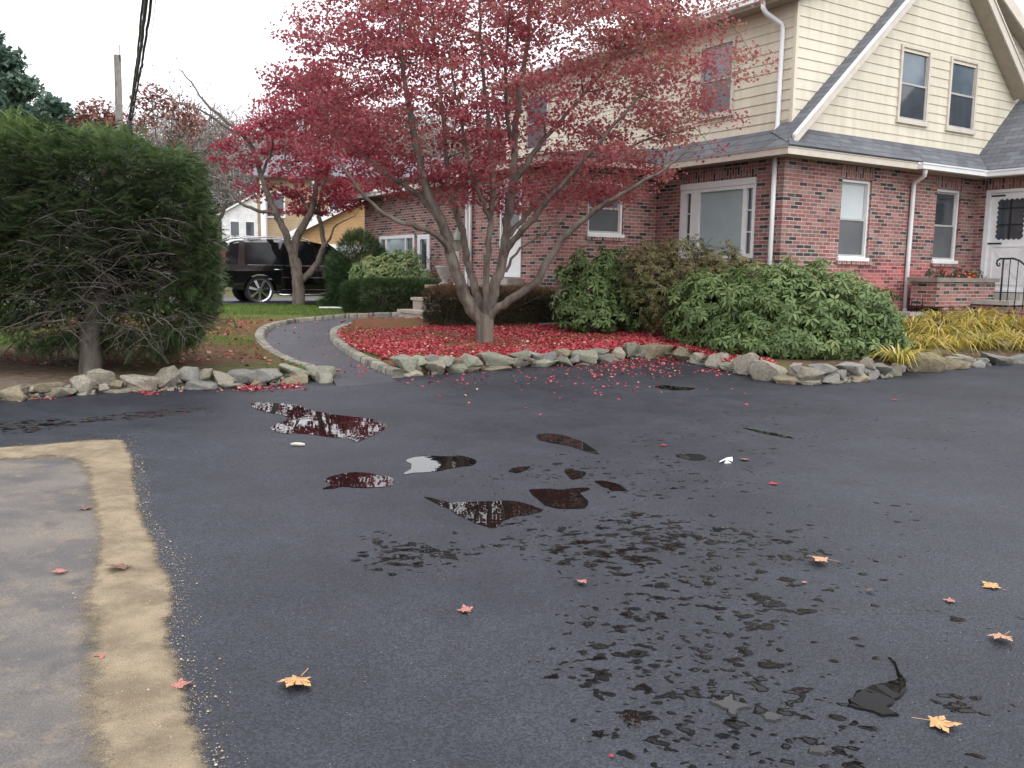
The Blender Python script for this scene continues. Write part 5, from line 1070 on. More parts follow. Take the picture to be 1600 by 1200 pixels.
# ---------------------------------------------------------------- needle sprays
def spray_template(nl=9, w=.30):
    V = []; Fc = []
    for i in range(nl):
        t = (i+.6)/nl; l = w*(1-.65*t)*(1.0 if i else .7); y = t
        for s in (-1, 1):
            b = len(V); V += [(0, y-.035, -.12*t*t), (s*l*.55, y+l*.38, -.12*t*t-.02), (s*l, y+l*.80, -.15*t*t-.06), (s*l*.45, y+l*.62, -.12*t*t)]; Fc.append((b, b+1, b+2, b+3))
    b = len(V); V += [(-.012, 0, 0), (.012, 0, 0), (.006, 1.1, -.14), (-.006, 1.1, -.14)]; Fc.append((b, b+1, b+2, b+3))
    return V, Fc
SPV, SPF = spray_template(); SPV2, SPF2 = spray_template(5, .45)
def shell_points(m_, inside, surf, box, seed):
    r = np.random.default_rng(seed); out = []; lo, hi = np.array(box[0]), np.array(box[1]); tot = 0
    while tot < m_:
        q = lo+(hi-lo)*r.random((20000, 3)); q = q[inside(q)]; out.append(q); tot += len(q)
        if not len(q): break
    return np.concatenate(out)[:m_]
# the big yew at the left: boxy, open below, trunk and dead twigs showing
yb = on_ground(140, 584); YB = np.array(yb)
yw = empty('yew_bush', yb); tag(yw, 'huge boxy dark yew on a bare trunk, grey twigs showing below', 'bush')
tp = [curve3([(0, 0, -.1), (0.01, .02, .25), (.02, .10, .6), (.06, .45, 1.2), (.0, .75, 2.0), (-.1, .8, 2.6)], .135, .05), curve3([(0, .2, .55), (.5, .5, .9), (1.0, .7, 1.35), (1.4, .7, 2.0)], .05, .02), curve3([(0, .25, .7), (-.5, .5, 1.0), (-1.1, .8, 1.5), (-1.6, .8, 2.2)], .05, .02), curve3([(.05, .45, 1.0), (.35, .5, 1.4), (.5, .3, 2.0)], .04, .015), curve3([(.0, .4, .9), (.2, .9, 1.5), (.3, 1.3, 2.2)], .04, .015)]
tubes_mesh('trunk', tp, M['bark_grey' if False else 'bark_dark'], yw, 10)
cx_ = -5.6
def yew_r(x, y, z):
    """normalised distance: <1 inside the clipped box shape"""
    zt = 3.08+.10*np.sin(x*1.9)+.05*np.sin(x*5+y*3); right = -3.66-.30*(y-10.8)-.07*np.sin(z*3.1)-.35*np.clip(z-2.7, 0, 1)**1.5-.15*np.clip(.9-z, 0, 1)
    a = (x-cx_)/np.where(x > cx_, right-cx_, 2.9); b = (y-10.85)/1.25; zb = np.where(x > -4.45, .36, np.where(x > -5.9, .44, .70)); zm = (zt+zb)/2; c = (z-zm)/((zt-zb)/2)
    return (np.abs(a)**5+np.abs(b)**4+np.abs(c)**6)**.22
def in_yew(q, lo=.0, hi=1.0):
    W = q+YB; r = yew_r(W[:, 0], W[:, 1], W[:, 2]); return (r < hi) & (r > lo)
RNG = np.random.default_rng(21)
P = shell_points(13500, lambda q: in_yew(q, .84, 1.02), None, ([-3.6, -1.0, .1], [2.6, 2.6, 3.4]), 3)
W = P+YB; nrm = np.stack([(W[:, 0]-cx_)/2.4, (W[:, 1]-10.85)/1.0, (W[:, 2]-1.8)/1.4], 1); nrm = np.sign(nrm)*np.abs(nrm)**3
low = np.clip((1.75-W[:, 2])/1.0, 0, 1)*(W[:, 0] < -4.3)*(W[:, 1] < 10.6)
keep = RNG.random(len(P)) > low*.36+.36*((W[:, 1] < 10.6) & (W[:, 2] < 1.4) & (W[:, 0] > -4.9) & (W[:, 0] < -4.2))
keep &= vnoise(W[:, 0]*1.2, W[:, 2]*1.6+W[:, 1], 1.4, 81, 2) > .30
P = P[keep]; W = W[keep]; nrm = nrm[keep]; m_ = len(P)
d = nrm*1.0+rand_dirs(m_)*.75; d[:, 2] = d[:, 2]*.7-.05+.22*(W[:, 2] > 2.75); d[:, 1] -= .15
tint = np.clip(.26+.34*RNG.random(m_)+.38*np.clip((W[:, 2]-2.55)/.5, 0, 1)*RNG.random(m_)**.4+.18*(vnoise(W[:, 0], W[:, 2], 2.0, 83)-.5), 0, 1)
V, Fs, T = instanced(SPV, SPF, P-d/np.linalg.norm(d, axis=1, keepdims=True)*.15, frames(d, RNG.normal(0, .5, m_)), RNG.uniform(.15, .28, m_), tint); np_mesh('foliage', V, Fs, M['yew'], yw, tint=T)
P = shell_points(2600, lambda q: in_yew(q, .3, .84), None, ([-3.6, -1.0, .2], [2.6, 2.6, 3.3]), 4); m_ = len(P); d = rand_dirs(m_)
lowk = (P+YB)[:, 2] > 1.1; P = P[lowk]; d = d[lowk]; m_ = len(P)
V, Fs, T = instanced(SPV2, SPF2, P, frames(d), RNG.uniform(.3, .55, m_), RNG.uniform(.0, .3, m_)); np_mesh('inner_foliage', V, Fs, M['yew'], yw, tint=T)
tw = []
for _ in range(400):
    z0_ = RNG.uniform(.45, 1.9); a = np.array([RNG.uniform(-.6, 1.3), RNG.uniform(-.45, .5), z0_]); dr_ = np.array([RNG.uniform(-1, 1.2), RNG.uniform(-1, .25), RNG.uniform(-.55, .35)]); e = a+dr_*RNG.uniform(.35, .85)
    we = e+YB
    if yew_r(*we[:, None])[0] > 1.08 and we[2] > .9: continue
    if e[2] < .08: e[2] = .08
    P, R = twig_to(a, e, .0065, .0022, .12, 7); tw.append((P, R))
    for _k in range(4):
        j = RNG.integers(2, 6); tw.append(twig_to(P[j], P[j]+rand_dirs(1)[0]*[1, 1, .7]*RNG.uniform(.12, .4), .0035, .0017, .1, 5))
tubes_mesh('dead_twigs', tw, M['bark_dark'], yw)
# ---------------------------------------------------------------- clipped hedges
def hedge(root_px, inside, box, m_, mat, name, label, cat='hedge', sz=(.06, .11), topt=.5, zr=(0, 1), seed=1, inner=.35):
    global RNG; RNG = np.random.default_rng(seed)
    b = np.array(root_px); e = empty(name, tuple(b)); tag(e, label, cat)
    lo, hi = np.array(box[0]), np.array(box[1]); out = []; tot = 0
    while tot < m_:
        q = lo+(hi-lo)*RNG.random((30000, 3)); r = inside(q); w_ = np.where(r < 1, np.clip((r-inner)/(1-inner), 0, 1)**2, 0); q = q[RNG.random(len(q)) < w_]; out.append(q); tot += len(q)
    P = np.concatenate(out)[:m_]; c = (lo+hi)/2
    d = (P-c)/(hi-lo); d = np.sign(d)*np.abs(d)**1.5*3+rand_dirs(m_)*.6; d[:, 2] += .25
    h = (P[:, 2]-lo[2])/(hi[2]-lo[2]); tint = np.clip(.25+.45*RNG.random(m_)+topt*np.clip((h-.66)/.28, 0, 1)*RNG.random(m_)**.5+.25*(vnoise(P[:, 0], P[:, 1]+P[:, 2], 3.0, 5)-.5), 0, 1)
    V, Fs, T = instanced(SPV2, SPF2, P-b, frames(d, RNG.normal(0, .8, m_)), RNG.uniform(sz[0], sz[1], m_), tint); np_mesh('foliage', V, Fs, M[mat], e, tint=T)
    st_ = [curve3([(RNG.uniform(-.3, .3)*(hi[0]-lo[0]), RNG.uniform(-.3, .3)*(hi[1]-lo[1]), -.05), (RNG.uniform(-.3, .3)*(hi[0]-lo[0]), RNG.uniform(-.3, .3)*(hi[1]-lo[1]), (hi[2]-lo[2])*.75)], .015, .006) for _ in range(14)]
    for p, _r in st_: p += np.array([c[0]-b[0], c[1]-b[1], 0])
    tubes_mesh('stems', st_, M['bark_dark'], e); return e
# green box hedge left of the steps
hb = on_ground(612, 497); 
def bx(c, h, p=6): return lambda q: (np.abs((q[:, 0]-c[0])/h[0])**p+np.abs((q[:, 1]-c[1])/h[1])**p+np.abs((q[:, 2]-c[2])/h[2])**p)**(1/p)
cH = (-2.78, 20.3, .82); hH = (1.12, .55, .40)
hedge((cH[0], cH[1], .45), bx(cH, hH), ([cH[i]-hH[i] for i in range(3)], [cH[i]+hH[i] for i in range(3)]), 9000, 'hedge', 'box_hedge', 'low flat topped dark green clipped hedge left of the stone steps', sz=(.07, .12), topt=.45, seed=31)
# brown topped hedge wrapped round the landing
def in_wrap(q):
    u, v = to_uv(q[:, 0], q[:, 1]); z = q[:, 2]
    f = lambda a, h: np.abs(a/h)
    r1 = (f(u+4.45, .36)**5+f(v-3.80, .56)**5+f(z-.80, .37)**5)**.2; r2 = (f(u+3.4, 1.15)**5+f(v-3.52, .36)**5+f(z-.80, .36)**5)**.2
    return np.minimum(r1, r2)
hc_ = HW(-4.0, 3.8, .45); pts = np.array([HW(u, v, 0) for u in (-4.9, -2.1) for v in (3.0, 5.5)])
hedge(hc_, in_wrap, ([pts[:, 0].min(), pts[:, 1].min(), .42], [pts[:, 0].max(), pts[:, 1].max(), 1.18]), 12000, 'hedge_brown', 'clipped_hedge', 'rounded clipped hedge with a browned top behind the maple trunk, around the stone landing', sz=(.06, .10), topt=.85, seed=33)
# dark conical yew by the car
cY = np.array(aty(560, 420, 23.0)); 
def in_cone(q): 
    z = (q[:, 2]-.45)/1.95; r = np.hypot(q[:, 0]-cY[0], q[:, 1]-cY[1]); R = .86*np.clip(1.02-np.clip(z, 0, 1)**2.2, .02, 1)**.5*(1+.12*np.sin(q[:, 2]*5+q[:, 0]*4)); return np.maximum(r/R, np.abs(q[:, 2]-1.42)/1.0)
hedge((cY[0], cY[1], .48), in_cone, ([cY[0]-1, cY[1]-1, .42], [cY[0]+1, cY[1]+1, 2.45]), 6500, 'hedge', 'dark_yew', 'dark dome shaped yew between the black car and the pale rhododendron', 'bush', (.12, .2), .1, seed=35)
# ---------------------------------------------------------------- rhododendrons: whorls of long drooping leaves
WH = []
def whorl_template(n=8):
    V = []; Fc = []
    for i in range(n):
        a = 2*math.pi*i/n+random.uniform(-.25, .25); el = random.uniform(-.45, .5); l = random.uniform(.8, 1.05); w_ = .15
        for s0 in (0,):
            b = len(V); ca, sa = math.cos(a), math.sin(a)
            def pt(r, s, dz): return (r*ca-s*sa, math.sin(el)*r*.9+dz-.35*r*r+.1, r*sa+s*ca)
            V += [pt(.08, 0, 0), pt(.38*l, w_, .03), pt(.72*l, w_*.9, .02), pt(l, 0, -.03), pt(.72*l, -w_*.9, .02), pt(.38*l, -w_, .03), pt(.4*l, 0, -.02), pt(.74*l, 0, -.03)]
            Fc += [(b, b+1, b+6), (b+1, b+2, b+7, b+6), (b+2, b+3, b+7), (b, b+6, b+5), (b+6, b+7, b+4, b+5), (b+7, b+3, b+4)]
    return V, Fc
WT = [whorl_template() for _ in range(3)]
def rhodo(name, label, base, blobs, m_, mat, sz=(.11, .17), seed=1, shift=0., cat='bush', stems=14):
    """blobs: list of (cx,cy,cz,rx,ry,rz) whose union is the outline"""
    global RNG; RNG = np.random.default_rng(seed); e = empty(name, base); tag(e, label, cat); b = np.array(base)
    B = np.array(blobs); area = (B[:, 3]*B[:, 4]+B[:, 3]*B[:, 5]+B[:, 4]*B[:, 5]); pr = area/area.sum()
    k = RNG.choice(len(B), m_*3, p=pr); d = rand_dirs(m_*3); rad = 1-.42*RNG.random(m_*3)**1.6
    P = B[k, :3]+d*B[k, 3:]*rad[:, None]*(1+.09*np.sin(9*d[:, :1]+5*d[:, 2:]+k[:, None]))
    dep = np.min(np.stack([np.linalg.norm((P-q[:3])/q[3:], axis=1) for q in B]), 0)
    ok = (dep > .55) & (P[:, 2] > base[2]+.02); gz_ = base_z(P[:, 0], P[:, 1]); ok &= P[:, 2] > gz_+.04
    uu, vv = to_uv(P[:, 0], P[:, 1]); ok &= ~((uu > -.08) & (vv > -.10)) & ~((vv > 3.18) & (uu > -2.52))
    P = P[ok][:m_]; k = k[ok][:m_]; m_ = len(P)
    n_ = (P-B[k, :3])/B[k, 3:]**2; n_ /= np.linalg.norm(n_, axis=1, keepdims=True); dd = n_*.9+np.array([0, 0, .55])+rand_dirs(m_)*.45
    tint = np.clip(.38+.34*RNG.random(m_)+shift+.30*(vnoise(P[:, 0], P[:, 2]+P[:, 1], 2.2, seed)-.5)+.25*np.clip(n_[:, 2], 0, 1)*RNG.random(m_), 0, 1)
    Vs = []; Fs = {}; Ts = []; off = 0; sel = RNG.integers(0, 3, m_)
    for t_ in range(3):
        q = sel == t_
        if not q.any(): continue
        mm = int(q.sum()); V, Fq_, T = instanced(WT[t_][0], WT[t_][1], P[q]-b, frames(dd[q], RNG.uniform(0, 6.28, mm)), RNG.uniform(sz[0], sz[1], mm), tint[q])
        T = np.clip(T+np.repeat(RNG.normal(0, .11, mm*8), 8), 0, 1)
        for f in Fq_: Fs.setdefault(f.shape[1], []).append(f+off)
        Vs.append(V); Ts.append(T); off += len(V)
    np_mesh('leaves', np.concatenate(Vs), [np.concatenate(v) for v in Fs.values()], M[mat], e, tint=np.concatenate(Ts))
    st_ = []
    for _ in range(stems):
        q = B[RNG.integers(len(B))]; f = np.array([q[0]+RNG.normal(0, .25)*q[3], q[1]+RNG.normal(0, .25)*q[4], base[2]-.05])-b; g_ = q[:3]+rand_dirs(1)[0]*q[3:]*.75-b; g_[2] = max(g_[2], .3); st_.append(curve3([f, (f+g_)/2+RNG.normal(0, .08, 3), g_], .018, .007))
        for _k in range(4): st_.append(twig_to(st_[-1][0][-3] if _k == 0 else g_, g_+rand_dirs(1)[0]*q[3:]*.5, .007, .004))
    tubes_mesh('stems', st_, M['bark_dark'], e); return e
zb = .22
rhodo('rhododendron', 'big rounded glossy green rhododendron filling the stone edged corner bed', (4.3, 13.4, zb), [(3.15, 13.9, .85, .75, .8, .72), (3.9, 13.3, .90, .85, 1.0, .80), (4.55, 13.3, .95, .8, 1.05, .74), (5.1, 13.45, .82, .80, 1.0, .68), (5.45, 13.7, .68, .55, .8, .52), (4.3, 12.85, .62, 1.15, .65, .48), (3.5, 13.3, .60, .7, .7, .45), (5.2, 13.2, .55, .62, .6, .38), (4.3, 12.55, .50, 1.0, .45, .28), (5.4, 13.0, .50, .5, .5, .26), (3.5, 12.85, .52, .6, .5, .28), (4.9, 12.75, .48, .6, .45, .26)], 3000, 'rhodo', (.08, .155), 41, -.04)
rhodo('rhododendron', 'dark green rhododendron against the bay wall, just right of the maple', (1.5, 15.5, .42), [(1.35, 15.55, 1.15, .62, .6, .75), (1.85, 15.65, 1.25, .6, .6, .68), (1.1, 15.4, .85, .42, .5, .5), (1.5, 15.2, .75, .6, .45, .45), (2.2, 15.4, .95, .4, .5, .55)], 900, 'rhodo', (.10, .16), 43, -.12)
rhodo('browned_shrub', 'browned twiggy shrub under the picture window between two green rhododendrons', (2.9, 14.9, .35), [(2.35, 15.1, 1.45, .55, .5, .62), (2.9, 14.95, 1.5, .65, .55, .62), (3.5, 14.75, 1.42, .58, .5, .6), (2.6, 14.8, 1.0, .6, .5, .5), (3.2, 14.6, 1.0, .6, .5, .5)], 2000, 'shrub_brown', (.055, .09), 45, .0, stems=26)
rhodo('rhododendron', 'pale green rhododendron behind the low box hedge at the left', (-2.7, 21.9, .5), [(-3.35, 21.9, 1.15, .75, .7, .68), (-2.6, 22.0, 1.28, .85, .75, .72), (-1.85, 22.0, 1.25, .75, .7, .78), (-2.2, 21.6, 1.0, 1.2, .6, .5), (-1.5, 21.4, 1.1, .5, .5, .5)], 1000, 'rhodo', (.11, .17), 47, .14)
# ---------------------------------------------------------------- yellow daylilies
RNG = np.random.default_rng(51)
LILY = [(1412, 545, .55), (1440, 552, .5), (1425, 520, .55), (1462, 532, .6), (1470, 508, .5), (1492, 548, .62), (1510, 520, .6), (1535, 545, .6), (1548, 518, .6), (1575, 540, .55), (1590, 515, .6), (1605, 548, .55), (1525, 505, .55), (1405, 568, .45), (1570, 500, .55)]
LAB = ['daylily clump hugging the rhododendron, above the round greenish stone', 'yellow daylily clump behind the biggest tan boulder', 'greenish gold daylily clump at the downspout foot', 'golden daylily clump behind the boulder, near the window guard', 'tall daylily clump right under the planter', 'yellow fountain shaped daylily clump with pale dead blades at its base', 'orange gold daylily clump in front of the planter', 'low yellow daylily clump behind the heap of white stones', 'daylily clump before the stoop, behind the white stones', 'arching daylily clump above the long smooth grey stone', 'daylily clump beside the railing foot', 'daylily clump cut by the right edge of the picture', 'back row daylily clump touching the planter foot', 'small daylily clump lowest beside the rhododendron', 'thin daylily clump at the stoop corner']
for (px, py, s), lab in zip(LILY, LAB):
    b = on_ground(px, py); e = None; V = []; Fc = []; T = []
    nb = 130; 
    for k in range(nb):
        a = RNG.uniform(0, 6.283); l = s*RNG.uniform(.55, 1.15); ls = RNG.uniform(.7, 1.6); r0_ = RNG.uniform(0, .16); w_ = RNG.uniform(.007, .013); q = 6; bb = len(V)
        tt = RNG.random()*.75+.15 if RNG.random() > .12 else 1.0
        if RNG.random() < .14: tt = RNG.random()*.2
        for i in range(q):
            t = i/(q-1); r = r0_+l*(ls*t*(.5+.5*t)); z = l*.9*(1.15*t-ls*.80*t*t*t); ww = w_*(1-t**2.2)+.0012
            ca, sa = math.cos(a), math.sin(a); V += [(r*ca-ww*sa, r*sa+ww*ca, max(z, .01)), (r*ca+ww*sa, r*sa-ww*ca, max(z, .01))]; T += [tt, tt]
            if i: j = bb+2*i; Fc.append((j-2, j-1, j+1, j))
    o = np_mesh('daylily', V, np.array(Fc), M['daylily'], None, tint=T); o.location = b; tag(o, lab, 'plant', 'yellow daylily clumps before the planter')
# ---------------------------------------------------------------- grass, fallen leaves
RNG = np.random.default_rng(61)
n_ = 60000; X = RNG.uniform(-12, -2.2, n_); Y = 10.5+13.5*RNG.random(n_)**.8
ok = in_poly(X, Y, YARD) & ~in_poly(X, Y, PATH_POLY) & (poly_dist(X, Y, PATH_POLY) > .22) & ~(in_poly(X, Y, dr))
mu = np.clip(1.35-((X+6)/3.0)**2-((Y-11.3)/1.7)**2, 0, 1); ok &= (mu < .25) & (vnoise(X, Y, 1.3, 91) > .33)
X, Y = X[ok], Y[ok]; m_ = len(X); P = np.c_[X, Y, base_z(X, Y)-.005]; d = np.c_[RNG.normal(0, .45, m_), RNG.normal(0, .45, m_), np.ones(m_)]
V, Fs, T = instanced([(-.09, 0, 0), (.09, 0, 0), (0, 1, .1)], [(0, 1, 2)], P, frames(d, RNG.uniform(0, 6.28, m_), up=rand_dirs(m_)), RNG.uniform(.035, .075, m_), RNG.random(m_))
tag(np_mesh('grass', V, Fs, M['grass'], tint=T), 'short lawn grass left of the curved path', 'grass', kind='stuff')
def scatter(name, X, Y, Zf, mat, sz, label, lift=.006, curl=.5, cat='leaves'):
    m_ = len(X); P = np.c_[X, Y, Zf+lift]; up = np.c_[RNG.normal(0, curl, m_), RNG.normal(0, curl, m_), np.ones(m_)]; a = RNG.uniform(0, 6.283, m_)
    dd = np.c_[np.cos(a), np.sin(a), np.zeros(m_)]; dd[:, 2] = -(dd*up).sum(1)/up[:, 2]
    V, Fs, T = instanced(LEAF5, LEAF5F, P, frames(dd, up=up/np.linalg.norm(up, axis=1, keepdims=True)), RNG.uniform(sz[0], sz[1], m_), RNG.random(m_))
    tag(np_mesh(name, V, Fs, M[mat], tint=T), label, cat, kind='stuff')
# red carpet of the tree bed
n_ = 190000; X = RNG.uniform(-4.2, 3.6, n_); Y = RNG.uniform(11.8, 20, n_)
ok = in_poly(X, Y, YARD) & ~in_poly(X, Y, PATH_POLY) & (poly_dist(X, Y, PATH_POLY) > .14)
inb = ok & (X > np.interp(Y, [12, 13.5, 15.5, 18, 21], [-1.8, -2.6, -3.3, -3.9, -3.2])) 
u_, v_ = to_uv(X, Y); inb &= ~((v_ > 2.9) & (u_ > -2.9)) & ~((u_ > -.2) & (v_ > -.2)) & ~((v_ > 3.3) & (u_ > -4.3))
br = vnoise(X, Y, .75, 95, 3); dens = np.clip((br-.38)*6, .05, 1); edge = np.exp(-poly_dist(X, Y, [(p[0], p[1]) for p in BE], False)/.45); dens = np.clip(dens*.85+edge*.6, 0, 1); inb &= RNG.random(n_) < np.clip(dens*1.15+.07, 0, 1)
scatter('fallen_red_leaves', X[inb], Y[inb], base_z(X[inb], Y[inb]), 'fallen_red', (.028, .052), 'bright red fallen leaves carpeting the bed under the maple')
# leaves over the lawn by the path and the yew
n_ = 26000; X = RNG.uniform(-8.5, -2.2, n_); Y = RNG.uniform(10.5, 19.5, n_)
ok = in_poly(X, Y, YARD) & ~in_poly(X, Y, PATH_POLY) & (poly_dist(X, Y, PATH_POLY) > .2)
band = np.exp(-((Y-16.0+.25*(X+5))/1.3)**2)*1.0+np.exp(-(((X+4.2)/1.6)**2+((Y-12.3)/1.6)**2))*.35+np.exp(-((X+6)/2.2)**2-((Y-11.0)/1.0)**2)*.35; ok &= RNG.random(n_) < np.clip(band*np.clip((vnoise(X, Y, 1.1, 97)-.3)*3, 0, 1), 0, 1)*.42
ok &= X < np.interp(Y, [11, 12, 13.5, 15.5, 18, 21], [-2.3, -2.3, -3.0, -3.9, -4.4, -4]) 
sel = RNG.random(n_) < .55
scatter('fallen_leaves', X[ok & sel], Y[ok & sel], base_z(X[ok & sel], Y[ok & sel]), 'fallen_red', (.04, .08), 'red and pink leaves strewn over the lawn by the path')
scatter('fallen_leaves', X[ok & ~sel], Y[ok & ~sel], base_z(X[ok & ~sel], Y[ok & ~sel]), 'fallen_brown', (.05, .09), 'brown leaves strewn over the lawn and under the yew')
# leaves on the asphalt: thick in the pocket by the stones, thinning out over the drive
pts = []
for px, py, sx, sy, n in [(985, 568, 42, 6, 340), (1040, 563, 22, 4, 160), (930, 575, 60, 7, 150), (860, 588, 110, 12, 80), (1000, 590, 80, 14, 75), (700, 592, 60, 5, 40), (880, 610, 120, 18, 28), (455, 604, 10, 2.2, 90), (392, 607, 14, 2.2, 90), (230, 614, 12, 2, 50), (60, 624, 20, 2, 40), (1120, 580, 10, 3, 30), (400, 610, 60, 3, 30), (600, 560, 40, 12, 14), (1100, 610, 100, 20, 8)]:
    q = np.c_[RNG.normal(px, sx, n), RNG.normal(py, sy, n)]; pts.append(q)
pts = np.concatenate(pts); W3 = np.array([on_asphalt(*p) for p in pts if p[1] > 545]); yd = in_poly(W3[:, 0], W3[:, 1]-.05, YARD); W3 = W3[~yd]
scatter('fallen_red_leaves', W3[:, 0], W3[:, 1], W3[:, 2], 'fallen_red', (.028, .052), 'red leaves drifted on the asphalt along the stone edging', .008)
# leaf litter on the path
t = RNG.random(150); w_ = RNG.random(150); i = (t*(nP-1)).astype(int); P = PLs[i]*(1-w_)[:, None]+PRs[i]*w_[:, None]
scatter('fallen_red_leaves', P[:, 0], P[:, 1], P[:, 2]+.012, 'fallen_red', (.03, .06), 'scattered red leaves lying on the curved path')
# ================================================================== SINGLE LEAVES AND LITTER ON THE DRIVE
def maple_outline():
    """five pointed lobes with side teeth"""
    pts = []; lob = [(-2.25, .55), (-1.12, .86), (0, 1.0), (1.12, .86), (2.25, .55)]
    for k, (a, r) in enumerate(lob):
        for da, rr in ((-.40, .42), (-.26, .68), (-.30, .74), (-.10, .86), (0, 1.0), (.10, .86), (.30, .74), (.26, .68), (.40, .42)):
            if abs(da) == .40: rr = .40
            pts.append((math.sin(a+da*.8)*r*rr if abs(da) < .4 else math.sin(a+da)*r*.58/.9, math.cos(a+da*.8)*r*rr if abs(da) < .4 else math.cos(a+da)*r*.58/.9))
    pts.append((.10, -.28)); pts.append((-.10, -.28))
    return pts
MO = maple_outline()
def big_leaf(px, py, size_px, mat, label, curl=.25, rz=0., tilt=(0, 0), fold=0., lift=.006):
    p = on_asphalt(px, py); dist = math.dist((p[0], p[1]), (0, 0)); size = size_px/F*math.hypot(dist, HC)*.66; curl *= .38; fold *= .5; tilt = (tilt[0]*.6, tilt[1]*.6)
    b = bmesh.new(); ctr = b.verts.new((0, 0, 0)); vs = []
    def zc(x, y): return curl*(x*x+y*y)*(.1+.9*math.sin(2.2*x+1.7*y+px))-fold*abs(x)*.5+.05*math.sin(5*x+px)*math.sin(4*y)
    ctr.co.z = zc(0, 0); ring = []
    for x, y in MO: ring.append(b.verts.new((x*.5, y*.5, zc(x*.5, y*.5))))
    for x, y in MO: vs.append(b.verts.new((x, y, zc(x, y))))
    n = len(MO)
    for i in range(n):
        j = (i+1) % n; b.faces.new((ctr, ring[i], ring[j])); b.faces.new((ring[i], vs[i], vs[j], ring[j]))
    w = .022; s0 = b.verts.new((-w, -.25, .03)); s1 = b.verts.new((w, -.25, .03)); s2 = b.verts.new((w*.7+.08, -1.05, .06)); s3 = b.verts.new((-w*.7+.08, -1.05, .06)); b.faces.new((s0, s3, s2, s1))
    for f in b.faces: f.smooth = True
    me = bpy.data.meshes.new('maple_leaf'); b.to_mesh(me); b.free(); me.materials.append(M[mat])
    zs = [v.co.z for v in me.vertices]; o = link(bpy.data.objects.new('maple_leaf', me)); o.scale = (size,)*3; o.rotation_euler = (tilt[0], tilt[1], rz); o.location = (p[0], p[1], p[2]+lift-min(zs)*size+abs(tilt[0])*size*.6+abs(tilt[1])*size*.6)
    return tag(o, label, 'leaf', 'single leaves lying on the drive')
def litter_mat(name, a, b):
    t = NT(name); c = t.coord(); n = t.noise(c, 3, 5, .6); sx = t.n('ShaderNodeSeparateXYZ'); t.l(c, sx.inputs[0])
    vein = t.math('ABSOLUTE', sx.outputs['X']); col = t.mix(t.mapr(n, .3, .7), a, b); col = t.mix(t.mapr(vein, .03, .0), col, tuple(q*.6 for q in a)); t.set(Base_Color=col, Roughness=.6, Specular_IOR_Level=.3); return t.m
M['lf_or'] = litter_mat('orange_leaf', (.56, .34, .15), (.42, .22, .09)); M['lf_pk'] = litter_mat('faded_red_leaf', (.42, .19, .15), (.33, .12, .10)); M['lf_tan'] = litter_mat('tan_leaf', (.55, .31, .19), (.42, .22, .12)); M['lf_br'] = litter_mat('brown_leaf', (.22, .12, .08), (.14, .07, .05)); M['lf_red'] = litter_mat('red_leaf_single', (.45, .04, .05), (.33, .03, .04))
for a in [(466, 1069, 54, 'lf_or', 'large orange yellow maple leaf alone at the bottom left of the drive', .28, 2.9, (.15, 0), .25), (1464, 1134, 46, 'lf_or', 'tan orange leaf with a long stalk beside the bottom right puddle', .3, -1.9, (0, .1), .2), (1284, 881, 36, 'lf_tan', 'crumpled tan orange leaf in the middle of the wet right side', .5, 1.2, (.2, 0), .4), (1552, 919, 28, 'lf_or', 'orange leaf near the right edge, above a faded pink one', .3, .4), (1566, 1001, 34, 'lf_tan', 'pinkish tan leaf near the right edge, the lowest there', .4, 2.2, (.1, .1), .3), (1487, 941, 18, 'lf_pk', 'small faded leaf left of the two leaves at the right edge', .4, 1.0), (728, 957, 26, 'lf_pk', 'faded red maple leaf alone in the lower middle of the drive', .35, .3, (.1, 0), .2), (192, 895, 40, 'lf_br', 'curled brown leaf lying across the sand strip', .9, 1.5, (.3, .1), .7), (96, 898, 22, 'lf_pk', 'small pink leaf on the old grey pavement', .5, .8, (.1, .1), .4), (166, 1026, 32, 'lf_pk', 'faded pink leaf on the inner edge of the sand strip', .3, 2.0), (275, 1074, 36, 'lf_pk', 'dull pink oak like leaf on the outer edge of the sand', .35, -1.2, (.05, 0), .2), (1037, 697, 12, 'lf_red', 'tiny bright red leaf near the long dark streak', .3, .2), (1400, 626, 10, 'lf_red', 'tiny red leaf below the stones at the right', .3, .9), (1165, 720, 16, 'lf_pk', 'small pale pink leaf right of the white scrap', .5, .6), (1211, 757, 16, 'lf_red', 'dull red leaf right of the long thin wet streak', .4, 1.6), (910, 912, 22, 'lf_pk', 'pale pink curled leaf above the scattered wet beads', .6, 2.4, (.1, .2), .5), (136, 797, 22, 'lf_br', 'brownish leaf at the inner corner of the sand strip', .5, .9, (.1, 0), .4), (1258, 912, 10, 'lf_pk', 'tiny pink leaf under the crumpled tan one', .5, .9), (956, 1184, 9, 'lf_red', 'tiny pink red leaf at the bottom edge of the drive', .4, .1), (1130, 742, 13, 'lf_red', 'tiny dark red leaf below the white scrap', .4, 2.2), (1360, 926, 14, 'lf_br', 'small curled stalk like leaf in the wet right side', .8, 2.2, (.2, .2), .6)]:
    if a[0] == 1130: continue
    big_leaf(*a)
p = on_asphalt(465, 697); mb = MB(); mb.tube([(-.055, 0, .014), (-.02, .004, .016), (.025, -.003, .016), (.058, .002, .013)], [.010, .014, .014, .009], 7); M['wood_pale'] = plain('pale_wood', (.50, .47, .38), .8, .2, 20)
o = mb.build('wood_chip', M['wood_pale']); o.location = p; tag(o, 'short pale stick of wood lying on the asphalt below the widest puddle', 'stick')
p = on_asphalt(1133, 723); M['paper'] = plain('white_paper', (.75, .75, .72), .7, .05); b = MB()
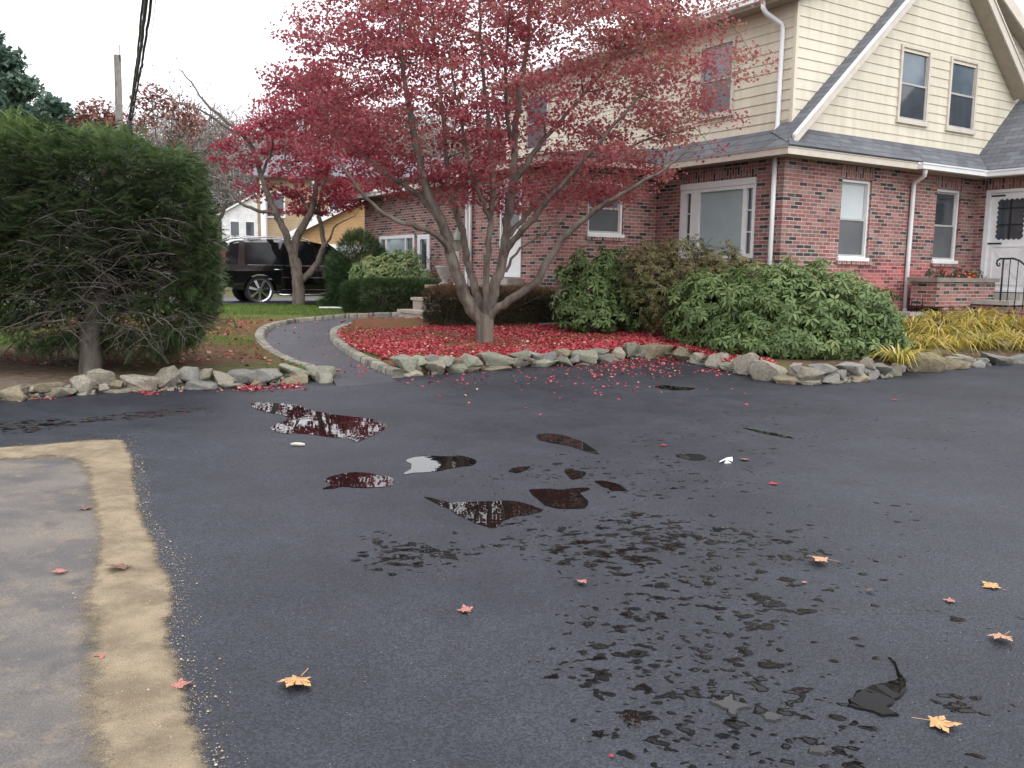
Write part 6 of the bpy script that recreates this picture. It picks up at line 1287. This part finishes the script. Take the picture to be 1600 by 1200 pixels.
b.poly([(-.07, -.02, .005), (.0, -.035, .045), (.02, .03, .05), (-.05, .035, .01)]); b.poly([(0, -.035, .045), (.075, -.02, .02), (.085, .03, .06), (.02, .03, .05)]); b.poly([(-.02, -.04, .0), (.06, -.045, .005), (.0, -.035, .045)])
o = b.build('paper_scrap', M['paper']); o.location = p; o.scale = (.7, .7, .7); tag(o, 'crumpled white paper scrap on the wet middle of the drive', 'paper')
# drain pipes by the shrubs
def pipe(px0, py0, px1, py1, Y0, Y1, r, label, name='drain_pipe'):
    a = np.array(aty(px0, py0, Y0)); b_ = np.array(aty(px1, py1, Y1)); mb = MB(); d = b_-a
    mb.tube([(0, 0, 0), tuple(d)], r, 12, False); mb.tube([(0, 0, 0), tuple(d)], r*.82, 12, False); o = mb.build(name, M['white']); o.location = a; return tag(o, label, 'pipe')
pipe(1019, 536, 1062, 528, 14.3, 15.0, .055, 'white plastic drain pipe end poking out above the brown boulder'); pipe(1066, 529, 1100, 526, 14.3, 14.7, .03, 'thin white pipe lying on the soil under the big rhododendron')
g = on_ground(1520, 540); mb = MB(); mb.box(-.42, .42, -.05, .05, .0, .05); o = mb.build('timber_offcut', M['wood_pale']); o.location = (g[0]+.3, g[1]+.15, g[2]+.03); o.rotation_euler = (0, .06, -.25); tag(o, 'pale timber offcut lying in the yellow daylilies', 'timber')
a = on_ground(521, 483); o = MB().tube([(-.35, 0, .03), (0, .01, .035), (.35, 0, .03)], .022, 6).build('garden_stake', M['white']); o.location = a; tag(o, 'thin white stake lying on the lawn left of the box hedge', 'stake')
# ================================================================== PARKED CAR
def suv_mats():
    t = NT('black_car_paint'); t.set(Base_Color=(.004, .004, .005), Roughness=.12, Specular_IOR_Level=.6, Coat_Weight=1.0, Coat_Roughness=.03); M['carpaint'] = t.m
    t = NT('car_glass'); t.set(Base_Color=(.008, .010, .012), Roughness=.06, Specular_IOR_Level=.35); M['carglass'] = t.m
    t = NT('chrome'); t.set(Base_Color=(.62, .62, .64), Roughness=.22, Metallic=1.0); M['chrome'] = t.m
    M['tyre'] = plain('tyre_rubber', (.015, .015, .016), .8, .15, 10); M['tail'] = plain('tail_lamp', (.30, .02, .02), .2, .1)
suv_mats()
def make_suv(loc, rz, label):
    """x forward, origin on the ground under the rear axle"""
    e = empty('parked_car', loc, rz); tag(e, label, 'car'); hw = 1.0
    def prof(z): return np.interp(z, [.3, .45, .95, 1.12, 1.86], [.93, .98, 1.0, .98, .87])
    low = [(-1.02, .52), (-1.06, .62), (-1.05, .95), (-1.0, 1.12), (3.0, 1.10), (3.3, 1.10), (3.9, 1.06), (4.02, .95), (4.08, .70), (4.06, .42), (3.95, .34), (3.45, .33)]
    def arch(cx, r=.47, n=9): return [(cx+r*math.cos(math.pi*k/n), .40+r*math.sin(math.pi*k/n)) for k in range(n+1)]
    outline = low[:-1]+[(3.44, .33)]+arch(2.95)+[(2.47, .33), (.5, .33)]+arch(0)+[(-.49, .40), (-.7, .45)]
    # body side skins and the strip between
    b = bmesh.new(); L_ = []; R_ = []
    for x, z in outline: L_.append(b.verts.new((x, prof(z), z))); R_.append(b.verts.new((x, -prof(z), z)))
    n = len(outline)
    for i in range(n): j = (i+1) % n; b.faces.new((L_[i], L_[j], R_[j], R_[i]))
    from mathutils.geometry import tessellate_polygon
    tri = tessellate_polygon([[(x, z, 0) for x, z in outline]])
    for t in tri:
        try: b.faces.new([L_[i] for i in t]); b.faces.new([R_[i] for i in t][::-1])
        except ValueError: pass
    bmesh.ops.recalc_face_normals(b, faces=b.faces); me = bpy.data.meshes.new('body'); b.to_mesh(me); b.free(); me.materials.append(M['carpaint']); o = link(bpy.data.objects.new('body', me), e)
    bv = o.modifiers.new('bevel', 'BEVEL'); bv.width = .03; bv.segments = 2; bv.limit_method = 'ANGLE'
    # cabin: glass house with painted roof and pillars
    gh = [(-.98, 1.12), (-.92, 1.45), (-.80, 1.74), (-.62, 1.80), (1.7, 1.80), (2.15, 1.68), (2.98, 1.12)]
    mb = MB(); Lg = [(x, prof(z)-.012, z) for x, z in gh]; Rg = [(x, -prof(z)+.012, z) for x, z in gh]; mb.poly(Lg); mb.poly(Rg[::-1])
    for i in range(len(gh)-1): mb.poly([Lg[i+1], Lg[i], Rg[i], Rg[i+1]])
    mb.build('windows', M['carglass'], e)
    mb = MB(); rf = [(-.86, 1.76), (-.70, 1.83), (-.4, 1.87), (.5, 1.89), (1.5, 1.865), (1.85, 1.80), (2.1, 1.71)]
    for i in range(len(rf)-1):
        (x0, z0_), (x1, z1_) = rf[i], rf[i+1]; w0, w1 = .86, .86
        mb.poly([(x0, -w0, z0_-.03), (x1, -w1, z1_-.03), (x1, -.55, z1_), (x0, -.55, z0_)], smooth=True); mb.poly([(x0, -.55, z0_), (x1, -.55, z1_), (x1, .55, z1_), (x0, .55, z0_)], smooth=True); mb.poly([(x0, .55, z0_), (x1, .55, z1_), (x1, w1, z1_-.03), (x0, w0, z0_-.03)], smooth=True)
        for s in (-1, 1): q = [(x0, s*w0, z0_-.03), (x0, s*(w0+.02), z0_-.11), (x1, s*(w1+.02), z1_-.11), (x1, s*w1, z1_-.03)]; mb.poly(q if s < 0 else q[::-1])
    mb.build('roof', M['carpaint'], e)
    for s in (-1, 1):
        def pil(x0, x1, x2, x3, name='pillar'):
            q = [(x0, s*(prof(1.12)+.004), 1.11), (x1, s*(prof(1.12)+.004), 1.11), (x3, s*(prof(1.78)+.006), 1.79), (x2, s*(prof(1.78)+.006), 1.79)]; MB().poly(q if s < 0 else q[::-1]).build(name, M['carpaint'], e)
        pil(.62, .74, .58, .68); pil(1.68, 1.80, 1.55, 1.64); pil(-.62, -.42, -.55, -.40); pil(2.86, 3.02, 1.92, 2.05)
        y = s*(prof(.8)+.004)
        for name, x0, x1, z, h in (('window_trim', -.35, 2.75, 1.125, .022), ('side_moulding', .62, 2.35, .78, .03), ('sill_trim', .62, 2.3, .42, .03)):
            yy = s*(prof(z)+.012); MB().box(x0, x1, min(yy, yy-s*.02), max(yy, yy-s*.02), z-h/2, z+h/2).build(name, M['chrome'], e)
        for x0 in (.40, 1.42): yy = s*(prof(1.0)+.03); MB().tube([(x0, yy-s*.03, .995), (x0+.03, yy, 1.0), (x0+.22, yy, 1.0), (x0+.25, yy-s*.03, .995)], .018, 6).build('door_handle', M['chrome'], e)
        MB().tube([(.5, s*.98, .30), (.62, s*1.06, .27), (2.3, s*1.06, .27), (2.42, s*.98, .30)], .035, 8).build('running_board', M['chrome'], e)
        MB().tube([(-.55, s*.72, 1.86), (-.4, s*.72, 1.93), (1.3, s*.72, 1.92), (1.5, s*.72, 1.865)], .020, 6).build('roof_rail', M['chrome'], e)
        mm = MB().box(2.42, 2.55, min(s*.98, s*1.20), max(s*.98, s*1.20), 1.12, 1.28).build('mirror', M['carpaint'], e)
        MB().box(-1.07, -.96, min(s*.80, s*.985), max(s*.80, s*.985), .95, 1.5).build('tail_lamp', M['tail'], e)
        for ax in (0, 2.95):
            w_ = empty('wheel', (ax, s*.80, .40)); w_.parent = e
            T = [(.40*math.cos(a), .40*math.sin(a)) for a in np.linspace(0, 2*math.pi, 33)]; mb = MB(); prf = [(.30, .0), (.34, .13), (.385, .145), (.402, .10), (.402, -.10), (.34, -.13)]
            for i in range(len(prf)-1):
                for k in range(32):
                    a0_, a1_ = 2*math.pi*k/32, 2*math.pi*(k+1)/32; (r0_, y0_), (r1_, y1_) = prf[i], prf[i+1]
                    mb.poly([(r0_*math.cos(a0_), s*y0_, r0_*math.sin(a0_)), (r0_*math.cos(a1_), s*y0_, r0_*math.sin(a1_)), (r1_*math.cos(a1_), s*y1_, r1_*math.sin(a1_)), (r1_*math.cos(a0_), s*y1_, r1_*math.sin(a0_))], smooth=True)
            mb.build('tyre', M['tyre'], w_)
            mb = MB(); y_ = s*.115
            for k in range(32):
                a0_, a1_ = 2*math.pi*k/32, 2*math.pi*(k+1)/32
                for r0_, r1_, ya, yb_ in ((.335, .295, .13, .10), (.295, .29, .10, -.05)): mb.poly([(r0_*math.cos(a0_), s*ya, r0_*math.sin(a0_)), (r0_*math.cos(a1_), s*ya, r0_*math.sin(a1_)), (r1_*math.cos(a1_), s*yb_, r1_*math.sin(a1_)), (r1_*math.cos(a0_), s*yb_, r1_*math.sin(a0_))])
            for k in range(7):
                a_ = 2*math.pi*k/7+.2; ca, sa = math.cos(a_), math.sin(a_)
                pt = lambda r, t, y: (r*ca-t*sa, s*y, r*sa+t*ca)
                mb.poly([pt(.05, -.028, .125), pt(.31, -.040, .105), pt(.31, .040, .105), pt(.05, .028, .125)])
                mb.poly([pt(.05, -.028, .125), pt(.05, -.028, .07), pt(.31, -.040, .06), pt(.31, -.040, .105)]); mb.poly([pt(.05, .028, .125), pt(.05, .028, .07), pt(.31, .040, .06), pt(.31, .040, .105)])
            mb.lathe([(.0, 0), (.06, 0), (.07, .02)], n=4) if False else None
            mb.poly([(.07*math.cos(2*math.pi*k/14), s*.132, .07*math.sin(2*math.pi*k/14)) for k in range(14)])
            mb.build('rim', M['chrome'], w_)
            MB().poly([(.29*math.cos(2*math.pi*k/24), s*.02, .29*math.sin(2*math.pi*k/24)) for k in range(24)]).build('brake_disc', M['tyre'], w_)
    MB().box(-1.12, -.98, -.95, .95, .45, .66).build('rear_bumper', M['carpaint'], e)
    MB().box(4.04, 4.10, -.75, .75, .62, .98).build('grille', M['chrome'], e)
    for s in (-1, 1): MB().box(3.86, 4.05, min(s*.70, s*.96), max(s*.70, s*.96), .74, 1.0).build('headlight', M['carglass'], e)
    return e
cpx = onz(405, 474.5, .43); rzs = math.atan2(.50, .866)
ox = cpx[0]-math.sin(rzs)*.80*1+0; oy = cpx[1]+math.cos(rzs)*.80
make_suv((ox, oy, .42), rzs, 'black four wheel drive car with chrome trim parked beyond the lawn behind the small maple')
# ================================================================== BACKGROUND
def simple_house(name, label, loc, rz): e = empty(name, loc, rz); tag(e, label, 'house'); return e
def sid_mat(name, a):
    t = NT(name); c = t.coord(); sx = t.n('ShaderNodeSeparateXYZ'); t.l(c, sx.inputs[0]); f = t.math('FRACT', t.math('MULTIPLY', sx.outputs['Z'], 6.2)); n = t.noise(c, 2, 5)
    col = t.mix(t.mapr(f, .1, .0), a, tuple(q*.55 for q in a)); col = t.mix(1, col, t.mapr(n, .3, .7, .88, 1.1), 'MULTIPLY'); t.set(Base_Color=col, Roughness=.75, Specular_IOR_Level=.2, Normal=t.bump(f, .3, .02)); return t.m
M['ochre_siding'] = sid_mat('ochre_siding', (.47, .30, .15)); M['tan_siding'] = sid_mat('tan_siding', (.40, .31, .20)); M['white_siding'] = sid_mat('white_siding', (.72, .72, .72)); M['maroon'] = plain('maroon_trim', (.16, .05, .05), .7, .1)
Yh = 44.0
nb = simple_house('neighbour_house', 'ochre house with a gabled garage beyond the black car and crimson maple', (-9.0, Yh, .4), 0)
def hb_(mb, x0, x1, y0, y1, z0, z1): return mb.box(x0+9, x1+9, y0-Yh, y1-Yh, z0-.4, z1-.4)
mb = MB(); hb_(mb, -12.75, -4.0, 44.0, 53, 2.75, 5.9); mb.build('upper_wall', M['tan_siding'], nb)
mb = MB(); hb_(mb, -12.5, -4.1, 44.3, 53, .3, 2.74); mb.build('lower_wall', M['maroon'], nb)
mb = MB(); g0 = lambda x, y, z: (x+9, y-Yh, z-.4)
slab(mb, [g0(-13.2, 43.4, 5.8), g0(-3.5, 43.4, 5.8), g0(-3.5, 48.5, 7.4), g0(-13.2, 48.5, 7.4)], .1); slab(mb, [g0(-13.2, 53.6, 5.8), g0(-3.5, 53.6, 5.8), g0(-3.5, 48.5, 7.4), g0(-13.2, 48.5, 7.4)], .1); mb.build('main_roof', M['shingle'], nb)
for xa in (-12.85, -4.0):
    MB().poly([g0(xa, 44, 5.9), g0(xa, 53, 5.9), g0(xa, 48.5, 7.3)]).build('gable_wall', M['tan_siding'], nb)
Yg = 40.0; xl, xr, ze = -9.7, -2.7, 3.05; xm_ = (xl+xr)/2; za = ze+(xm_-xl)*.50
mb = MB(); mb.poly([g0(xl, Yg, .3), g0(xr, Yg, .3), g0(xr, Yg, ze), g0(xm_, Yg, za), g0(xl, Yg, ze)]); mb.poly([g0(xl, 43.9, .3), g0(xl, Yg, .3), g0(xl, Yg, ze), g0(xl, 43.9, ze)]); mb.build('garage_wall', M['ochre_siding'], nb)
mb = MB(); slab(mb, [g0(xl-.4, Yg-.4, ze-.17), g0(xl-.4, 44.2, ze-.17), g0(xm_, 44.2, za+.03), g0(xm_, Yg-.4, za+.03)], .1); slab(mb, [g0(xr+.4, Yg-.4, ze-.17), g0(xr+.4, 44.2, ze-.17), g0(xm_, 44.2, za+.03), g0(xm_, Yg-.4, za+.03)], .1); mb.build('garage_roof', M['shingle'], nb)
for s0, s1 in (((xl-.45, ze-.30), (xm_, za-.08)), ((xr+.45, ze-.30), (xm_, za-.08))):
    (x0, z0_), (x1, z1_) = s0, s1; mb = MB(); q = [g0(x0, Yg-.46, z0_), g0(x1, Yg-.46, z1_), g0(x1, Yg-.46, z1_+.26), g0(x0, Yg-.46, z0_+.26)]; mb.poly(q); r_ = [(a, b+.06, c) for a, b, c in q]; mb.poly(r_[::-1])
    for i in range(4): j = (i+1) % 4; mb.poly([q[j], q[i], r_[i], r_[j]])
    mb.build('rake_board', M['white'], nb)
mb = MB(); hb_(mb, xl-.55, xl-.1, 39.6, 44.2, ze-.42, ze-.2); mb.build('eave_board', M['white'], nb)
mb = MB(); hb_(mb, -8.9, -6.2, Yg-.06, Yg-.005, .3, 2.55); mb.build('garage_door', M['white'], nb)
for x0 in (-11.8, -10.3):
    f = MB(); hb_(f, x0, x0+1.1, 44.22, 44.29, 1.5, 2.6); w = f.build('window', M['white'], nb); p_ = MB(); hb_(p_, x0+.12, x0+.5, 44.19, 44.215, 1.62, 2.48); hb_(p_, x0+.6, x0+.98, 44.19, 44.215, 1.62, 2.48); p_.build('pane', M['glass'], w)
for x0 in (-12.3, -9.2, -6.8):
    f = MB(); hb_(f, x0, x0+.95, 43.93, 43.995, 3.9, 5.2); w = f.build('window', M['white'], nb); p_ = MB(); hb_(p_, x0+.08, x0+.87, 43.90, 43.925, 4.0, 5.1); p_.build('pane', M['glass'], w)
mb = MB(); hb_(mb, -12.45, -12.2, 43.5, 43.75, .3, 5.7); hb_(mb, -9.95, -9.75, 43.6, 43.8, 2.7, 5.7); mb.build('porch_post', M['white'], nb)
wh = simple_house('white_house', 'white gabled house far off beyond the black car, left of the ochre house', (-23.5, 78, .8), .1)
MB().box(-2.2, 4, 0, 8, 0, 5.2).build('wall', M['white_siding'], wh)
mb = MB(); mb.poly([(-2.2, -.01, 5.2), (4, -.01, 5.2), (.9, -.01, 6.9)]); mb.poly([(-2.2, 8, 5.2), (4, 8, 5.2), (.9, 8, 6.9)]); mb.build('gable', M['white_siding'], wh)
mb = MB(); slab(mb, [(-2.6, -.4, 4.98), (-2.6, 8.4, 4.98), (.9, 8.4, 6.95), (.9, -.4, 6.95)], .12); slab(mb, [(4.4, -.4, 4.98), (4.4, 8.4, 4.98), (.9, 8.4, 6.95), (.9, -.4, 6.95)], .12); mb.build('roof', M['white'], wh)
for x0 in (-1.5, -.2, 2.2):
    for z0_ in (3.3, 1.2):
        w = MB().box(x0, x0+.85, -.06, -.005, z0_, z0_+1.35).build('window', M['white'], wh); MB().box(x0+.08, x0+.77, -.09, -.062, z0_+.08, z0_+1.27).build('pane', M['glass'], w)
# board fence beside the garage
fe = empty('board_fence', (-8.4, 36.5, .4)); tag(fe, 'weathered brown board fence between the black car and the ochre garage', 'fence'); M['fence'] = plain('weathered_boards', (.17, .13, .10), .85, .25, 5)
mb = MB()
for k in range(34): mb.box(k*.15, k*.15+.135, 0, .022, 0, 1.75+.04*math.sin(k*2.3))
mb.build('boards', M['fence'], fe); mb = MB(); mb.box(0, 5.1, .024, .06, .4, .5); mb.box(0, 5.1, .024, .06, 1.35, 1.45); mb.build('rail', M['fence'], fe)
# utility pole and overhead cables
pb = aty(184, 185, 32); up = empty('utility_pole', (pb[0], 32, .4)); tag(up, 'bare wooden utility pole standing behind the big yew', 'pole')
MB().tube([(0, 0, -.2), (.02, 0, 4), (.08, 0, 8.42)], [.16, .135, .115], 12).build('shaft', M['bark_grey'], up); MB().tube([(.2, -.06, 8.2), (.2, -.06, 8.75)], [.02, .015], 6).build('insulator_pin', M['metal_black'], up)
A0 = np.array(aty(196, 238, 40)); A1 = np.array(aty(203, 186, 30)); A2 = np.array(aty(217, 95, 20)); A3 = np.array(aty(229, -5, 14.5)); A4 = A3+(A3-A2)*1.6+np.array([0, 0, .5]); M['cable'] = plain('cable_sheath', (.055, .05, .06), .6, .1)
cb = empty('overhead_cable', tuple(A1)); tag(cb, 'thick bundle of dark overhead cables rising over the yew to the top of the picture', 'cable')
for k, (dx, dy, r) in enumerate(((0, 0, .034), (.055, .02, .026), (-.048, .03, .022))):
    Q, R = curve3([A0+[dx, dy, 0], A1+[dx, dy, 0], A2+[dx*1.2, dy, .02*k], A3+[dx*1.3, dy, .03*k], A4+[dx, dy, 0]], r, r, .5, .004); mb = MB(); mb.tube([tuple(q-A1) for q in Q], r, 6); mb.build('wire', M['cable'], cb)
Q, R = curve3([A1+[.02, 0, .25], A2+[.22, 0, .3], A3+[.20, 0, .3], A4+[.2, 0, .3]], .006, .006, .5, .0); MB().tube([tuple(q-A1) for q in Q], .006, 5).build('thin_wire', M['cable'], cb)
mb = MB(); mb.tube([(.0, .0, -.45), (.0, .0, .1)], [.09, .07], 8); mb.tube([(-.12, .02, -.2), (.12, .02, -.15)], .03, 6); mb.build('splice_case', M['cable'], cb)
# ---- distant trees
def conifer(name, label, base, h, r, m_, seed, z0=.15, cat='tree', group=None):
    global RNG; RNG = np.random.default_rng(seed); e = empty(name, base); tag(e, label, cat, group)
    tubes_mesh('trunk', [curve3([(0, 0, -.2), (0, 0, h*.5), (0, 0, h)], r*.07+.05, .02, .5)], M['bark_dark'], e)
    ang = RNG.uniform(0, 6.283, m_); t = z0+(1-z0)*RNG.random(m_)**1.25; lay = .75+.25*np.sin(t*h*3.2+ang*2); rad = r*(1-t)**.8*lay*(.35+.65*RNG.random(m_)**.5)
    P = np.c_[np.cos(ang)*rad, np.sin(ang)*rad, t*h-.12*rad]; d = np.c_[np.cos(ang), np.sin(ang), RNG.normal(-.05, .3, m_)]
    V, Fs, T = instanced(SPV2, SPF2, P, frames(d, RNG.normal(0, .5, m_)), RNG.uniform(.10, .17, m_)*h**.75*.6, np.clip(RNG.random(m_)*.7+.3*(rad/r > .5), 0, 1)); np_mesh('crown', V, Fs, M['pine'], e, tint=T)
def cloudtree(name, label, base, h, blobs, m_, sz, mat, seed, cat='tree', group=None, bark='bark_dark'):
    """irregular crown of leaf clumps on a forked trunk; blobs relative to base"""
    global RNG; RNG = np.random.default_rng(seed); e = empty(name, base); tag(e, label, cat, group); B = np.array(blobs); c = B[:, :3].mean(0)
    pth = [curve3([(0, 0, -.3), (0, 0, h*.25), (c[0]*.3, c[1]*.3, h*.45)], .02*h+.05, .012*h+.03, .4)]
    for q in B: pth.append(curve3([(c[0]*.2, c[1]*.2, h*.38), (q[0]*.5, q[1]*.5, (h*.4+q[2])/2), tuple(q[:3]), tuple(q[:3]+rand_dirs(1)[0]*q[3:]*.6)], .008*h+.02, .015, .3))
    for q in B:
        for _ in range(9): pth.append(twig_to(q[:3]+RNG.normal(0, .15, 3), q[:3]+rand_dirs(1)[0]*q[3:], .02, .008))
    tubes_mesh('trunk', pth, M[bark], e)
    k = RNG.integers(0, len(B), m_); P = B[k, :3]+rand_dirs(m_)*B[k, 3:]*(RNG.random(m_)**.4)[:, None]
    ok = vnoise(P[:, 0]*1.3+P[:, 1], P[:, 2]*1.3, 6.0/h, seed, 2) > .36; P = P[ok]; k = k[ok]
    V, Fs, T = instanced(KITE, KITEF, P, frames(rand_dirs(len(P))), RNG.uniform(sz[0], sz[1], len(P)), np.clip(.6*RNG.random(len(B))[k]+.4*RNG.random(len(P)), 0, 1)); np_mesh('crown', V, Fs, M[mat], e, tint=T)
q = aty(-25, 300, 52); cloudtree('pine_tree', 'tall dark blue green pine rising behind the yew at the left edge', (q[0], 52, .6), 16, [(.2, 0, 13.9, 1.3, 1.3, .9), (1.1, 0, 12.4, 1.7, 1.5, .8), (2.0, 0, 11.0, 1.6, 1.4, .7), (.4, 0, 10.6, 2.4, 2.0, 1.1), (-1.0, .3, 12.4, 2.0, 1.5, 1.0), (2.0, 0, 9.2, 2.2, 1.6, .8), (-.6, 0, 8, 3, 2, 1.2)], 8000, (.28, .5), 'pine', 71)
q = aty(48, 300, 60); cloudtree('pine_tree', 'lower rounded green pine just right of the tall pine at the left edge', (q[0], 60, .6), 13.5, [(0, 0, 11.6, 1.9, 1.8, 1.0), (1.5, 0, 11.0, 1.5, 1.4, .9), (-1.6, 0, 10.6, 2, 1.6, 1.2), (2.4, .4, 9.6, 1.6, 1.6, 1), (0, 0, 9.2, 2.6, 2, 1.2)], 5200, (.28, .5), 'pine', 72)
q = aty(158, 250, 55); cloudtree('red_leaved_tree', 'round orange red tree behind the utility pole', (q[0], 55, .5), 11, [(0, 0, 10.2, 1.4, 1.3, .9), (-.9, 0, 9.4, 1.1, 1, .8), (1.0, 0, 9.3, 1.1, 1, .9), (0, 0, 8.4, 1.6, 1.4, 1)], 1700, (.18, .34), 'redtree', 73, bark='bark_grey')
q = aty(255, 250, 58); cloudtree('red_leaved_tree', 'sparse pinkish red tree right of the overhead cables', (q[0], 58, .5), 12, [(-.6, 0, 11.6, 1.3, 1.2, .9), (.8, 0, 11.0, 1.5, 1.2, .9), (1.9, 0, 10.0, 1.1, 1, .8), (-1.2, 0, 10, 1.2, 1, 1), (.3, 0, 9, 1.8, 1.4, 1)], 1700, (.16, .32), 'redtree', 74, bark='bark_grey')
q = aty(368, 390, 48); conifer('spruce', 'small dark spruce in front of the white house, right of the yew', (q[0], 48, .45), 2.7, 1.5, 900, 75, .05)
# the wooded rise behind: hundreds of bare and browning crowns that read as one mass
RNG = np.random.default_rng(81); paths = []; Pl = []; Tl = []; Sl = []
for _ in range(320):
    y = RNG.uniform(95, 240); x = RNG.uniform(-.78*y, .30*y); 
    if x > -.08*y and y < 110: continue
    z = far_z(x, y); h = RNG.uniform(11, 17)*(.75+y/300); tone = RNG.random()
    P, R = curve3([(x, y, z-.3), (x+RNG.normal(0, .3), y, z+h*.5), (x+RNG.normal(0, .6), y, z+h)], .13, .03, 2.0, .05); paths.append((P, R))
    for _k in range(26):
        t = RNG.uniform(.3, .95); a = P[int(t*(len(P)-1))]; e = a+np.array([RNG.normal(0, 1), RNG.normal(0, 1), RNG.uniform(.3, 1.4)])*h*.16; paths.append(twig_to(a, e, .035, .012, .05, 5)); 
    nlf = 620; d = rand_dirs(nlf)*[h*.26, h*.26, h*.38]*(RNG.random((nlf, 1))**.4); d[:200, 2] -= h*RNG.uniform(.2, .55, 200); Pl.append(np.array([x, y, z+h*.62])+d); Tl.append(np.clip(tone+RNG.normal(0, .08, nlf), 0, 1)); Sl.append(RNG.uniform(.35, .8, nlf)*(.8+y/300))
root = tag(empty('distant_woods', (-30, 120, 0)), 'grey brown leafless woods on the rise behind the houses', 'woods', kind='stuff')
o = tubes_mesh('far_branches', [(p-np.array([-30, 120, 0]), r) for p, r in paths], M['bark_far'], root, 4)
P = np.concatenate(Pl); T = np.concatenate(Tl); s_ = np.concatenate(Sl); V, Fs, T2 = instanced([(-.035, 0, 0), (.035, .1, 0), (.02, 1, .05), (-.02, .9, 0), ], [(0, 1, 2, 3)], P-np.array([-30, 120, 0]), frames(rand_dirs(len(P))), s_*2.4, T)
np_mesh('far_twigs', V, Fs, M['woods'], root, tint=T2)
# trees on the viewer's side, which only the puddles and windows see
def bare_tree(base, h, seed, label):
    global RNG; RNG = np.random.default_rng(seed); e = empty('bare_tree', base); tag(e, label, 'tree'); pth = [curve3([(0, 0, -.2), (.1, 0, h*.3), (0, .1, h*.7), (.2, 0, h)], .18, .03, .5)]
    for _ in range(26):
        a = pth[0][0][int(RNG.uniform(.25, .95)*(len(pth[0][0])-1))]; b = a+np.array([RNG.normal(0, 1), RNG.normal(0, 1), RNG.uniform(.4, 1.5)])*h*.17; q = twig_to(a, b, .06, .015, .05, 7); pth.append(q)
        for _k in range(5): pth.append(twig_to(q[0][RNG.integers(2, 7)], b+rand_dirs(1)[0]*h*.12, .02, .006))
    tubes_mesh('trunk', pth, M['bark_grey'], e)
